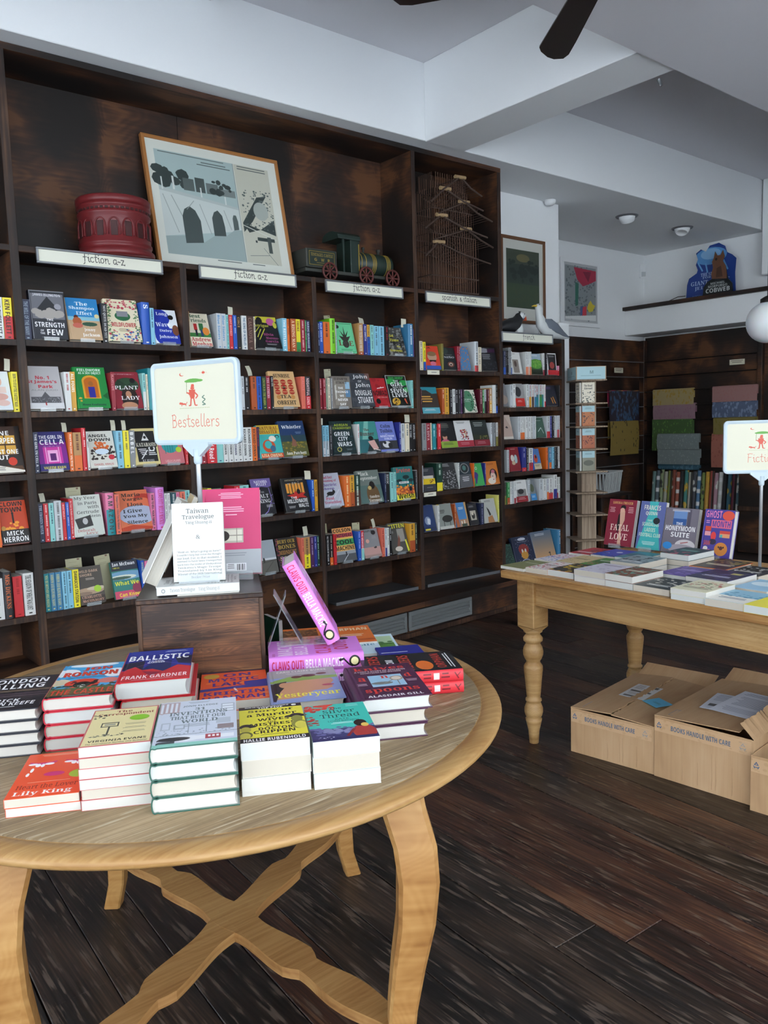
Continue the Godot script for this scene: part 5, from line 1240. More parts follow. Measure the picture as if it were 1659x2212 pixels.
	"b4 5 629|F 3854 118 190 15 navyhorse|S 3988 19 white 185 ~@777|F 4008 141 185 14 tree|S 4163 12 rust 180 ~@fec|F 4176 124 180 14 village|F 4314 96 165 14 blackphoto|S 4428 42 navy 165 ~@99b|F 4471 143 185 14 greyfigure|S 4629 14 lemon 210 ~@887",
	"b5 1 1754|S 4704 27 navy/blue70 178 ~@99a|S 4734 14 black 178 ~@ccc|S 4749 16 black 178 ~@ccc|S 4767 30 grey 205 ~@444|S 4799 15 white/blue70 178 ~@555|F 4815 101 170 12 whitephoto|S 4972 16 white/orange65 180 ~@555|S 4989 15 white/orange65 180 ~@555|S 5005 16 white/orange65 180 ~@555|S 5022 9 white/orange65 180 ~@555|F 5032 131 165 12 greenland|S 5179 22 white/crimson75 175 ~@555|S 5205 19 black 175 ~@ccc|F 5225 113 172 6 redframe|S 5355 28 pink/red40 80 ~@fff",
	"b5 2 1504|F 4688 66 180 14 greypaper|S 4776 29 silver 175 ~@555|S 4807 34 white 178 ~@555|F 4842 105 180 12 redband|S 4972 28 white 180 ~@555|S 5002 28 silver/gold55 178 ~@a33|S 5033 26 white/brown55 178 ~@a33|S 5061 24 silver/steel55 178 ~@a33|S 5087 36 silver/teal45 178 ~@a33|S 5125 34 silver/green45 178 ~@a33|S 5161 22 white/teal45 178 ~@a33|S 5185 16 white/red75 178 ~@a33|F 5202 148 170 14 darkstick|S 5374 9 charcoal 175 ~@ccc|S 5392 6 black 175 ~@ccc",
	"b5 3 1255|F 4694 111 190 14 blush|S 4862 25 silver 178 ~@777|S 4889 21 white/orange70 178 ~@777|S 4912 19 white/orange70 178 ~@777|S 4933 19 white/orange70 178 ~@777|S 4954 28 white 178 ~@777|S 4989 26 white 178 ~@444|S 5017 26 white 178 ~@444|S 5045 26 silver 178 ~@777|S 5073 13 white 178 ~@777|F 5087 106 160 15 greenwave|S 5210 42 silver/red70 175 ~@777|S 5255 25 indigo 175 ~@bbd|S 5282 27 black 175 ~@bbb|S 5311 25 white 178 ~@777|S 5339 27 silver/red65 178 ~@777|S 5369 14 white 178 ~@777",
	"b5 4 1004|S 4738 27 silver 175 ~@777|F 4766 125 190 12 redanimals|S 4905 51 indigo/red85 190 ~@aac|S 4961 26 black 178 ~@ddd|S 4990 48 white/red65 178 ~@456|S 5041 11 blue 178 ~@eef|F 5053 86 165 14 bluered|S 5207 25 orange 175 ~@622|S 5234 20 steel/orange70 175 ~@fff|S 5257 20 steel/orange70 175 ~@fff|S 5279 27 sky 175 ~@245|S 5308 20 black 175 ~@ccc|S 5331 20 charcoal 175 ~@ccc|S 5354 23 white 178 ~@777",
	"b5 5 758|S 4702 21 charcoal/olive60 172 ~@9a8|S 4725 34 green/rust70 172 ~@dfd|S 4761 23 white 175 ~@777|S 4786 20 silver 175 ~@777|S 4809 25 white/crimson75 175 ~@777|F 4835 134 172 10 whitered|S 4982 28 silver 175 ~@777|F 5011 64 165 14 bluepic|S 5111 46 silver 175 ~@777|S 5160 41 white 172 ~@777|S 5204 25 silver/orange65 172 ~@536|S 5231 52 white/red70 172 ~@777|S 5288 45 white/indigo60 195 ~@777|S 5338 23 white/red75 172 ~@333|S 5363 20 white 172 ~@333",
	"b5 6 232|F 4688 136 205 20 checker|F 4838 229 245 18 ornate|F 5072 251 262 17 sunset|S 5348 35 steel 262 ~@fff",
]
const CARDS := [
	"b0 1 1872 1141 24 255 n 22 8 the_white_spine",
	"b0 2 1522 1160 26 262 n 25 -14 the_yellow_spine",
	"b1 3 1215 1416 26 250 n 18 -8 the_orange_spine",
	"b1 3 1215 1672 24 258 n 26 -6 the_pale_blue_spine",
	"b1 3 1215 1731 22 256 n 22 -4 the_grey_spine",
	"b1 4 864 1283 26 246 n 20 4 the_red_spine",
	"b1 4 864 1461 74 262 p 4 3 the_pale_grey_cover",
	"b1 5 505 1438 82 246 p 4 3 the_dark_cloud_cover",
	"b1 5 505 1606 82 246 p 4 10 the_striped_cover",
	"b2 1 1865 2412 30 250 n 14 -12 the_blue_spine",
	"b2 2 1516 2527 32 262 n 30 10 the_rust_spine",
	"b2 4 872 2908 40 256 n 20 -6 the_gold_spine",
	"b2 5 514 2876 42 262 n 10 2 the_tan_spine",
	"b3 1 1860 3166 48 255 p 5 10 the_lime_hardback",
	"b3 1 1860 3383 44 248 n 22 -14 the_indigo_spine",
	"b3 1 1860 3748 36 262 n 12 -8 the_steel_blue_spine",
	"b3 2 1511 3139 44 262 p 4 4 the_brown_interior_cover",
	"b3 3 1212 3024 26 245 n 8 -8 the_twin_blue_spines",
	"b3 3 1212 3759 40 256 n 14 -5 the_black_spines",
	"b3 5 508 3061 56 262 p 4 6 the_banded_cover",
	"b3 5 508 3321 52 244 p 4 2 the_grey_pink_cover",
	"b3 5 508 3435 32 262 n 14 14 the_coral_spine",
]

func near_word(e: Dictionary) -> String:
	return e.short

func shelf_books():
	cell(8, 8)
	rng.seed = 5
	for line in ROWS:
		var t: PackedStringArray = line.split("|")
		var hd := t[0].split(" ")
		var bay := hd[0]
		var shelf := int(hd[1])
		var y := int(hd[2]) / 1000.0
		var big := bay in ["b0", "b1", "b2", "b3"]
		var place: String = SHELF_WORDS[shelf - 1] + ", " + BAY_WORDS[bay]
		if shelf == 6:
			place = "on the bench under the French bay"
		var items := []
		for k in range(1, t.size()):
			var f := t[k].split(" ", false, 5)
			var e := {"kind": f[0], "x": int(f[1]) / 1000.0, "w": int(f[2]) / 1000.0}
			if f[0] == "S":
				e.col = f[3].split("/")[0]
				e.low = f[3].split("/")[1] if "/" in f[3] else ""
				e.h = int(f[4]) / 1000.0
				e.text = f[5].split("@")[0]
				e.tcol = Color(f[5].split("@")[1])
				var low_word := ""
				if e.low != "":
					low_word = e.low.rstrip("0123456789")
					e.low_at = int(e.low.trim_prefix(low_word)) / 100.0
				e.low_word = low_word
				var cw: String = e.col.replace("deepgreen", "deep green").replace("deepteal", "deep teal")
				var lw: String = low_word.replace("deepgreen", "deep green").replace("deepteal", "deep teal")
				e.short = cw + " spine" if lw == "" or lw == cw else cw + " and " + lw + " spine"
			else:
				e.h = int(f[3]) / 1000.0 if f[3].is_valid_int() else 0.2
				e.id = f[5]
				e.h = int(f[3]) / 1000.0
				e.tilt = deg_to_rad(float(f[4]))
				e.short = cover[e.id].desc
			items.append(e)
		for k in items.size():
			var e: Dictionary = items[k]
			var o: Node3D
			if e.kind == "S":
				var hard: bool = e.h >= 0.218
				var deep := 0.152 if hard else 0.128
				var len_px := 176 if big else 112
				var wide := clampi(int(e.w / e.h * len_px), 6, 64)
				var low: Color = ink(e.low_word) if e.low_word != "" else Color.BLACK
				var sp := spine_cell(len_px, wide, ink(e.col), low, e.get("low_at", 1.0), e.text, e.tcol, k * 7 + shelf)
				o = make_book(deep, e.h, max(0.006, e.w - 0.0012), hard, {}, sp, ink(e.col), k)
				var lean := rng.randf_range(-0.012, 0.012)
				o.rotation = Vector3(0, PI / 2, 0)
				o.position = Vector3(e.x + e.w * 0.5, y + 0.0005, -0.014 - rng.randf() * 0.012 - deep * 0.5)
				var nb: String = items[k - 1].short if k > 0 else "the upright"
				var nx: String = items[k + 1].short if k < items.size() - 1 else "the upright"
				var kind := "hardback" if hard else "paperback"
				tag(o, unique_label([
					"%s %s, %s" % [e.short, kind, place],
					"%s %s beside %s, %s" % [e.short, kind, nb, place],
					"%s %s between %s and %s, %s" % [e.short, kind, nb.replace(" spine", ""), nx.replace(" spine", ""), place],
					"%s %s, number %s along, %s" % [e.short, kind, ["one", "two", "three", "four", "five", "six", "seven", "eight", "nine", "ten", "eleven", "twelve", "thirteen", "fourteen", "fifteen", "sixteen", "seventeen", "eighteen", "nineteen", "twenty"][k], place]]), "book", "books on the " + BAY_WORDS[bay] + " shelves")
			else:
				var cv: Dictionary = cover[e.id]
				var thick := 0.032 if cv.hard else 0.022
				var fc := front_cell(e.id, 128 if big else 84)
				var sp2 := {}
				o = make_book(e.w, e.h, thick, cv.hard, fc, sp2, cv.col, k)
				var lift := 0.004
				o.rotation = Vector3(-e.tilt, 0, 0)
				o.position = Vector3(e.x + e.w * 0.5, y + lift + sin(e.tilt) * thick * 0.5, -0.008 - cos(e.tilt) * thick * 0.5)
				tag(o, unique_label(["%s with %s, facing out, %s" % ["hardback" if cv.hard else "paperback", cv.desc, place], "%s, copy two, %s" % [cv.desc, place]]), "book", "books on the " + BAY_WORDS[bay] + " shelves")
				if bay in ["b1", "b2", "b3"]:
					book_rest(Vector3(e.x + e.w * 0.5, y, -0.006), e.w, e.tilt, e.h, thick, "clear acrylic rest under the book with " + cv.desc)
	# review cards and slips that stick up out of the books
	var card_n := 0
	for line in CARDS:
		var f: PackedStringArray = line.split(" ")
		var bay := f[0]
		var y: float = int(f[2]) / 1000.0
		var w := int(f[4]) / 1000.0
		var h := int(f[5]) / 1000.0
		var printed := f[6] == "p"
		var c := {}
		if printed:
			c = cell(48, 150)
			c.sheet.img.fill_rect(c.rect, Color("d3d1bd"))
			paint(c.sheet.img, c.rect, "e 78 3 8 2 8a6a60;k 1 a8a898 16 8 60 2;k 2 9a9a8c 20 17 60 5", card_n)
		var foot := 0.2025 if not printed else 0.0004
		var o := piece("shelf_slip", curled_sheet(w, h - foot, float(f[7]) / 1000.0 * (1.0 if printed else 0.7), c, Color("cfcdb9"), 6), (c.sheet.m if printed else sheets[0].m))
		o.position = Vector3(int(f[3]) / 1000.0, y + foot, -0.060 if not printed else -0.108)
		o.rotation = Vector3(0, rng.randf_range(-0.5, 0.3), float(f[8]) / 100.0)
		tag(o, unique_label([("printed cream review card" if printed else "curling cream paper slip") + " above " + f[9].replace("_", " ") + ", " + BAY_WORDS[bay]]), "paper slip", "slips and cards in the shelved books")
		card_n += 1
	for s in [["b4", 3.96, 1.771, "top shelf"], ["b4", 3.90, 0.918, "fourth shelf"]]:
		var c := cell(48, 20)
		c.sheet.img.fill_rect(c.rect, Color("e6e2d0"))
		paint(c.sheet.img, c.rect, "k 1 777777 30 40 50 34", 3)
		var o := piece("shelf_ticket", printed_slab(0.115, 0.030, 0.002, c, Color("e6e2d0")), c.sheet.m, null, Vector3(s[1], s[2] - 0.014, 0.0035))
		tag(o, "small cream shelf-edge ticket on the %s, Spanish and Italian bay" % s[3], "ticket", "shelf-edge tickets")

func book_rest(at: Vector3, w: float, tilt: float, h: float, thick: float, label: String):
	# a bent strip: lip in front, ledge under the book, back leaning with it
	var sh := Shape.new()
	var bw: float = min(0.075, w * 0.6)
	sh.box(Vector3(0, 0.0012, -0.016), Vector3(bw, 0.002, 0.036))
	sh.box(Vector3(0, 0.010, 0.003), Vector3(bw, 0.018, 0.002), 0.0006)
	var t := Transform3D(Basis(Vector3.RIGHT, -tilt), Vector3(0, 0.002, -thick - 0.008))
	sh.box(Vector3(0, 0.05, 0), Vector3(bw, 0.10, 0.002), 0.0, t)
	var o := piece("book_rest", sh.done(), mat.acrylic, null, at)
	tag(o, unique_label([label]), "book rest", "clear acrylic book rests")

# ------------------------------------------------------------------ hand-lettered signs along the deck
func shelf_signs():
	for s in [[1.317, 1.972, 2.243, "fiction a-z", "first fiction bay"], [2.186, 2.830, 2.243, "fiction a-z", "second fiction bay"], [3.047, 3.684, 2.236, "fiction a-z", "third fiction bay"], [3.890, 4.537, 2.232, "spanish & italian", "Spanish and Italian bay"], [4.655, 5.253, 1.995, "french", "French bay"]]:
		var w: float = s[1] - s[0]
		var h := 0.078
		var o := base("bay_sign", Vector3((s[0] + s[1]) / 2, s[2], 0.018))
		tag(o, "cream handwritten sign in a grey holder over the " + s[4], "sign", "handwritten bay signs")
		var c := cell(520, int(520 * (h - 0.018) / (w - 0.018)))
		c.sheet.img.fill_rect(c.rect, Color("e4e4d4"))
		var text: String = s[3]
		var unit: float = c.rect.size.y / 12.2
		var tw := hand_width(text) * unit
		handwrite(c.sheet.img, text, c.rect.position.x + (c.rect.size.x - tw) * (0.52), c.rect.position.y + c.rect.size.y * 0.66, unit, 3.0, Color("33332f"))
		var holder := piece("holder", frame_mesh(w, h, 0.010, 0.016), mat.metal, o, Vector3(0, h / 2, 0))
		piece("card", printed_slab(w - 0.018, h - 0.018, 0.004, c, Color("e4e4d4")), c.sheet.m, o, Vector3(0, h / 2, 0.0))
		piece("back_plate", box_mesh(Vector3(w - 0.004, h - 0.004, 0.003)), mat.metal, o, Vector3(0, h / 2, -0.006))
		o.rotation.x = -0.05

# ------------------------------------------------------------------ the display niches above the deck
func top_deck_things():
	framed_bridge_print()
	red_drum()
	toy_engine()
	bird_cage()

func framed_bridge_print():
	# a drawing of a plain stone river bridge beside a small town plan, leaning in its niche
	var w := 0.90
	var h := 0.765
	var lean := 0.20
	var o := base("framed_print", Vector3(2.475, DECK_Y + 0.0045, -0.146))
	tag(o, "large framed drawing of a river bridge leaning behind the red drum", "picture")
	o.rotation.x = -lean
	piece("frame", frame_mesh(w, h, 0.020, 0.028), plain(Color("a8713f"), 0.45), o, Vector3(0, h / 2, 0))
	var c := cell(900, 765)
	c.sheet.img.fill_rect(c.rect, Color("d9dcd2"))
	paint(c.sheet.img, c.rect, "r 6 8 58 84 a9bcba;r 65 8 28 84 c4c4b4;r 64 8 0.5 84 8a9490;k 1 5a6462 8 9 50 1.6;k 2 5a6462 36 12 26 4;k 2 5a6462 66 9 26 4;"
		+ "d 26 3a4442 6 22 20 14 4;r 24 28 8 10 5a6462;r 33 26 7 12 4a5452;r 41 29 9 9 6a7472;r 50 32 13 6 7a8482;d 12 3a4442 44 26 16 10 2.4;"
		+ "p c8d0cc 6 38 64 46 64 56 64 66 6 78;p b4bebb 6 38 64 46 64 48 6 41;r 8 30 1 10 d0d6d2;r 16 28 1.4 11 d0d6d2;r 36 34 1 8 d0d6d2;r 54 38 1 7 d0d6d2;"
		+ "p 4a5453 20 82 20 60 22 54 26 51 30 54 33 62 33 80;p 4a5453 42 74 42 58 44 53 47 51 50 55 51 64 51 72;p 55605e 58 66 58 56 59 53 61 53 62 58 62 65;"
		+ "p 9aaaa8 6 78 20 76 20 82 33 80 42 73 51 72 58 66 64 65 64 92 6 92;l 8 44 16 74 0.5 97a19e;l 14 44 20 60 0.6 97a19e;l 34 48 40 72 0.5 97a19e;l 30 46 24 54 0.5 97a19e;l 52 50 56 66 0.5 97a19e;"
		+ "p 3a4442 66 58 80 34 88 32 82 42 74 56 66 66;p 3a4442 66 58 92 66 92 52 80 62 70 66;d 90 5a6462 68 28 24 34 0.8;e 82 46 6 8 a9b0a8;l 66 60 92 70 0.6 d0d2c8;r 76 69 14 3 3a4442;r 84 68 3 14 4a5452;r 74 72 1.5 2 3a4442;l 68 86 84 84 0.4 77807c;l 80 78 90 92 0.4 77807c;k 1 5a6462 40 93 22 1.6;k 1 5a6462 68 93 12 1.6", 9)
	piece("print", printed_slab(w - 0.036, h - 0.036, 0.004, c, Color("d9dcd2")), c.sheet.m, o, Vector3(0, h / 2, 0.002))
	piece("back_board", box_mesh(Vector3(w - 0.01, h - 0.01, 0.004)), mat.card_in, o, Vector3(0, h / 2, -0.010))

func red_drum():
	var o := base("lacquer_drum", Vector3(1.772, DECK_Y + 0.001, -0.112))
	tag(o, "large round red lacquered box with carved arches, on the bookcase deck", "box")
	var m := plain(Color("6e2023"), 0.42)
	var dk := plain(Color("3c1414"), 0.6)
	var body := Shape.new()
	body.lathe([[0.0, 0.0], [0.197, 0.0], [0.200, 0.006], [0.200, 0.026], [0.190, 0.034], [0.184, 0.040], [0.184, 0.052], [0.189, 0.057], [0.189, 0.066], [0.183, 0.072], [0.181, 0.20], [0.188, 0.208], [0.188, 0.218], [0.182, 0.224], [0.182, 0.240], [0.190, 0.246], [0.190, 0.256], [0.184, 0.262]], 48)
	piece("drum", body.done(), m, o)
	var lid := Shape.new()
	lid.lathe([[0.184, 0.262], [0.190, 0.266], [0.192, 0.276], [0.192, 0.292], [0.184, 0.300], [0.12, 0.306], [0.0, 0.308]], 48)
	piece("lid", lid.done(), m, o)
	# a ring of carved arches and beads round the side
	for k in 16:
		var a := TAU * k / 16.0
		var arch := Shape.new()
		var pts := []
		for j in 9:
			var b := PI * j / 8.0
			pts.append(Vector3(cos(b) * 0.027, 0.145 + sin(b) * 0.035, 0.1825))
		pts.insert(0, Vector3(0.027, 0.095, 0.1835))
		pts.append(Vector3(-0.027, 0.095, 0.1835))
		arch.tube(pts, [0.0042], 6)
		var p := piece("carved_arch", arch.done(), m, o)
		p.rotation.y = a
		var q: MeshInstance3D = piece("carved_panel", box_mesh(Vector3(0.034, 0.075, 0.004), 0.0015), dk, o, Vector3(sin(a + PI / 16) * 0.0, 0.0, 0.0))
		q.position = Vector3(sin(a) * 0.1815, 0.128, cos(a) * 0.1815)
		q.rotation.y = a
	for k in 44:
		var a := TAU * k / 44.0
		var q: MeshInstance3D = piece("carved_bead", box_mesh(Vector3(0.016, 0.012, 0.005), 0.002), dk, o)
		q.position = Vector3(sin(a) * 0.1825, 0.231, cos(a) * 0.1825)
		q.rotation.y = a

func toy_engine():
	var o := base("toy_engine", Vector3(3.335, DECK_Y + 0.001, -0.155), 0.0)
	tag(o, "old dark green wooden toy steam engine with red spoked wheels, on the bookcase deck", "toy")
	var gr := plain(Color("20302a"), 0.45)
	var gy := plain(Color("3b3d38"), 0.55)
	var gold := plain(Color("9a8030"), 0.5)
	var red := plain(Color("5c2a26"), 0.55)
	var y := 0.062
	piece("chassis", box_mesh(Vector3(0.72, 0.022, 0.15), 0.003), gy, o, Vector3(-0.005, y, 0))
	piece("tender", box_mesh(Vector3(0.235, 0.115, 0.17), 0.004), gy, o, Vector3(-0.245, y + 0.072, 0))
	var c := cell(210, 100)
	c.sheet.img.fill_rect(c.rect, Color("1c2b25"))
	paint(c.sheet.img, c.rect, "r 4 8 92 3 9a8030;r 4 89 92 3 9a8030;r 4 8 1.6 84 9a8030;r 94.4 8 1.6 84 9a8030;F 10 20 80 18 a58a3a TINTAGEL CASTLE;S 22 50 10 18 a58a3a G;S 46 50 12 18 a58a3a W;S 70 50 9 18 a58a3a R;r 30 76 40 2 a58a3a", 2)
	piece("name_panel", printed_slab(0.212, 0.100, 0.002, c, Color("1c2b25")), c.sheet.m, o, Vector3(-0.245, y + 0.072, 0.0862))
	var cab := Shape.new()
	cab.box(Vector3(-0.065, y + 0.125, 0.072), Vector3(0.012, 0.235, 0.012))
	cab.box(Vector3(0.030, y + 0.125, 0), Vector3(0.075, 0.235, 0.155), 0.003)
	var roof := []
	for k in 9:
		var a := PI * k / 8.0
		roof.append(Vector2(cos(a) * 0.088, y + 0.225 + sin(a) * 0.045))
	roof.append(Vector2(-0.088, y + 0.215))
	roof.append(Vector2(0.088, y + 0.215))
	cab.prism(PackedVector2Array(roof), -0.115, 0.068, Transform3D(Basis(Vector3.UP, PI / 2), Vector3(0, 0, 0)))
	piece("cab", cab.done(), gr, o)
	piece("cab_stripe", box_mesh(Vector3(0.006, 0.17, 0.003)), gold, o, Vector3(0.058, y + 0.11, 0.078))
	var rot := Transform3D(Basis(Vector3(0, 0, 1), -PI / 2), Vector3(0.065, y + 0.088, 0))
	var boiler := Shape.new()
	boiler.lathe([[0.0, 0.0], [0.075, 0.0], [0.075, 0.285], [0.070, 0.296], [0.0, 0.30]], 28, Vector3.ZERO, rot)
	piece("boiler", boiler.done(), gr, o)
	for bx in [0.02, 0.055, 0.115, 0.128, 0.141, 0.235, 0.248, 0.261]:
		var b := Shape.new()
		b.lathe([[0.0752, bx], [0.0768, bx + 0.001], [0.0768, bx + 0.005], [0.0752, bx + 0.006]], 28, Vector3.ZERO, rot)
		piece("band", b.done(), gold, o)
	for q in [[0.155, 0.008, 0.040], [0.285, 0.010, 0.038]]:
		var s := Shape.new()
		s.lathe([[0.0, 0], [q[1], 0], [q[1], q[2] * 0.6], [q[1] * 1.5, q[2] * 0.65], [q[1] * 1.4, q[2]], [0.0, q[2]]], 12)
		piece("dome", s.done(), gy, o, Vector3(q[0], y + 0.160, 0))
	var wheel := Shape.new()
	var wt := Transform3D(Basis(Vector3.RIGHT, PI / 2), Vector3.ZERO)
	wheel.lathe([[0.048, -0.007], [0.058, -0.007], [0.058, 0.007], [0.048, 0.007], [0.048, -0.007]], 24, Vector3.ZERO, wt)
	wheel.lathe([[0.0, -0.009], [0.013, -0.009], [0.013, 0.009], [0.0, 0.009]], 12, Vector3.ZERO, wt)
	for k in 8:
		wheel.box(Vector3(0.031, 0, 0), Vector3(0.040, 0.009, 0.008), 0.001, Transform3D(Basis(Vector3(0, 0, 1), TAU * k / 8.0), Vector3.ZERO))
	var wm := wheel.done()
	for x in [-0.195, 0.10, 0.325]:
		for z in [-0.092, 0.098]:
			piece("wheel", wm, red, o, Vector3(x, 0.0585, z))

func bird_cage():
	# a bamboo cage shaped like a tower of stacked gables
	var o := base("bird_cage", Vector3(4.235, DECK_Y + 0.004, -0.165), 0.0)
	tag(o, "tall bamboo bird cage of stacked gabled roofs in the niche over the Spanish bay", "cage")
	var bar := plain(Color("6b5042"), 0.6)
	var roll := plain(Color("a98d68"), 0.55)
	var dark := plain(Color("4b3a32"), 0.65)
	var wb := 0.255
	var bars := Shape.new()
	var tiers := [[0.0, 0.40, 0.235, 0.13], [0.40, 0.575, 0.205, 0.115], [0.575, 0.72, 0.18, 0.10], [0.72, 0.83, 0.155, 0.085]]
	for ti in tiers.size():
		var t: Array = tiers[ti]
		var hx: float = t[2]
		var hz: float = t[3]
		var n := 20 - ti * 2
		for k in n + 1:
			var x: float = -hx + 2 * hx * k / n
			for z in [-hz, hz]:
				bars.box(Vector3(x, (t[0] + t[1]) / 2, z), Vector3(0.0028, t[1] - t[0], 0.0028))
		for k in 11:
			var z: float = -hz + 2 * hz * k / 10.0
			for x in [-hx, hx]:
				bars.box(Vector3(x, (t[0] + t[1]) / 2, z), Vector3(0.0028, t[1] - t[0], 0.0028))
	var bm := piece("bars", bars.done(), bar, o)
	bm.set_meta("kind", "stuff")
	for r in [[0.01, 0.235, 0.13], [0.11, 0.236, 0.131], [0.40, 0.22, 0.12], [0.575, 0.20, 0.11]]:
		var ring := Shape.new()
		for z in [-r[2], r[2]]:
			ring.box(Vector3(0, r[0], z), Vector3(2 * r[1], 0.007, 0.006))
		for x in [-r[1], r[1]]:
			ring.box(Vector3(x, r[0], 0), Vector3(0.006, 0.007, 2 * r[2]))
		piece("rail", ring.done(), dark, o)
	# roofs: rafters and eaves rising to short bamboo ridge rolls, ridge to the front left and the front right in turn
	var ridges := [[-0.17, 0.335, 0.50, 0.27], [0.10, 0.455, 0.30, 0.34], [-0.14, 0.520, 0.44, 0.22], [0.085, 0.640, 0.27, 0.27], [-0.10, 0.705, 0.36, 0.16], [0.05, 0.805, 0.20, 0.19]]
	for k in ridges.size():
		var q: Array = ridges[k]
		var rx: float = q[0]
		var ry: float = q[1]
		var rs := Shape.new()
		rs.tube([Vector3(rx - 0.05, ry, 0.145), Vector3(rx + 0.05, ry + 0.004, 0.145)], [0.013], 10)
		piece("ridge_roll", rs.done(), roll, o)
		var rf := Shape.new()
		var right: float = rx + q[2]
		var left: float = rx - q[3]
		rf.tube([Vector3(rx + 0.02, ry - 0.01, 0.15), Vector3(rx + (right - rx) * 0.45, ry - 0.065, 0.16), Vector3(min(right, 0.36), ry - 0.105, 0.165)], [0.006], 6)
		rf.tube([Vector3(rx - 0.02, ry - 0.01, 0.15), Vector3(max(left, -0.32), ry - 0.115, 0.165)], [0.006], 6)
		rf.tube([Vector3(rx + 0.02, ry - 0.01, -0.10), Vector3(min(right, 0.34), ry - 0.10, -0.12)], [0.005], 6)
		rf.tube([Vector3(rx, ry, 0.15), Vector3(rx, ry, -0.11)], [0.005], 6)
		for j in 9:
			var f := (j + 1) / 10.0
			var px: float = lerpf(rx + 0.02, min(right, 0.34), f)
			rf.box(Vector3(px, ry - 0.012 - 0.095 * f, 0.03), Vector3(0.004, 0.004, 0.27))
		piece("roof", rf.done(), dark, o)

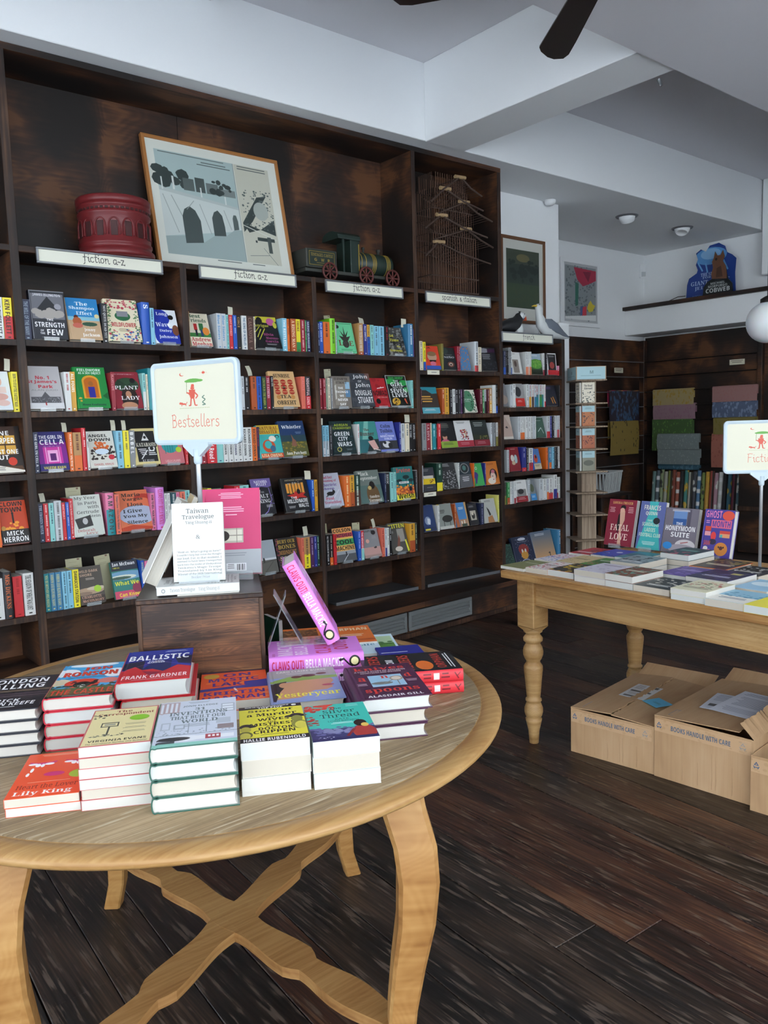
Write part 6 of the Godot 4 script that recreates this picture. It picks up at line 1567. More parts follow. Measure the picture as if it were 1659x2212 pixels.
# ------------------------------------------------------------------ the alcove beyond the low bookcase
func alcove():
	# dark panelling with rods for wrapping paper
	var wl := base("panelling", Vector3(7.2, 0, -1.25))
	tag(wl, "dark stained wall panelling with thin paper rods across the alcove back", "panelling")
	piece("panel", box_mesh(Vector3(2.60, 2.27, 0.05)), mat.dark, wl, Vector3(0, 1.135, -0.03))
	piece("corner_post", box_mesh(Vector3(0.07, 2.27, 0.07), 0.004), mat.dark_side, wl, Vector3(1.235, 1.135, 0.02))
	for y in [2.02, 1.85, 1.68, 1.515, 1.355, 1.185, 1.02, 0.86]:
		var r := Shape.new()
		r.tube([Vector3(-1.25, y, 0.055), Vector3(1.19, y, 0.055)], [0.006], 8)
		piece("rod", r.done(), mat.metal, wl)
	var wr := base("panelling", Vector3(8.47, 0, -0.55))
	tag(wr, "dark stained wall panelling with horizontal paper rods under the white ledge", "panelling")
	piece("panel", box_mesh(Vector3(0.05, 2.30, 3.24)), mat.dark, wr, Vector3(0.02, 1.15, 0.95))
	for z in [0.70, 2.2]:
		piece("upright", box_mesh(Vector3(0.06, 2.30, 0.05), 0.004), mat.dark_side, wr, Vector3(-0.03, 1.15, z))
	for y in [2.02, 1.85, 1.68, 1.515, 1.355, 1.185, 1.02, 0.86]:
		var r := Shape.new()
		r.tube([Vector3(-0.085, y, -0.62), Vector3(-0.085, y, 0.68)], [0.006], 8)
		piece("rod", r.done(), mat.dark_metal, wr)
	for s in [[7.93, 1.925, -1.212, 0.0, "small cream price ticket on the panelling beside the book spinner"], [8.43, 1.945, -0.10, -PI / 2, "small cream price ticket on the panelling above the pink paper"]]:
		var c := cell(64, 20)
		c.sheet.img.fill_rect(c.rect, Color("d8d2bc"))
		paint(c.sheet.img, c.rect, "k 2 6a6458 10 24 80 60", 4)
		var o := piece("price_ticket", printed_slab(0.165, 0.055, 0.003, c, Color("d8d2bc")), c.sheet.m, null, Vector3(s[0], s[1], s[2]))
		o.rotation.y = s[3]
		tag(o, s[4], "ticket", "price tickets on the panelling")
	# sheets of wrapping paper hung over the rods
	var papers := [
		["back", 7.71, 8.29, 1.69, 0.35, "dark floral wrapping paper, topmost sheet in the alcove corner", "2a2430", "d 60 b03a5a 0 0 100 55 5.0;d 40 5a7a4a 0 0 100 55 4.4;d 28 d8a04a 40 0 60 50 3.3;d 140 3a5a7a 4 56 92 44 2.2"],
		["back", 7.72, 8.27, 1.36, 0.39, "mustard wrapping paper with small dark birds, lower sheet in the corner", "8c763c", "d 52 3a3020 2 4 96 92 1.7"],
		["side", -1.06, -0.555, 1.69, 0.18, "yellow zigzag wrapping paper on the side wall", "a8966a", "d 180 a88a3c 0 0 100 100 1.7"],
		["side", -1.05, -0.53, 1.525, 0.17, "dusty pink patterned wrapping paper below the yellow zigzag sheet", "94767f", "d 180 90687a 0 0 100 100 1.3"],
		["side", -1.065, -0.56, 1.36, 0.36, "green dotted wrapping paper behind the grey sheets", "46623a", "d 240 6c9a4a 0 0 100 100 1.1"],
		["side", -0.985, -0.47, 1.19, 0.17, "grey woven wrapping paper, upper of the two grey sheets", "7c8686", "d 240 98a2a0 0 0 100 100 0.8"],
		["side", -0.98, -0.46, 1.02, 0.17, "grey woven wrapping paper, lower of the two grey sheets", "7c8686", "d 240 98a2a0 0 0 100 100 0.8"],
		["side", -0.98, -0.475, 0.85, 0.06, "blue green wrapping paper end under the grey sheets", "3c6070", "d 60 5a8090 0 0 100 100 1.7"],
		["side", -0.34, 0.150, 1.69, 0.165, "salmon pink ribbed wrapping paper at the top beside the upright", "9c7470", "d 240 9c6a66 0 0 100 100 0.9"],
		["side", -0.335, 0.150, 1.525, 0.165, "slate blue wrapping paper with feather marks", "56627a", "d 160 7c8aa4 0 0 100 100 2.2"],
		["side", -0.325, 0.150, 1.36, 0.18, "olive wrapping paper half hidden by the fiction sign", "7c7040", "d 80 746828 0 0 100 100 1.7"],
		["side", -0.34, 0.14, 1.185, 0.36, "coral wrapping paper behind the fiction sign", "a06456", "d 120 8a5044 0 0 100 100 1.7"]]
	var k := 0
	for p in papers:
		var w: float = p[2] - p[1]
		var h: float = p[4]
		var c := cell(150, int(clampf(150.0 * h / w, 12, 150)))
		c.sheet.img.fill_rect(c.rect, Color(p[6]))
		paint(c.sheet.img, c.rect, p[7], k)
		var sh := Shape.new()
		# front fall, fold over the rod, short back fall
		var r := uv_rect(c)
		var prof := []
		for j in 5:
			var f := j / 4.0
			prof.append(Vector3(0, -(h - 0.010) * (1.0 - f), 0.016 + 0.010 * sin(f * PI) * (1 if k % 2 else -0.3)))
		for j in 5:
			var a := PI * j / 4.0
			prof.append(Vector3(0, 0.006 + sin(a) * 0.008, cos(a) * 0.012))
		prof.append(Vector3(0, -h * 0.5, -0.013))
		var total := float(prof.size() - 1)
		for j in prof.size() - 1:
			var a: Vector3 = prof[j]
			var b: Vector3 = prof[j + 1]
			var va := r.end.y - r.size.y * j / total
			var vb := r.end.y - r.size.y * (j + 1) / total
			sh.quad(Vector3(-w / 2, a.y, a.z), Vector3(w / 2, a.y, a.z), Vector3(w / 2, b.y, b.z), Vector3(-w / 2, b.y, b.z), Vector2(r.position.x, va), Vector2(r.end.x, va), Vector2(r.end.x, vb), Vector2(r.position.x, vb))
		var o := piece("wrapping_paper", sh.done(), c.sheet.m)
		if p[0] == "back":
			o.position = Vector3((p[1] + p[2]) / 2, p[3], -1.195)
		else:
			o.position = Vector3(8.385 - (0.022 if "grey" in p[5] and not "green" in p[5] else 0.0), p[3] - 0.002, (p[1] + p[2]) / 2)
			o.rotation.y = -PI / 2
		tag(o, p[5], "wrapping paper", "wrapping paper sheets")
		k += 1
	# rolls of paper standing in a row below
	var roll_cols := ["6f8a86", "5d6a72", "93a07a", "b0b0a0", "8f9a4a", "8a4a3c", "a05a48", "3a3a3c", "4a8a86", "c0bcae", "4a4a50", "5a7c9c", "7a8a50", "c89a4a", "9c4a40", "b8909c", "d0d0cc", "2a2a2e", "3f6a7a", "7a3a4a", "50707a", "383c44"]
	for i in roll_cols.size():
		var z := -1.0 + 0.05 * i
		var c := cell(24, 60)
		c.sheet.img.fill_rect(c.rect, Color(roll_cols[i]))
		var dots: String = ["d 20 e0e0d8 0 0 100 100 12", "r 0 10 100 6 e8e8e8;r 0 30 100 6 e8e8e8;r 0 50 100 6 e8e8e8;r 0 70 100 6 e8e8e8;r 0 90 100 6 e8e8e8", "d 30 2a2a2a 0 0 100 100 10", "d 24 d8b04a 0 0 100 100 12", "r 20 0 14 100 d8d8d0;r 60 0 14 100 3a3a3a"][i % 5]
		paint(c.sheet.img, c.rect, dots, i)
		var sh := Shape.new()
		var r := uv_rect(c)
		sh.smooth(true)
		for j in 12:
			var a0 := TAU * j / 12
			var a1 := TAU * (j + 1) / 12
			var p0 := Vector3(cos(a0) * 0.022, 0, -sin(a0) * 0.022)
			var p1 := Vector3(cos(a1) * 0.022, 0, -sin(a1) * 0.022)
			var up := Vector3(0, 0.66 + 0.01 * (i % 3), 0)
			var u0 := r.position.x + r.size.x * j / 12
			var u1 := r.position.x + r.size.x * (j + 1) / 12
			sh.quad(p0, p1, p1 + up, p0 + up, Vector2(u0, r.end.y), Vector2(u1, r.end.y), Vector2(u1, r.position.y), Vector2(u0, r.position.y))
			sh.tri(up, p0 + up, p1 + up, Shape.WHITE_UV, Shape.WHITE_UV, Shape.WHITE_UV)
		var o := piece("paper_roll", sh.done(), c.sheet.m, null, Vector3(8.26, 0.12, z))
		o.rotation.z = -0.10
		tag(o, "upright roll of gift wrap, %s one from the alcove corner" % ["first", "second", "third", "fourth", "fifth", "sixth", "seventh", "eighth", "ninth", "tenth", "eleventh", "twelfth", "thirteenth", "fourteenth", "fifteenth", "sixteenth", "seventeenth", "eighteenth", "nineteenth", "twentieth", "twenty-first", "twenty-second"][i], "gift wrap", "gift wrap rolls under the paper sheets")
	var bin := base("roll_bin", Vector3(8.27, 0, -0.47))
	tag(bin, "low dark wooden trough that holds the standing rolls of gift wrap", "trough")
	piece("bottom", box_mesh(Vector3(0.20, 0.112, 1.15)), mat.dark_side, bin, Vector3(-0.02, 0.056, 0))
	piece("front_board", box_mesh(Vector3(0.02, 0.40, 1.15), 0.002), mat.dark, bin, Vector3(-0.165, 0.20, 0))
	var cup := base("low_cupboard", Vector3(8.19, 0, 0.55))
	tag(cup, "low brown wooden cupboard end behind the fiction sign pole", "cupboard")
	piece("side_panel", box_mesh(Vector3(0.36, 0.80, 0.80), 0.006), mat.dark_along, cup, Vector3(0, 0.40, 0))
	piece("top", box_mesh(Vector3(0.40, 0.03, 0.84), 0.004), mat.dark_edge, cup, Vector3(0, 0.815, 0))
	piece("rail", box_mesh(Vector3(0.02, 0.05, 0.80), 0.004), mat.dark_edge, cup, Vector3(-0.19, 0.45, 0))
	# white ledge panel with the dark shelf on it
	struct_block("trim_2", Vector3(8.19, 2.325, -1.31), Vector3(8.58, 2.600, 2.6), mat.white, 0.004)
	var lg := base("ledge_shelf", Vector3(8.36, 2.60, 0.6))
	tag(lg, "long dark shelf board along the top of the white ledge", "shelf")
	piece("shelf_board", box_mesh(Vector3(0.42, 0.04, 3.82), 0.004), mat.dark_along, lg, Vector3(-0.01, 0.02, 0))
	cutouts()
	wall_pictures()
	birds()
	spinner()
	# alarm sensor in the corner
	var al := base("alarm_sensor", Vector3(8.50, 2.99, -1.285), -0.5)
	tag(al, "small white alarm sensor in the corner of the alcove", "sensor")
	piece("case", box_mesh(Vector3(0.075, 0.155, 0.05), 0.012), mat.white, al, Vector3(0, 0.08, 0))
	piece("lens", box_mesh(Vector3(0.05, 0.05, 0.012), 0.005), plain(Color("c8ccce"), 0.3), al, Vector3(0, 0.045, 0.027))

func outline(pts: String, w: float, h: float) -> PackedVector2Array:
	var n := pts.split(" ", false)
	var out := PackedVector2Array()
	for k in range(0, n.size() - 1, 2):
		out.append(Vector2((float(n[k]) / 100.0 - 0.5) * w, float(n[k + 1]) / 100.0 * h))
	return out

func cutouts():
	var specs := [
		["standee", Vector3(8.36, 2.6405, -0.37), 0.56, 0.55, "0 0 2 30 6 42 22 50 24 56 20 66 24 76 20 88 30 94 40 88 48 98 66 100 78 92 82 80 92 74 100 66 98 40 100 0",
			"blue shaped card standee with a pale sea creature, on the ledge", "22408a", "e 50 22 32 16 5a96d0;e 50 18 20 10 8ab8e0;l 24 30 34 48 3 6aa4d8;l 40 34 44 52 3 6aa4d8;l 60 34 58 54 3 6aa4d8;l 74 30 84 52 3 6aa4d8;F 30 52 44 6 c8d8ec THE SEARCH;F 34 59 36 4 c8d8ec FOR THE;F 10 66 78 8 c8d8ec GIANT ARCTIC;F 18 76 62 8 c8d8ec JELLYFISH;s 14 92 50 4 8aa8d8 NICOLA DAVIES"],
		["standee", Vector3(8.27, 2.6405, -0.24), 0.33, 0.46, "0 0 2 22 14 32 30 38 28 50 34 62 30 76 36 84 40 98 48 88 58 88 66 98 72 84 66 74 76 62 80 46 84 34 98 22 100 0",
			"smaller black and brown shaped card standee with a dog, beside the blue one", "141a1c", "p 6a4632 30 62 28 50 34 38 30 24 36 16 40 2 48 12 58 12 66 2 72 16 66 26 76 38 80 54 80 66;p 4a2f22 44 60 46 40 60 36 66 60;e 44 20 4 3 2a1a12;S 26 70 48 5 c8ccc8 MICHAEL;S 18 76 64 5 c8ccc8 MORPURGO;S 10 83 80 10 d8dcd8 COBWEB"]]
	for s in specs:
		var poly := outline(s[4], s[2], s[3])
		var c := cell(int(s[2] * 420), int(s[3] * 420))
		c.sheet.img.fill_rect(c.rect, Color(s[6]))
		paint(c.sheet.img, c.rect, s[7], 6)
		var o := base(s[0], s[1], -PI / 2)
		tag(o, s[5], "standee")
		var sh := Shape.new()
		sh.prism(poly, -0.003, 0.003, Transform3D.IDENTITY, uv_rect(c), Color(s[6]).srgb_to_linear(), Rect2(-s[2] / 2, 0, s[2], s[3]))
		piece("card", sh.done(), c.sheet.m, o)
		piece("strut", box_mesh(Vector3(s[2] * 0.3, s[3] * 0.5, 0.004)), mat.card_in, o, Vector3(0, s[3] * 0.25, -0.022)).rotation.x = 0.12
	var cord := Shape.new()
	cord.tube([Vector3(8.22, 2.645, -0.78), Vector3(8.20, 2.655, -0.72), Vector3(8.21, 2.675, -0.66), Vector3(8.26, 2.68, -0.60)], [0.004], 6)
	tag(piece("cable", cord.done(), mat.dark_metal), "thin dark cable looping on the ledge beside the blue standee", "cable")

func wall_pictures():
	var o := base("framed_painting", Vector3(5.39, 2.215, -0.402))
	tag(o, "dark green landscape painting in a thin brown frame above the French bay", "picture")
	piece("frame", frame_mesh(0.56, 0.70, 0.026, 0.026), plain(Color("6a452a"), 0.5), o, Vector3(0, 0.35, 0))
	var c := cell(224, 280)
	c.sheet.img.fill_rect(c.rect, Color("c8c8c0"))
	paint(c.sheet.img, c.rect, "r 10 12 80 72 2a3830;r 10 12 80 18 3e473a;r 10 54 80 30 33442f;e 50 22 16 5 6a6444;d 24 1a2622 16 26 68 26 6;d 40 36452e 14 56 72 26 4", 8)
	piece("picture", printed_slab(0.515, 0.655, 0.004, c, Color("c8c8c0")), c.sheet.m, o, Vector3(0, 0.35, 0.0))
	var p := base("framed_collage", Vector3(7.355, 2.385, -1.292))
	tag(p, "white framed collage of red, green and yellow scraps on the alcove wall", "picture")
	piece("frame", frame_mesh(0.67, 0.70, 0.045, 0.025), mat.white, p, Vector3(0, 0.35, 0))
	var d := cell(224, 234)
	d.sheet.img.fill_rect(d.rect, Color("b8babc"))
	paint(d.sheet.img, d.rect, "r 6 6 88 88 8c9294;d 160 666e70 6 6 88 88 2.4;p b0304a 30 8 94 10 94 26 70 34 56 38 40 28;p 8a2a44 56 14 80 12 72 30;p 2f6a5a 34 32 44 34 42 70 34 72;p c83a4a 50 74 66 70 66 90 54 92;p 4a5a8a 48 72 56 70 54 86 48 88;p d8c23a 72 66 78 60 84 66 92 68 84 78 74 80 68 74;p dfe2e0 6 90 94 84 94 94 6 94", 5)
	piece("picture", printed_slab(0.60, 0.63, 0.004, d, Color("b8babc")), d.sheet.m, p, Vector3(0, 0.35, 0.0))
	var dn := base("smoke_alarm", Vector3(5.70, 3.21, -0.36))
	tag(dn, "small round white detector under the soffit above the painting", "detector")
	var s := Shape.new()
	s.lathe([[0.0, 0.0], [0.025, 0.002], [0.042, 0.014], [0.048, 0.03], [0.048, 0.046], [0.0, 0.046]], 20)
	piece("case", s.done(), mat.white, dn)

func birds():
	# two painted wooden sea birds on top of the low bookcase
	var top := 2.045
	var g := base("wooden_gull", Vector3(5.31, top, -0.08))
	g.scale = Vector3.ONE * 1.14
	tag(g, "painted wooden gull with grey wing standing on the French bay", "bird figure")
	var white := plain(Color("ced2d2"), 0.55)
	var gray := plain(Color("6c7480"), 0.6)
	var body := Shape.new()
	body.tube([Vector3(-0.120, 0.236, 0), Vector3(-0.118, 0.232, 0), Vector3(-0.106, 0.228, 0), Vector3(-0.092, 0.208, 0), Vector3(-0.092, 0.165, 0), Vector3(-0.074, 0.115, 0), Vector3(-0.01, 0.070, 0), Vector3(0.09, 0.045, 0), Vector3(0.17, 0.030, 0), Vector3(0.235, 0.022, 0)],
		[0.002, 0.012, [0.021, 0.026], [0.024, 0.032], [0.024, 0.030], [0.034, 0.046], [0.042, 0.058], [0.034, 0.040], [0.018, 0.018], [0.010, 0.006]], 14, true, Vector3.UP)
	piece("body", body.done(), white, g)
	var beak := Shape.new()
	beak.tube([Vector3(-0.120, 0.228, 0), Vector3(-0.145, 0.227, 0), Vector3(-0.170, 0.222, 0)], [0.009, 0.007, 0.002], 8)
	piece("beak", beak.done(), plain(Color("c8a838"), 0.5), g)
	for z in [-1.0, 1.0]:
		var e := Shape.new()
		e.lathe([[0.0, -0.004], [0.0035, -0.002], [0.0035, 0.002], [0.0, 0.004]], 8)
		piece("eye", e.done(), mat.dark_metal, g, Vector3(-0.112, 0.236, z * 0.020))
		var wg := Shape.new()
		wg.tube([Vector3(-0.062, 0.128, z * 0.030), Vector3(-0.02, 0.108, z * 0.040), Vector3(0.06, 0.078, z * 0.036), Vector3(0.15, 0.046, z * 0.022), Vector3(0.225, 0.026, z * 0.010)], [[0.004, 0.012], [0.008, 0.036], [0.008, 0.034], [0.006, 0.018], [0.003, 0.004]], 10, true, Vector3(0, 1, 0))
		piece("wing", wg.done(), gray, g)
		var tip := Shape.new()
		tip.tube([Vector3(0.20, 0.034, z * 0.012), Vector3(0.262, 0.018, z * 0.004)], [[0.003, 0.008], [0.002, 0.003]], 8)
		piece("wing_tip", tip.done(), mat.dark_metal, g)
	for z in [-0.014, 0.014]:
		var l := Shape.new()
		l.tube([Vector3(0.01, 0.03, z), Vector3(0.012, 0.0, z)], [0.005], 6)
		piece("leg", l.done(), plain(Color("a89a6a"), 0.6), g)
	var p := base("wooden_puffin", Vector3(4.905, top, -0.06))
	tag(p, "painted wooden puffin with orange beak beside the tall bookcase", "bird figure")
	var black := plain(Color("191a1d"), 0.5)
	var pb := Shape.new()
	pb.tube([Vector3(-0.185, 0.055, 0), Vector3(-0.14, 0.075, 0), Vector3(-0.06, 0.085, 0), Vector3(0.0, 0.11, 0), Vector3(0.03, 0.145, 0), Vector3(0.045, 0.175, 0), Vector3(0.045, 0.200, 0)], [[0.012, 0.01], [0.04, 0.04], [0.05, 0.06], [0.042, 0.05], [0.034, 0.04], [0.030, 0.032], [0.012, 0.012]], 14)
	piece("body", pb.done(), black, p)
	var ch := Shape.new()
	ch.tube([Vector3(0.02, 0.02, 0), Vector3(0.032, 0.06, 0), Vector3(0.038, 0.10, 0)], [[0.034, 0.03], [0.038, 0.04], [0.026, 0.02]], 12, true, Vector3.RIGHT)
	piece("breast", ch.done(), white, p)
	for z in [-1.0, 1.0]:
		var ck := Shape.new()
		ck.tube([Vector3(0.048, 0.166, z * 0.020), Vector3(0.052, 0.166, z * 0.042)], [0.028, 0.017], 14)
		piece("cheek", ck.done(), white, p)
		var e := Shape.new()
		e.tube([Vector3(0.050, 0.176, z * 0.040), Vector3(0.050, 0.176, z * 0.044)], [[0.006, 0.004]], 8)
		piece("eye", e.done(), black, p)
	var b1 := Shape.new()
	b1.tube([Vector3(0.070, 0.162, 0), Vector3(0.090, 0.156, 0)], [[0.016, 0.026], [0.013, 0.022]], 10)
	piece("beak_base", b1.done(), plain(Color("4a6a8a"), 0.5), p)
	var b2 := Shape.new()
	b2.tube([Vector3(0.090, 0.156, 0), Vector3(0.105, 0.150, 0), Vector3(0.124, 0.136, 0)], [[0.015, 0.026], [0.012, 0.020], [0.003, 0.004]], 10)
	piece("beak", b2.done(), plain(Color("c8502a"), 0.5), p)
	for z in [-0.014, 0.014]:
		piece("leg", box_mesh(Vector3(0.012, 0.04, 0.010)), plain(Color("b8602a"), 0.6), p, Vector3(0.01, 0.018, z))

func spinner():
	# revolving wooden book stand
	var at := Vector3(5.655, 0, 0.04)
	var turn := -0.62
	var o := base("book_spinner", at, turn)
	tag(o, "tall wooden revolving book stand with a pale blue top sign", "book stand")
	piece("post", box_mesh(Vector3(0.125, 1.72, 0.125), 0.004), mat.spinner, o, Vector3(0, 0.86, 0))
	var base_s := Shape.new()
	base_s.lathe([[0.0, 0.0], [0.21, 0.0], [0.21, 0.02], [0.05, 0.03], [0.0, 0.03]], 24)
	piece("foot", base_s.done(), mat.spinner, o)
	var ys := [0.40, 0.61, 0.795, 0.97, 1.155, 1.34, 1.53]
	for y in ys:
		piece("shelf", box_mesh(Vector3(0.27, 0.012, 0.27), 0.003), mat.spinner, o, Vector3(0, y - 0.006, 0))
	piece("sign_base", box_mesh(Vector3(0.262, 0.012, 0.262), 0.003), mat.spinner, o, Vector3(0, 1.712, 0))
	var c := cell(110, 44)
	c.sheet.img.fill_rect(c.rect, Color("a9cdd4"))
	paint(c.sheet.img, c.rect, "r 0 0 3 100 b08a62;r 97 0 3 100 b08a62;r 0 0 100 4 b08a62;s 45 34 12 22 5a7880 M;k 1 6a8a92 10 72 80 10", 3)
	for k in 4:
		var s := piece("sign_panel", printed_slab(0.248, 0.105, 0.006, c, Color("b08a62")), c.sheet.m, o)
		s.rotation.y = k * PI / 2
		s.position = Basis(Vector3.UP, k * PI / 2) * Vector3(0, 1.772, 0.122)
	var n := 0
	var ids := ["spinred", "spinbrown", "spinrust", "spingrey"]
	for r in 4:
		var y: float = [1.53, 1.34, 1.155, 0.97][r]
		for f in 2:
			# front face and the face turned to the tall bookcase
			var id: String = ids[r]
			var cv: Dictionary = cover[id]
			var b := make_book(0.105, 0.165, 0.016, false, front_cell(id, 84), {}, cv.col, n)
			var ang := turn + (0.0 if f == 0 else -PI / 2)
			var off := Basis(Vector3.UP, ang) * Vector3(-0.01 if f == 0 else 0.02, 0, 0.0735)
			b.position = at + off + Vector3(0, y + 0.0006, 0)
			b.rotation = Vector3(0, ang, 0)
			tag(b, "%s paperback on the %s shelf of the revolving stand, %s side" % [["leaf patterned", "orange banded", "rust banded", "grey banded"][r], ["top", "second", "third", "fourth"][r], ["front", "bookcase"][f]], "book", "books on the revolving stand")
			n += 1
	for e in [["sky", 0.075], ["pink", 0.105], ["blue", 0.092]]:
		pass
	var bk := base("basket", Vector3(6.66, 0.0, -0.55), 0.2)
	tag(bk, "white slatted plastic basket behind the revolving stand", "basket")
	var wm := plain(Color("c2c6c6"), 0.5)
	var y0 := 0.68
	piece("bottom", box_mesh(Vector3(0.34, 0.01, 0.24), 0.003), wm, bk, Vector3(0, y0 + 0.005, 0))
	piece("rim", frame_mesh(0.40, 0.30, 0.016, 0.016), wm, bk, Vector3(0, y0 + 0.20, 0)).rotation.x = PI / 2
	for k in 13:
		var x := -0.17 + 0.34 * k / 12.0
		for z in [-1.0, 1.0]:
			var m: MeshInstance3D = piece("slat", box_mesh(Vector3(0.014, 0.20, 0.005)), wm, bk, Vector3(x * 1.08, y0 + 0.10, z * 0.132))
			m.rotation.x = z * 0.13
	for k in 8:
		var z := -0.11 + 0.22 * k / 7.0
		for x in [-1.0, 1.0]:
			var m: MeshInstance3D = piece("slat", box_mesh(Vector3(0.005, 0.20, 0.014)), wm, bk, Vector3(x * 0.182, y0 + 0.10, z * 1.1))
			m.rotation.z = -x * 0.13
	var st := base("side_table", Vector3(6.66, 0, -0.55))
	tag(st, "small dark side table under the white basket", "table")
	piece("top", box_mesh(Vector3(0.5, 0.03, 0.4), 0.003), mat.dark_along, st, Vector3(0, 0.665, 0))
	for x in [-0.22, 0.22]:
		for z in [-0.17, 0.17]:
			piece("leg", box_mesh(Vector3(0.04, 0.65, 0.04), 0.003), mat.dark_side, st, Vector3(x, 0.325, z))

# ------------------------------------------------------------------ the round table
const RT := Vector3(0.871, 0, 2.517)
func round_table():
	var o := base("round_table", RT)
	tag(o, "round weathered pine table with cabriole legs and a wavy cross stretcher", "table")
	# slightly oval top with a groove inside its rim
	var turn := deg_to_rad(-62.0)
	var rx := 0.678
	var rz := 0.706
	var hold := Node3D.new()
	var top := Shape.new()
	var t := Transform3D(Basis(Vector3.UP, turn), Vector3.ZERO)
	var k0 := 1.0 / rx
	top.lathe([[0.0, TABLE_Y], [0.6428, TABLE_Y], [0.6448, TABLE_Y - 0.0012]], 96, Vector3.ZERO, t, 1.0, rz / rx)
	piece("tabletop", flip_up(rx, rz, turn, [[0.0, TABLE_Y], [0.628, TABLE_Y], [0.6300, TABLE_Y - 0.0020]]), mat.round_top, o)
	piece("rim", flip_up(rx, rz, turn, [[0.6300, TABLE_Y - 0.0020], [0.6330, TABLE_Y - 0.0032], [0.6350, TABLE_Y - 0.0010], [0.650, TABLE_Y - 0.0014], [0.668, TABLE_Y - 0.0036], [0.6745, TABLE_Y - 0.0075], [0.6775, TABLE_Y - 0.013], [0.6765, TABLE_Y - 0.019], [0.672, TABLE_Y - 0.0235], [0.660, TABLE_Y - 0.025], [0.0, TABLE_Y - 0.025]]), mat.round_rim, o)
	hold.free()
	# legs
	var feet := [Vector3(0.615, 0, -0.275), Vector3(-0.065, 0, -0.64), Vector3(-0.60, 0, 0.30), Vector3(0.105, 0, 0.640)]
	for f in feet:
		var dir: Vector3 = f.normalized()
		var L: float = f.length()
		var prof := [[0.738, -0.030, 0.052], [0.68, -0.020, 0.054], [0.62, 0.004, 0.053], [0.55, 0.012, 0.050], [0.46, 0.004, 0.046], [0.36, -0.018, 0.041], [0.26, -0.036, 0.036], [0.17, -0.044, 0.032], [0.09, -0.034, 0.029], [0.03, -0.008, 0.029], [0.0, 0.004, 0.030]]
		var sh := Shape.new()
		var side := Vector3(-dir.z, 0, dir.x)
		sh.smooth(true)
		var rings := []
		var dd := dir.rotated(Vector3.UP, PI / 4)
		var ss := side.rotated(Vector3.UP, PI / 4)
		for q in prof:
			var c: Vector3 = dir * (L - 0.045 + q[1]) + Vector3(0, q[0], 0)
			var ring := []
			for e in [[1, -0.8], [1, 0.8], [0.8, 1], [-0.8, 1], [-1, 0.8], [-1, -0.8], [-0.8, -1], [0.8, -1]]:
				ring.append(c + dd * e[0] * q[2] * 0.78 + ss * e[1] * q[2] * 0.78)
			rings.append(ring)
		for e in 8:
			# flats stay crisp, rows blend
			sh.st.set_smooth_group(e + 2)
			for i in rings.size() - 1:
				sh.quad(rings[i][e], rings[i + 1][e], rings[i + 1][(e + 1) % 8], rings[i][(e + 1) % 8])
		sh.smooth(false)
		var z: Array = rings[-1]
		for e in range(1, 7):
			sh.tri(z[0], z[e], z[e + 1])
		piece("leg", sh.done(), mat.round_leg, o)
	# apron blocks under the top
	for i in 4:
		var a: Vector3 = feet[i] * 0.80
		var b: Vector3 = feet[(i + 1) % 4] * 0.80
		var m: MeshInstance3D = piece("apron", box_mesh(Vector3((a - b).length() * 0.88, 0.07, 0.022), 0.002), mat.stretcher, o, (a + b) / 2 + Vector3(0, 0.69, 0))
		m.rotation.y = -atan2(b.z - a.z, b.x - a.x)
	# wavy stretchers that cross and are halved together
	var sy := 0.215
	for pair in [[0, 2], [1, 3]]:
		var a: Vector3 = feet[pair[0]] * ((feet[pair[0]].length() - 0.085) / feet[pair[0]].length())
		var b: Vector3 = feet[pair[1]] * ((feet[pair[1]].length() - 0.085) / feet[pair[1]].length())
		var mid := Vector3(0.015, 0, -0.02)
		var len: float = (a - b).length()
		var poly_up := []
		var n := 60
		for k in n + 1:
			var s := absf(k / float(n) * 2.0 - 1.0)  # 0 at the crossing, 1 at the legs
			var w := 0.046 - 0.012 * smoothstep(0.0, 0.16, s) + 0.010 * smoothstep(0.16, 0.40, s) - 0.018 * smoothstep(0.44, 0.50, s) + 0.014 * smoothstep(0.50, 0.72, s) - 0.018 * smoothstep(0.74, 1.0, s)
			poly_up.append([k / float(n), w])
		var sh := Shape.new()
		var u := (b - a).normalized()
		var v := Vector3(-u.z, 0, u.x)
		var th := 0.024
		for k in n:
			var p0: Vector3 = a + u * len * poly_up[k][0]
			var p1: Vector3 = a + u * len * poly_up[k + 1][0]
			var w0: float = poly_up[k][1]
			var w1: float = poly_up[k + 1][1]
			var y1 := Vector3(0, sy + (0.0006 if pair[0] == 1 else 0.0), 0)
			var y0 := Vector3(0, sy - th, 0)
			sh.quad(p0 + v * w0 + y1, p1 + v * w1 + y1, p1 - v * w1 + y1, p0 - v * w0 + y1)
			sh.quad(p0 - v * w0 + y0, p1 - v * w1 + y0, p1 + v * w1 + y0, p0 + v * w0 + y0)
			sh.quad(p0 - v * w0 + y0, p0 - v * w0 + y1, p1 - v * w1 + y1, p1 - v * w1 + y0)
			sh.quad(p0 + v * w0 + y0, p1 + v * w1 + y0, p1 + v * w1 + y1, p0 + v * w0 + y1)
		var m := piece("stretcher", sh.done(), mat.stretcher, o)

# a turned, slightly oval plate; profile is [radius, y] from the middle of the top outwards and under
func flip_up(rx: float, rz: float, turn: float, profile: Array) -> Mesh:
	var p := profile.duplicate()
	p.reverse()
	var sh := Shape.new()
	sh.lathe(p, 96, Vector3.ZERO, Transform3D(Basis(Vector3.UP, turn), Vector3.ZERO), 1.0, rz / rx)
	return sh.done()

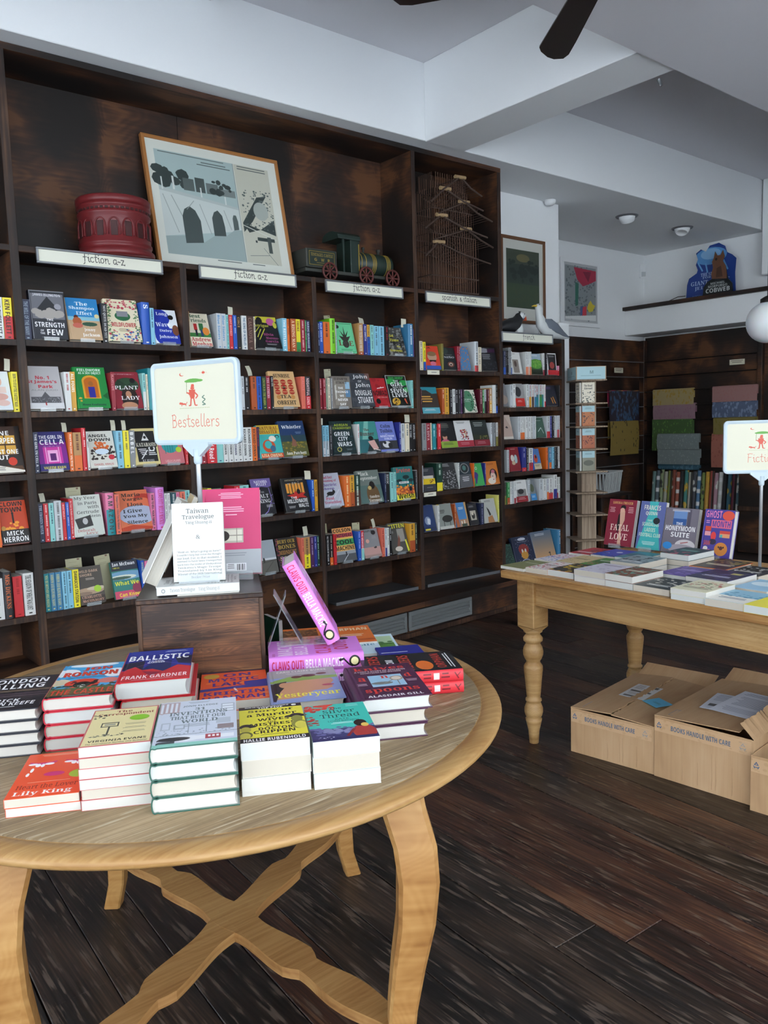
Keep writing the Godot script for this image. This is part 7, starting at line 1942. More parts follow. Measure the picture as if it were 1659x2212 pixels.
# a book lying flat, front cover up: its foot towards the reader
func lay(b: Node3D, x: float, y: float, z: float, ang: float, w: float, h: float, t: float):
	# local x -> right, local y -> away, local z -> up; (x, z) is the middle of the cover
	var right := Vector3(cos(ang), 0, sin(ang))
	var away := Vector3(sin(ang), 0, -cos(ang))
	b.transform = Transform3D(Basis(right, away, Vector3.UP), Vector3(x, y + t * 0.5, z) - away * h * 0.5)

const POS_WORDS := ["top", "second", "third", "fourth", "fifth", "sixth"]
# id, count, thickness mm, width mm, height mm, x mm, z mm, angle
const STACKS := [
	"heart 2 16.5 122 195 429 2743 28.6 orange", "correspond 6 19 120 187 534 2813 28.6 straw-yellow", "thirtyone 4 29.2 143 231 643 2897 28.6 pale-grey", "murder 3 32.3 122 187 768 2954 28.6 yellow-poster",
	"silver 3 29.3 121 190 877 3018 28.6 turquoise", "knives 3 29.7 150 230 1096 2893 28.6 plum", "yester 2 30 157 232 1004 2712 28.6 profile", "mystic 2 22.5 156 228 904 2560 28.6 orange-lake",
	"ballistic 3 40 150 240 740 2511 28.6 blue-and-red", "castle 4 27.8 134 235 592 2477 28.6 comic", "london 4 24.8 150 230 452 2418 28.6 black"]

func round_table_books():
	rng.seed = 41
	for line in STACKS:
		var f: PackedStringArray = line.split(" ")
		var id := f[0]
		var cv: Dictionary = cover[id]
		var n := int(f[1])
		var t := float(f[2]) / 1000.0
		var w := float(f[3]) / 1000.0
		var h := float(f[4]) / 1000.0
		var board: Color = {"thirtyone": Color("2f5c50"), "ballistic": Color("b8202a"), "castle": Color("c02438"), "london": Color("2a2c36"), "knives": Color("4a2240"), "correspond": Color("c86a6a"), "yester": Color("8a9ac8"), "murder": Color("d8d8d0"), "silver": Color("d4dcd8")}.get(id, cv.col)
		for k in n:
			var level := n - 1 - k
			var fc := front_cell(id, 320) if level == 0 else {}
			var b := make_book(w, h, t - 0.0004, cv.hard, fc, {}, board, 1 + k % 3 if id != "london" else 1)
			var jx := 0.0 if level == 0 else rng.randf_range(-0.002, 0.002)
			var jz := 0.0 if level == 0 else rng.randf_range(-0.002, 0.002)
			if id == "knives" and level > 0:
				jx -= 0.011
			if id == "ballistic" and level > 0:
				jx += 0.008
			var ja := 0.0 if level == 0 else rng.randf_range(-0.007, 0.007)
			var ang := deg_to_rad(float(f[7]))
			var off := Vector3(cos(ang) * jx - sin(ang) * jz, 0, sin(ang) * jx + cos(ang) * jz)
			lay(b, float(f[5]) / 1000.0 + off.x, TABLE_Y + k * t + 0.0002, float(f[6]) / 1000.0 + off.z, ang + ja, w, h, t)
			var word := f[8].replace("-", " ")
			var kind := "hardback" if cv.hard else "paperback"
			if level == 0:
				tag(b, "%s with %s, top of its pile, round table" % [kind, cv.desc], "book", "books on the round table")
			else:
				tag(b, "%s %s from the top in the pile under the %s cover" % [kind, POS_WORDS[level], word], "book", "books on the round table")
	# two thick pink books, spines to the front; a third one propped above them
	var pink := Color("d884dc")
	var sp := claws_spine()
	for k in 2:
		var t := 0.040
		var b := make_book(0.158, 0.236, t - 0.0004, true, front_cell("claws", 320) if k == 1 else {}, sp, pink, 1)
		spine_front(b, Vector3(1.158, TABLE_Y + k * t + 0.0002, 2.527), deg_to_rad(30.0 + k * 0.6), 0.158, 0.236, t)
		tag(b, ["pink hardback with snake spine, lower of two lying beside the crate", "pink hardback with snake spine, upper of two, under the clear stand"][k], "book", "books on the round table")
	var b3 := make_book(0.152, 0.236, 0.036, true, front_cell("claws", 320), sp, pink, 1)
	# leaning back on the stand and seen from its spine
	var lean := deg_to_rad(27.0)
	var face := deg_to_rad(57.0)
	var rot := Basis(Vector3.UP, face) * Basis(Vector3.RIGHT, -lean)
	b3.transform = Transform3D(rot, Vector3(1.232, TABLE_Y + 0.094, 2.505))
	tag(b3, "pink hardback propped upright on a clear stand, snake on its spine", "book", "books on the round table")
	var a := base("acrylic_easel", Vector3(1.168, TABLE_Y + 0.0805, 2.470), face)
	tag(a, "clear acrylic easel under the propped pink hardback", "easel")
	var es := Shape.new()
	es.box(Vector3(0, 0.075, 0), Vector3(0.075, 0.16, 0.003), 0.0, Transform3D(Basis(Vector3.RIGHT, -lean), Vector3(0, 0, -0.006)))
	piece("back_plate", es.done(), mat.acrylic, a)
	var e2 := Shape.new()
	e2.box(Vector3(0, 0.070, 0), Vector3(0.075, 0.145, 0.003), 0.0, Transform3D(Basis(Vector3.RIGHT, 0.35), Vector3(0, 0, -0.095)))
	piece("prop", e2.done(), mat.acrylic, a)
	var e3 := Shape.new()
	e3.box(Vector3(0, 0.002, 0.0), Vector3(0.075, 0.003, 0.13))
	e3.box(Vector3(0, 0.013, 0.065), Vector3(0.075, 0.024, 0.003))
	piece("foot", e3.done(), mat.acrylic, a)
	# red spined pair and the flat ones behind
	var red := Color("d8303a")
	var spr := red_spine()
	for k in 2:
		var t := 0.030
		var b := make_book(0.155, 0.234, t - 0.0004, true, front_cell("tall_black", 256) if k == 1 else {}, spr, red, 1)
		spine_front(b, Vector3(1.282, TABLE_Y + k * t + 0.0002, 2.756), deg_to_rad(30.0 + k * 1.0), 0.155, 0.234, t)
		tag(b, ["red spined hardback, lower of two behind the plum pile", "red spined hardback with black cover, upper of two behind the plum pile"][k], "book", "books on the round table")
	for s in [["navyround", 1.392, 2.606, 29.0, 0.024, "navy paperback lying flat behind the red spined pair"], ["quiet", 1.428, 2.440, 31.0, 0.018, "pale blue meadow paperback lying flat near the far table edge"], ["orangeold", 1.300, 2.245, 30.0, 0.026, "orange paperback with brown engraving, flat behind the pink books"], ["orangenew", 1.432, 2.325, 30.0, 0.024, "orange paperback with cream capitals, flat near the far edge"], ["flatcrimson", 0.658, 2.262, 28.0, 0.030, "dark red paperback lying flat behind the comic sky pile"]]:
		var cv: Dictionary = cover[s[0]]
		var b := make_book(0.122, 0.195, s[4], false, front_cell(s[0], 200), {}, cv.col, 1)
		lay(b, s[1], TABLE_Y + 0.0003, s[2], deg_to_rad(s[3]), 0.122, 0.195, s[4])
		tag(b, s[5], "book", "books on the round table")

# lying with the spine to the front, head to the left
func spine_front(b: Node3D, mid: Vector3, ang: float, w: float, h: float, t: float):
	var right := Vector3(cos(ang), 0, sin(ang))
	var away := Vector3(sin(ang), 0, -cos(ang))
	b.transform = Transform3D(Basis(away, -right, Vector3.UP), Vector3(mid.x, mid.y + t * 0.5, mid.z) + right * h * 0.5)

func claws_spine() -> Dictionary:
	var c := cell(560, 92)
	c.sheet.img.fill_rect(c.rect, Color("d884dc"))
	paint(c.sheet.img, c.rect, "S 3 22 33 58 c82a52 CLAWS OUT!;S 38 22 40 58 f6e4f6 BELLA MACKIE;e 90 50 6 36 16121a;e 90 50 4 25 e8e0a8;l 78 30 84 70 1.6 16121a;l 84 70 88 84 1.6 16121a;l 74 40 79 32 2 16121a;e 75 38 1.6 9 16121a", 2)
	return c

func red_spine() -> Dictionary:
	var c := cell(420, 56)
	c.sheet.img.fill_rect(c.rect, Color("d8303a"))
	paint(c.sheet.img, c.rect, "F 26 20 20 60 e8b84a Secrets;k 2 7a1420 58 24 9 56;r 69 24 6 52 f0d8d8;k 2 7a1420 77 24 9 56;l 91 24 95 76 1.4 7a1420;l 97 24 94 50 1 7a1420", 2)
	return c

# ------------------------------------------------------------------ the crate in the middle and what it carries
func crate_display():
	var ang := deg_to_rad(28.7)
	var right := Vector3(cos(ang), 0, sin(ang))
	var away := Vector3(sin(ang), 0, -cos(ang))
	var front_mid := Vector3(0.897, TABLE_Y, 2.423)
	var w := 0.306
	var d := 0.295
	var h := 0.238
	var c := front_mid + away * d * 0.5
	var o := base("display_crate", c, -ang)
	tag(o, "scuffed dark plywood display crate in the middle of the round table", "crate")
	piece("front_panel", box_mesh(Vector3(w - 0.020, h - 0.014, 0.010), 0.001), mat.crate, o, Vector3(0, h / 2 - 0.005, d / 2 - 0.009))
	piece("back_panel", box_mesh(Vector3(w - 0.020, h - 0.014, 0.010), 0.001), mat.crate, o, Vector3(0, h / 2 - 0.005, -d / 2 + 0.009))
	for s in [-1.0, 1.0]:
		piece("side_panel", box_mesh(Vector3(0.011, h - 0.012, d), 0.0015), mat.crate_edge, o, Vector3(s * (w / 2 - 0.0055), (h - 0.012) / 2, 0))
	piece("top_panel", box_mesh(Vector3(w + 0.002, 0.012, d + 0.002), 0.002), mat.crate_edge, o, Vector3(0, h - 0.006, 0))
	piece("lining", box_mesh(Vector3(w - 0.004, 0.002, d - 0.004)), mat.crate_top, o, Vector3(0, h + 0.001, 0))
	var y := TABLE_Y + h + 0.002
	var P := func(r: float, a: float, u := 0.0) -> Vector3: return front_mid + right * r + away * a + Vector3(0, y - TABLE_Y + u, 0)
	# white paperback lying with its spine to the front, a sheet under it
	var white := Color("cbcecb")
	var sp := cell(420, 46)
	sp.sheet.img.fill_rect(sp.rect, Color("cdd0cd"))
	paint(sp.sheet.img, sp.rect, "e 8 50 2.4 24 8a8e8e;e 8 50 1.4 14 cdd0cd;f 16 26 30 52 777777 Taiwan Travelogue;f 50 26 26 52 8a8a8a Yáng Shuang-zi", 2)
	var pad := piece("paper_pad", box_mesh(Vector3(0.15, 0.004, 0.11)), mat.pages[1], null, P.call(0.020, 0.068, 0.002))
	pad.rotation.y = -ang
	tag(pad, "thin white pad lying under the white paperback on the crate", "pad")
	var b1 := make_book(0.128, 0.200, 0.0215, false, front_cell("travelogue", 320), sp, white, 3)
	spine_front(b1, P.call(-0.003, 0.074, 0.0042), ang + 0.01, 0.128, 0.200, 0.0215)
	tag(b1, "white paperback lying flat on the crate, grey print along its spine", "book", "books on the crate")
	# the same title upright on a clear stand
	var b2 := make_book(0.127, 0.197, 0.0215, false, front_cell("travelogue", 320), {}, white, 3)
	var lean := 0.16
	b2.transform = Transform3D(Basis(Vector3.UP, -ang - 0.06) * Basis(Vector3.RIGHT, -lean), P.call(0.000, 0.058, 0.0265))
	tag(b2, "white paperback standing upright on the crate, grey serif title", "book", "books on the crate")
	var rest := Shape.new()
	rest.box(Vector3(0, 0.001, -0.01), Vector3(0.10, 0.002, 0.07))
	rest.box(Vector3(0, 0.012, 0.0225), Vector3(0.10, 0.022, 0.002))
	rest.box(Vector3(0, 0.06, 0), Vector3(0.09, 0.12, 0.002), 0.0, Transform3D(Basis(Vector3.RIGHT, -lean), Vector3(0, 0, -0.0265)))
	var r1 := piece("book_rest", rest.done(), mat.acrylic, null, P.call(0.000, 0.054, 0.0262))
	r1.rotation.y = -ang - 0.06
	tag(r1, "clear acrylic rest under the upright white paperback on the crate", "book rest", "clear acrylic book rests")
	# a pale hardback leaning to the left, fore edge and foot in view
	var b4 := make_book(0.150, 0.232, 0.036, true, {}, {}, Color("d8d8d2"), 0)
	var rot := Basis(Vector3.UP, -ang - deg_to_rad(83.0)) * Basis(Vector3.RIGHT, -deg_to_rad(27.0))
	b4.transform = Transform3D(rot, P.call(-0.138, 0.190, 0.011))
	tag(b4, "pale hardback leaning sideways behind the white paperback, page edges showing", "book", "books on the crate")
	var b5 := make_book(0.128, 0.215, 0.013, false, {}, {}, Color("cbb88e"), 0)
	b5.transform = Transform3D(Basis(Vector3.UP, -ang - deg_to_rad(83.0)) * Basis(Vector3.RIGHT, -deg_to_rad(27.0)), P.call(-0.108, 0.240, 0.036))
	tag(b5, "thin tan paperback leaning behind the pale hardback on the crate", "book", "books on the crate")
	# pink and grey hardback, back cover to the viewer
	var b6 := make_book(0.156, 0.236, 0.030, true, front_cell("rose", 320), {}, Color("b83060"), 1)
	b6.transform = Transform3D(Basis(Vector3.UP, -ang - 0.10) * Basis(Vector3.RIGHT, -0.30), P.call(0.082, 0.205, 0.012))
	tag(b6, "raspberry pink and grey hardback standing behind the white paperback", "book", "books on the crate")
	var r2 := Shape.new()
	r2.box(Vector3(0, 0.001, -0.02), Vector3(0.11, 0.002, 0.09))
	r2.box(Vector3(0, 0.013, 0.024), Vector3(0.11, 0.024, 0.002))
	var ra := piece("book_rest", r2.done(), mat.acrylic, null, P.call(0.082, 0.20, 0.0008))
	ra.rotation.y = -ang - 0.10
	tag(ra, "clear acrylic rest under the pink and grey hardback", "book rest", "clear acrylic book rests")
	var bk := make_book(0.10, 0.118, 0.012, false, {}, {}, Color("2a5a44"), 1)
	bk.transform = Transform3D(Basis(Vector3.UP, -ang - 1.2), front_mid + right * 0.185 + away * 0.235 + Vector3(0, 0.0003, 0))
	tag(bk, "thin dark green booklet standing beside the crate", "book", "books on the round table")
	table_sign(P.call(0.008, 0.140, 0.0), 0.368, -deg_to_rad(72.0), 0.308, 0.214, "Bestsellers", "white framed sign with red figure and leaf on a chrome pole, on the crate")

func table_sign(foot: Vector3, pole: float, turn: float, w: float, h: float, text: String, label: String):
	var o := base("table_sign", foot, turn)
	tag(o, label, "sign", "framed table signs")
	var pl := Shape.new()
	pl.lathe([[0.0, 0.0], [0.0065, 0.0], [0.0065, pole - 0.03]], 14)
	piece("pole", pl.done(), mat.chrome, o)
	piece("base_plate", box_mesh(Vector3(0.10, 0.004, 0.075), 0.001), mat.chrome, o, Vector3(0, 0.002, 0))
	var sl := Shape.new()
	sl.lathe([[0.0085, pole - 0.05], [0.011, pole - 0.045], [0.011, pole - 0.012], [0.0, pole - 0.010]], 14)
	sl.prism(PackedVector2Array([Vector2(-0.012, pole - 0.030), Vector2(0.012, pole - 0.030), Vector2(0.045, pole - 0.004), Vector2(0.045, pole + 0.006), Vector2(-0.045, pole + 0.006), Vector2(-0.045, pole - 0.004)]), -0.007, 0.007)
	piece("clamp", sl.done(), mat.sign_plastic, o)
	# frame with round corners
	var ring := Shape.new()
	var out := rounded(w, h, 0.018)
	var inn := rounded(w - 0.026, h - 0.026, 0.010)
	var n := out.size()
	var cy := pole + h / 2
	for k in n:
		var a := out[k]
		var b := out[(k + 1) % n]
		var a2 := inn[k]
		var b2 := inn[(k + 1) % n]
		var z := 0.006
		var A := Vector3(a.x, cy + a.y, z - 0.002)
		var B := Vector3(b.x, cy + b.y, z - 0.002)
		var am := a.lerp(a2, 0.4)
		var bm := b.lerp(b2, 0.4)
		var AM := Vector3(am.x, cy + am.y, z)
		var BM := Vector3(bm.x, cy + bm.y, z)
		var A2 := Vector3(a2.x, cy + a2.y, z - 0.003)
		var B2 := Vector3(b2.x, cy + b2.y, z - 0.003)
		ring.quad(A, B, BM, AM)
		ring.quad(AM, BM, B2, A2)
		ring.quad(Vector3(A.x, A.y, -z), Vector3(B.x, B.y, -z), B, A)
	var back := Shape.new()
	back.prism(out, -0.007, -0.002, Transform3D(Basis.IDENTITY, Vector3(0, cy, 0)))
	piece("frame", ring.done(), mat.sign_plastic, o)
	piece("back_plate", back.done(), mat.sign_plastic, o)
	var px := 760
	var c := cell(px, int(px * (h - 0.024) / (w - 0.024)))
	var col := Color("cfcdb9")
	c.sheet.img.fill_rect(c.rect, col)
	var R := "c8503c"
	var k := "e 50 24 9 4.5 5a9a3c;e 44 25 5 3 5a9a3c;e 57 24.5 5 3 5a9a3c;l 41.5 26 41 52 0.5 5a7a3c;"
	k += "l 41 50 45 53 1.2 R;l 45 50 45 56 2.6 R;l 51 50 55 58 1.4 R;l 55 58 52 64 1.3 R;p R 44 44 52 44 51 60 50 64 46 64 45 60;e 48.5 41 2.6 3 R;p R 46.5 38 51 38 50.5 32 47.5 32;l 46.5 62 45.5 79 1.6 R;l 49.5 62 51 79 1.6 R;l 43 79.5 46 79 1 R;l 51 79.5 54 79 1 R;"
	k += "e 33.5 74 2.6 2.4 R;e 37 75.5 3.4 1.8 R;l 34.5 76 34 80 0.8 R;l 39 76 39.6 80 0.8 R;l 32 71 33 73 0.8 R;l 40 74 41.4 71 0.7 R;"
	k += "l 63 58 60 62 0.9 4a6a5a;l 60 62 64 67 0.9 4a6a5a;l 64 67 60 73 0.9 4a6a5a;l 60 73 64 78 0.9 4a6a5a;l 64 78 60 79 0.9 4a6a5a;"
	k += "e 36 9 3 4 R;e 37 8 2.8 3.6 cfcdb9;e 63 8 2 2.7 R;l 63 3.4 63 4.2 0.4 R;l 67 8 66.4 8 0.4 R;l 59.6 8 59 8 0.4 R;l 63 12 63 12.8 0.4 R;"
	for j in 18:
		k += "e %.1f 85 0.5 0.8 8a9a5a;" % (32 + j * 2.1)
	var art := Rect2i(c.rect.position.x, c.rect.position.y + int(c.rect.size.y * 0.06), c.rect.size.x, int(c.rect.size.y * 0.60))
	paint(c.sheet.img, art, k.replace("R", R), 2)
	var unit: float = c.rect.size.x * (0.60 if text.length() > 8 else 0.42) / hand_width(text)
	handwrite(c.sheet.img, text, c.rect.position.x + (c.rect.size.x - hand_width(text) * unit) / 2, c.rect.position.y + c.rect.size.y * 0.82, unit, 5.5, Color("c8604c"))
	piece("card", printed_slab(w - 0.024, h - 0.024, 0.002, c, col), c.sheet.m, o, Vector3(0, cy, 0.0015))

func rounded(w: float, h: float, r: float) -> PackedVector2Array:
	var p := PackedVector2Array()
	for q in [[1, 1, 0.0], [-1, 1, PI / 2], [-1, -1, PI], [1, -1, PI * 1.5]]:
		for k in 7:
			var a: float = q[2] + PI / 2 * k / 6.0
			p.append(Vector2(q[0] * (w / 2 - r) + cos(a) * r, q[1] * (h / 2 - r) + sin(a) * r))
	return p

# ------------------------------------------------------------------ the long pine table with turned legs
const LT := Vector3(2.60, 0, 1.862)
const LT_ANG := -0.04
func lt(u: float, w: float, y := 0.0) -> Vector3:
	# u runs along the table towards the viewer, w across it
	var U := Vector3(LT_ANG, 0, 1).normalized()
	var Wd := Vector3(1, 0, -LT_ANG).normalized()
	return LT + U * u + Wd * w + Vector3(0, y, 0)

func long_table():
	var turn := atan2(LT_ANG, 1.0)
	var o := base("long_table", lt(0.9, 0.44), turn)
	tag(o, "long pine table with turned baluster legs covered in paperbacks", "table")
	var L := 1.80
	var W := 0.90
	var T := LONG_TABLE_Y
	# three top boards
	for k in 3:
		piece("top_board", box_mesh(Vector3(W / 3 - 0.0008, 0.032, L), 0.004), mat.pine_long, o, Vector3(-W / 2 + W / 3 * (k + 0.5), T - 0.016, 0))
	var lx := W / 2 - 0.088
	var lz := L / 2 - 0.105
	for s in [-1.0, 1.0]:
		piece("apron", box_mesh(Vector3(0.022, 0.108, lz * 2 - 0.09), 0.002), mat.pine_apron, o, Vector3(s * (lx + 0.020), T - 0.086, 0))
		piece("apron_bead", box_mesh(Vector3(0.028, 0.010, lz * 2 - 0.09), 0.004), mat.pine_apron, o, Vector3(s * (lx + 0.021), T - 0.137, 0))
		piece("apron", box_mesh(Vector3(lx * 2 - 0.09, 0.108, 0.022), 0.002), mat.pine_apron, o, Vector3(0, T - 0.086, s * (lz + 0.020)))
		piece("apron_bead", box_mesh(Vector3(lx * 2 - 0.09, 0.010, 0.028), 0.004), mat.pine_cross, o, Vector3(0, T - 0.137, s * (lz + 0.021)))
	var leg := Shape.new()
	# square head with chamfered foot, then the turning
	leg.box(Vector3(0, T - 0.032 - 0.105, 0), Vector3(0.094, 0.21, 0.094), 0.003)
	var y0 := T - 0.242
	leg.lathe([[0.0, 0.0], [0.020, 0.0], [0.024, 0.055], [0.034, 0.10], [0.036, 0.110], [0.030, 0.116], [0.036, 0.124], [0.040, 0.140], [0.040, 0.158], [0.033, 0.178], [0.029, 0.186], [0.035, 0.191], [0.035, 0.199], [0.029, 0.204], [0.031, 0.22], [0.036, 0.28], [0.041, 0.33], [0.041, 0.345], [0.034, 0.357],
		[0.030, 0.362], [0.030, 0.370], [0.036, 0.378], [0.043, 0.396], [0.044, 0.412], [0.040, 0.430], [0.031, 0.446], [0.033, 0.452], [0.041, 0.458], [0.042, 0.470], [0.036, 0.480], [0.031, 0.484], [0.031, 0.492], [0.040, 0.498], [0.042, 0.506], [0.038, 0.516], [0.047, y0 + 0.004]], 28)
	# the four lamb's-tongue chamfers under the square head
	for k in 4:
		var t := Transform3D(Basis(Vector3.UP, PI / 2 * k), Vector3.ZERO)
		leg.tri(t * Vector3(-0.047, y0, 0.047), t * Vector3(0, y0 - 0.022, 0.040), t * Vector3(0.047, y0, 0.047))
	var lm := leg.done()
	for sx in [-1.0, 1.0]:
		for sz in [-1.0, 1.0]:
			piece("leg", lm, mat.pine, o, Vector3(sx * lx, 0, sz * lz))
	table_sign(lt(0.775, 0.705, T), 0.400, -deg_to_rad(46.0), 0.30, 0.214, "Fiction", "white framed sign with red figure on a chrome pole, on the long table")

# flat books: id, count, thickness, width, u (start, along the table), w (foot of the cover, across), height, turn in hundredths
const FLAT := [
	"flatolive 1 14 134 -28 22 195 0", "flatred 1 21 118 108 34 190 0", "flatblack 1 27 136 226 38 190 0", "flatlilac 2 24 148 378 22 195 2", "flatmosaic 2 26 124 530 20 195 0", "flathoney 1 25 152 656 22 195 0", "flatcream 2 20.5 134 826 0 195 3", "flatsea 1 26 138 962 -6 195 2", "flatyellow 1 27 138 1104 -10 195 0",
	"flatpink 1 14 116 -40 250 195 2", "flattan 1 18 124 80 258 195 3", "flatgreen 1 20 128 208 262 190 4", "flatlakes 2 27 140 378 250 195 3", "flatviolet 1 32 138 600 246 200 0", "flatnavy 1 40 168 742 226 205 0", "flatsky 1 26 128 930 222 195 0",
	"flatpaper 1 24 122 340 452 190 6", "flatcrimson 1 20 116 -20 462 190 4", "flatblue 1 24 126 100 470 195 5", "flatteal 1 26 120 228 476 190 4", "flatdark 3 24 132 470 466 190 0", "flatgold 1 32 152 606 470 215 2", "flatink 1 30 142 770 440 195 0"]
const FLAT_PLACE := ["first row by the near corner", "front row"]

func long_table_books():
	rng.seed = 61
	var a_base := atan2(1.0, LT_ANG)  # the reader stands at the long front edge: right is towards the viewer
	var n := 0
	for line in FLAT:
		var f: PackedStringArray = line.split(" ")
		var id := f[0]
		var cv: Dictionary = cover[id]
		var cnt := int(f[1])
		var t := float(f[2]) / 1000.0
		var w := float(f[3]) / 1000.0
		var h := float(f[6]) / 1000.0
		for k in cnt:
			var b := make_book(w, h, t - 0.0004, cv.hard, front_cell(id, 200) if k == cnt - 1 else {}, {}, Color("e0702a") if id == "flatgold" or id == "flatblack" else cv.col, 1 + n % 3)
			var jit := 0.0 if k == cnt - 1 else rng.randf_range(-0.004, 0.004)
			var m := lt(float(f[4]) / 1000.0 + w / 2 + jit, float(f[5]) / 1000.0 + h / 2, LONG_TABLE_Y + k * t + 0.0003)
			lay(b, m.x, m.y, m.z, a_base - float(f[7]) / 100.0, w, h, t)
			var where := "flat on the long table"
			if k < cnt - 1:
				tag(b, "paperback %s the one with %s on the long table" % ["under" if k == cnt - 2 else "two below", cv.desc], "book", "books on the long table")
			else:
				tag(b, "%s with %s lying %s%s" % ["hardback" if cv.hard else "paperback", cv.desc, where, ", uppermost" if cnt > 1 else ""], "book", "books on the long table")
			n += 1
	# four books propped along the far edge
	var up := [["fatal", -0.10, 0.160, 0.232, 0.025], ["scandal", 0.085, 0.138, 0.232, 0.022], ["honeymoon", 0.228, 0.170, 0.210, 0.024], ["ghost", 0.432, 0.140, 0.215, 0.034]]
	for s in up:
		var cv: Dictionary = cover[s[0]]
		var b := make_book(s[2], s[3], s[4], cv.hard, front_cell(s[0], 240), {}, cv.col, 1)
		var p := lt(s[1] + s[2] / 2, 0.838, LONG_TABLE_Y + 0.006)
		var fac := -PI / 2 + atan2(LT_ANG, 1.0) + 0.02
		b.transform = Transform3D(Basis(Vector3.UP, fac) * Basis(Vector3.RIGHT, -0.24), p)
		tag(b, "%s with %s propped on the long table" % ["hardback" if cv.hard else "paperback", cv.desc], "book", "books propped on the long table")
		var e := Shape.new()
		e.box(Vector3(0, 0.0012, 0.0), Vector3(0.07, 0.002, 0.085))
		e.box(Vector3(0, 0.011, 0.0415), Vector3(0.07, 0.020, 0.002))
		e.box(Vector3(0, 0.07, 0), Vector3(0.07, 0.145, 0.002), 0.0, Transform3D(Basis(Vector3.RIGHT, -0.24), Vector3(0, 0, -0.034)))
		var r := piece("book_rest", e.done(), mat.acrylic, null, lt(s[1] + s[2] / 2, 0.845, LONG_TABLE_Y + 0.0004))
		r.rotation.y = fac
		tag(r, "clear acrylic rest behind the propped book with " + cv.desc, "book rest", "clear acrylic book rests")
	var e := make_book(0.15, 0.225, 0.03, true, front_cell("brownpicture", 200), {}, Color("5a3a28"), 1)
	e.transform = Transform3D(Basis(Vector3.UP, -1.2) * Basis(Vector3.RIGHT, -0.5), Vector3(8.22, 0.832, 0.48))
	e.position = Vector3(8.20, 0.845, 0.42)
	tag(e, "brown picture book tilted on the low cupboard behind the fiction sign", "book")

# ------------------------------------------------------------------ cardboard boxes under the long table
func cardboard_boxes():
	carton(Vector3(2.712, 0, 2.140), 0.372, 0.60, 0.192, deg_to_rad(83.0), 0, "brown cardboard carton with a blue note, beside the turned leg")
	carton(Vector3(2.752, 0, 2.512), 0.384, 0.60, 0.245, deg_to_rad(86.0), 1, "brown cardboard carton with papers on top, middle one under the table")
	carton(Vector3(2.745, 0, 2.900), 0.384, 0.60, 0.205, deg_to_rad(86.0), 2, "brown cardboard carton cut by the photo edge, flaps open")

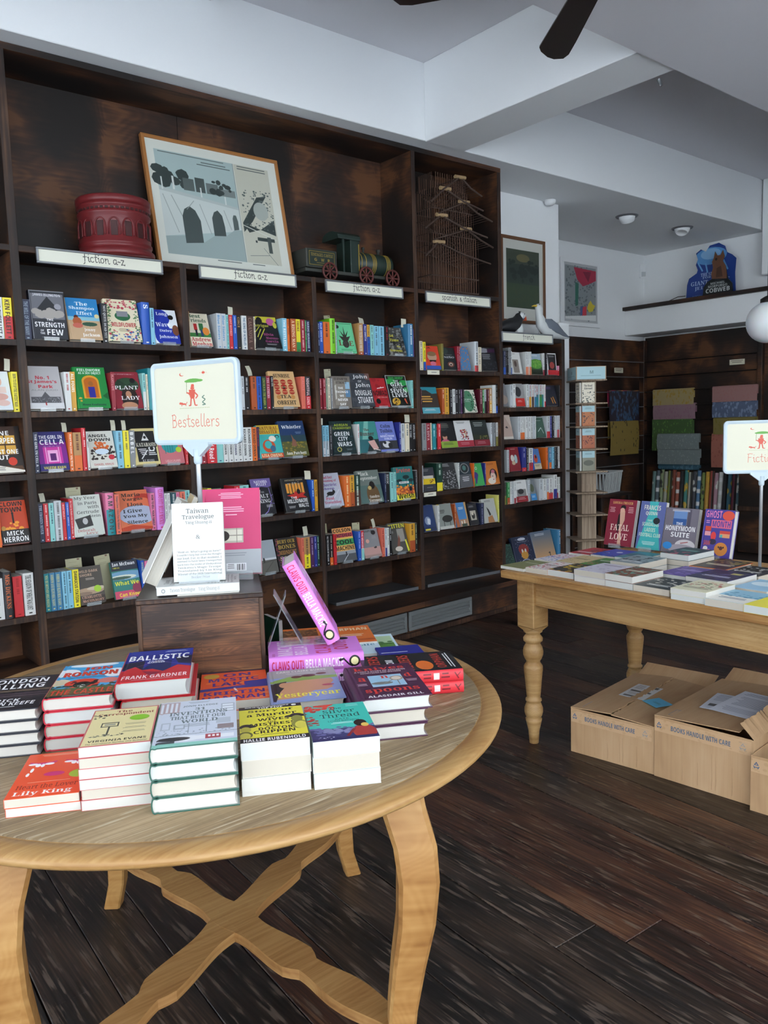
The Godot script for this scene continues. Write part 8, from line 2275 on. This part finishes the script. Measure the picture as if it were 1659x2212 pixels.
# corner = near-left foot of its long front; right is the direction of that front
func carton(corner: Vector3, w: float, d: float, h: float, ang: float, which: int, label: String):
	var o := base("carton", corner, -ang)
	tag(o, label, "cardboard box", "cardboard cartons under the long table")
	var th := 0.004
	# local: x along the front, z = 0 at the front going to -d, y up
	var walls := [[Vector3(w / 2, h / 2, -th / 2), Vector3(w, h, th), "front_wall"], [Vector3(w / 2, h / 2, -d + th / 2), Vector3(w, h, th), "back_wall"], [Vector3(th / 2, h / 2, -d / 2), Vector3(th, h, d - 2 * th), "side_wall"], [Vector3(w - th / 2, h / 2, -d / 2), Vector3(th, h, d - 2 * th), "side_wall"]]
	for q in walls:
		piece(q[2], box_mesh(q[1], 0.0012), mat.card, o, q[0])
	piece("bottom", box_mesh(Vector3(w - 2 * th, th, d - 2 * th)), mat.card_in, o, Vector3(w / 2, th / 2, -d / 2))
	# two long top flaps meeting along the middle, with torn edges
	rng.seed = 90 + which
	var flaps := [[0.0, 1.0], [1.0, -1.0]] if which < 2 else [[1.0, -1.0]]
	for f in flaps:
		var sh := Shape.new()
		var n := 26
		var half: float = w * (0.5 if which == 0 else (0.86 if f[0] == 0.0 else 0.13))
		var rise: float = [0.012, 0.016, 0.075][which] if f[0] == 0.0 else [0.008, 0.05, 0.06][which]
		for k in n:
			var z0 := -d * k / n
			var z1 := -d * (k + 1) / n
			var e0: float = half + rng.randf_range(-0.006, 0.004) if k > 0 else half
			var e1: float = half + rng.randf_range(-0.006, 0.004)
			var x0: float = f[0] * w
			var a := Vector3(x0, h, z0)
			var b := Vector3(x0, h, z1)
			var c := Vector3(x0 + f[1] * e1, h + rise, z1)
			var e := Vector3(x0 + f[1] * e0, h + rise, z0)
			var up := Vector3(0, 0.0035, 0)
			if f[1] > 0:
				sh.quad(a + up, e + up, c + up, b + up); sh.quad(a, b, c, e)
				sh.quad(e, c, c + up, e + up)
			else:
				sh.quad(a + up, b + up, c + up, e + up); sh.quad(a, e, c, b)
				sh.quad(e + up, c + up, c, e)
			if k == 0:
				sh.quad(a, e, e + up, a + up) if f[1] > 0 else sh.quad(e, a, a + up, e + up)
		piece("top_flap", sh.done(), mat.card, o)
	# outer flap at the far end, tipped out
	if which < 2:
		var m := piece("end_flap", box_mesh(Vector3(w - 0.03, 0.0035, 0.10), 0.001), mat.card, o, Vector3(w / 2, h + 0.020, -d - 0.035))
		m.rotation.x = 0.35
	# paper tape with print along the top of the front
	var c := cell(620, 92)
	c.sheet.img.fill_rect(c.rect, Color("cca780"))
	paint(c.sheet.img, c.rect, "d 40 c39e76 0 0 100 100 2;p 44648a 5 22 7.4 48 2.6 48;p cca780 5 32 6 44 4 44;l 3 62 7 62 0.8 44648a;l 2.4 54 3.6 72 0.8 44648a;l 7.6 54 6.4 72 0.8 44648a;S 18 34 62 38 4f6680 BOOKS HANDLE WITH CARE;p 8a9298 92 24 94.4 46 89.6 46;p cca780 92 32 93.4 43 90.6 43;l 89.6 62 94.4 62 0.7 8a9298;l 89 54 90.4 72 0.7 8a9298;l 95 54 93.6 72 0.7 8a9298;r 88 20 8 2 a8a090;r 88 74 8 2 a8a090", which)
	var tape := piece("paper_tape", printed_slab(w - 0.012, 0.050, 0.0008, c, Color("cca780")), c.sheet.m, o, Vector3(w / 2 - 0.004, h - 0.034, 0.0006))
	# raised creases in the front wall, one edge fold where the boards meet
	var cr := Shape.new()
	for k in 5:
		var x: float = w * [0.30, 0.46, 0.60, 0.64, 0.80][k]
		var y1: float = h * [0.5, 0.42, 0.62, 0.60, 0.5][k]
		cr.tube([Vector3(x, h * 0.06, 0), Vector3(x + 0.002, h * 0.2, 0.0), Vector3(x - 0.001, y1, 0.0)], [0.0009, 0.0014, 0.0006], 5)
	piece("crease", cr.done(), mat.card, o)
	# print block on the near flap
	if which < 2:
		var p := cell(160, 110)
		p.sheet.img.fill_rect(p.rect, Color("bd9870"))
		paint(p.sheet.img, p.rect, "r 4 6 92 3 7a8086;r 4 91 92 3 7a8086;r 4 6 2 88 7a8086;r 94 6 2 88 7a8086;k 5 7f858a 10 16 80 40;l 40 66 60 86 5 4f74b0;l 60 66 40 86 5 4f74b0", 4)
		var q := piece("printed_panel", printed_slab(0.135, 0.085, 0.0006, p, Color("bd9870")), p.sheet.m, o, Vector3(0.105, h + 0.0062, -0.065))
		q.rotation = Vector3(-PI / 2, 0, 0)
	# delivery label, note, papers
	if which == 0:
		paper_on(o.transform * Vector3(0.155, h + 0.013, -0.33), -ang, 0.115, 0.19, "delivery_label", "white delivery label with barcodes stuck on the first carton", "r 50 4 40 14 555555;k 5 8a8a8a 8 8 36 30;r 10 46 80 10 4a4a4a;k 3 8a8a8a 8 62 70 18;r 12 84 50 10 666666", "d8dadd")
		paper_on(o.transform * Vector3(0.275, h + 0.016, -0.235), -ang - 0.5, 0.095, 0.085, "sticky_note", "bright blue paper note lying on the first carton", "k 2 4a8aa4 30 50 50 20", "62bde2")
	elif which == 1:
		paper_on(o.transform * Vector3(0.170, h + 0.016, -0.27), -ang + 0.1, 0.15, 0.21, "delivery_label", "white address label under the loose sheets on the middle carton", "k 6 9aa0b4 8 8 60 40;r 12 66 60 14 666666", "d3d7e2")
		paper_on(o.transform * Vector3(0.262, h + 0.022, -0.29), -ang - 0.06, 0.210, 0.297, "loose_paper", "printed white sheets lying on the middle carton", "k 3 8a90a8 8 6 84 12;k 12 a2a8bc 10 24 80 40;k 6 a2a8bc 10 72 84 18", "dfe3ef")

func paper_on(at: Vector3, turn: float, w: float, d: float, called: String, label: String, ops: String, col: String):
	var c := cell(int(w * 900), int(d * 900))
	c.sheet.img.fill_rect(c.rect, Color(col))
	paint(c.sheet.img, c.rect, ops, 7)
	var o := piece(called, printed_slab(w, d, 0.001, c, Color(col)), c.sheet.m, null, at)
	o.transform = Transform3D(Basis(Vector3.UP, turn) * Basis(Vector3.RIGHT, -PI / 2), at)
	tag(o, label, "paper")

# ------------------------------------------------------------------ things that hang from the ceiling
func ceiling_things():
	var hub := Vector3(2.60, 3.02, 2.40)
	var o := base("ceiling_fan", hub)
	tag(o, "dark brown ceiling fan whose blades reach in at the top", "fan")
	var rod := Shape.new()
	rod.lathe([[0.0, -0.06], [0.05, -0.055], [0.075, -0.03], [0.080, 0.0], [0.080, 0.035], [0.05, 0.05], [0.014, 0.055], [0.014, 0.19], [0.05, 0.20], [0.062, 0.25], [0.0, 0.25]], 24)
	piece("motor", rod.done(), mat.fan, o)
	for k in 5:
		var a := deg_to_rad(53.5 + 72.0 * k)
		var poly := PackedVector2Array([Vector2(0.16, -0.05), Vector2(0.60, -0.068), Vector2(0.72, -0.070), Vector2(0.765, -0.058), Vector2(0.785, -0.02), Vector2(0.775, 0.012), Vector2(0.735, 0.052), Vector2(0.70, 0.068), Vector2(0.16, 0.05)])
		var sh := Shape.new()
		sh.prism(poly, -0.004, 0.004, Transform3D(Basis(Vector3.RIGHT, -PI / 2 + 0.16), Vector3.ZERO))
		var b := piece("blade", sh.done(), mat.fan, o)
		b.rotation.y = a
		var br: MeshInstance3D = piece("bracket", box_mesh(Vector3(0.14, 0.008, 0.035), 0.002), mat.dark_metal, o, Vector3(cos(a) * 0.13, 0.006, -sin(a) * 0.13))
		br.rotation.y = a
	# pendant globe at the picture's edge
	var g := base("globe_pendant", Vector3(5.05, 1.955, 1.83))
	tag(g, "white glass globe pendant lamp by the long table", "lamp")
	var gs := Shape.new()
	var prof := []
	for k in 17:
		var b := -PI / 2 + PI * k / 16.0
		prof.append([cos(b) * 0.125, sin(b) * 0.125])
	gs.lathe(prof, 32)
	piece("globe", gs.done(), mat.opal, g)
	var cap := Shape.new()
	cap.lathe([[0.045, 0.112], [0.045, 0.14], [0.02, 0.155], [0.006, 0.16], [0.006, 1.28], [0.05, 1.28], [0.05, 1.285]], 16)
	piece("rod", cap.done(), mat.dark_metal, g)
	# eyeball downlights in the soffit
	var n := 0
	for s in [[6.76, -0.32, 0.5], [7.66, -0.29, -0.4]]:
		var d := base("downlight", Vector3(s[0], SOFFIT_Y, s[1]))
		tag(d, ["white eyeball downlight in the alcove ceiling, the one by the painting", "white eyeball downlight in the alcove ceiling, the one over the standees"][n], "light", "alcove downlights")
		var ring := Shape.new()
		ring.lathe([[0.07, -0.001], [0.078, -0.012], [0.098, -0.010], [0.104, 0.0]], 28)
		piece("ring", ring.done(), mat.metal, d)
		var eye := Shape.new()
		eye.lathe([[0.0, -0.062], [0.048, -0.060], [0.052, -0.066], [0.060, -0.058], [0.074, -0.02], [0.076, 0.02], [0.0, 0.03]], 28, Vector3.ZERO, Transform3D(Basis(Vector3(0.3, 0, 1).normalized(), s[2]), Vector3(0, 0.006, 0)))
		piece("eyeball", eye.done(), mat.white, d)
		n += 1
	# small wall bracket hanging under the beam
	var bk := base("cable_clip", Vector3(4.21, 3.235, 1.60))
	tag(bk, "small dark clip left under the white ceiling beam", "clip")
	var cl := Shape.new()
	cl.tube([Vector3(0, 0.012, 0), Vector3(0.01, -0.02, 0.01), Vector3(-0.015, -0.03, 0.02)], [0.012, 0.010, 0.004], 6)
	piece("hook", cl.done(), mat.metal, bk)
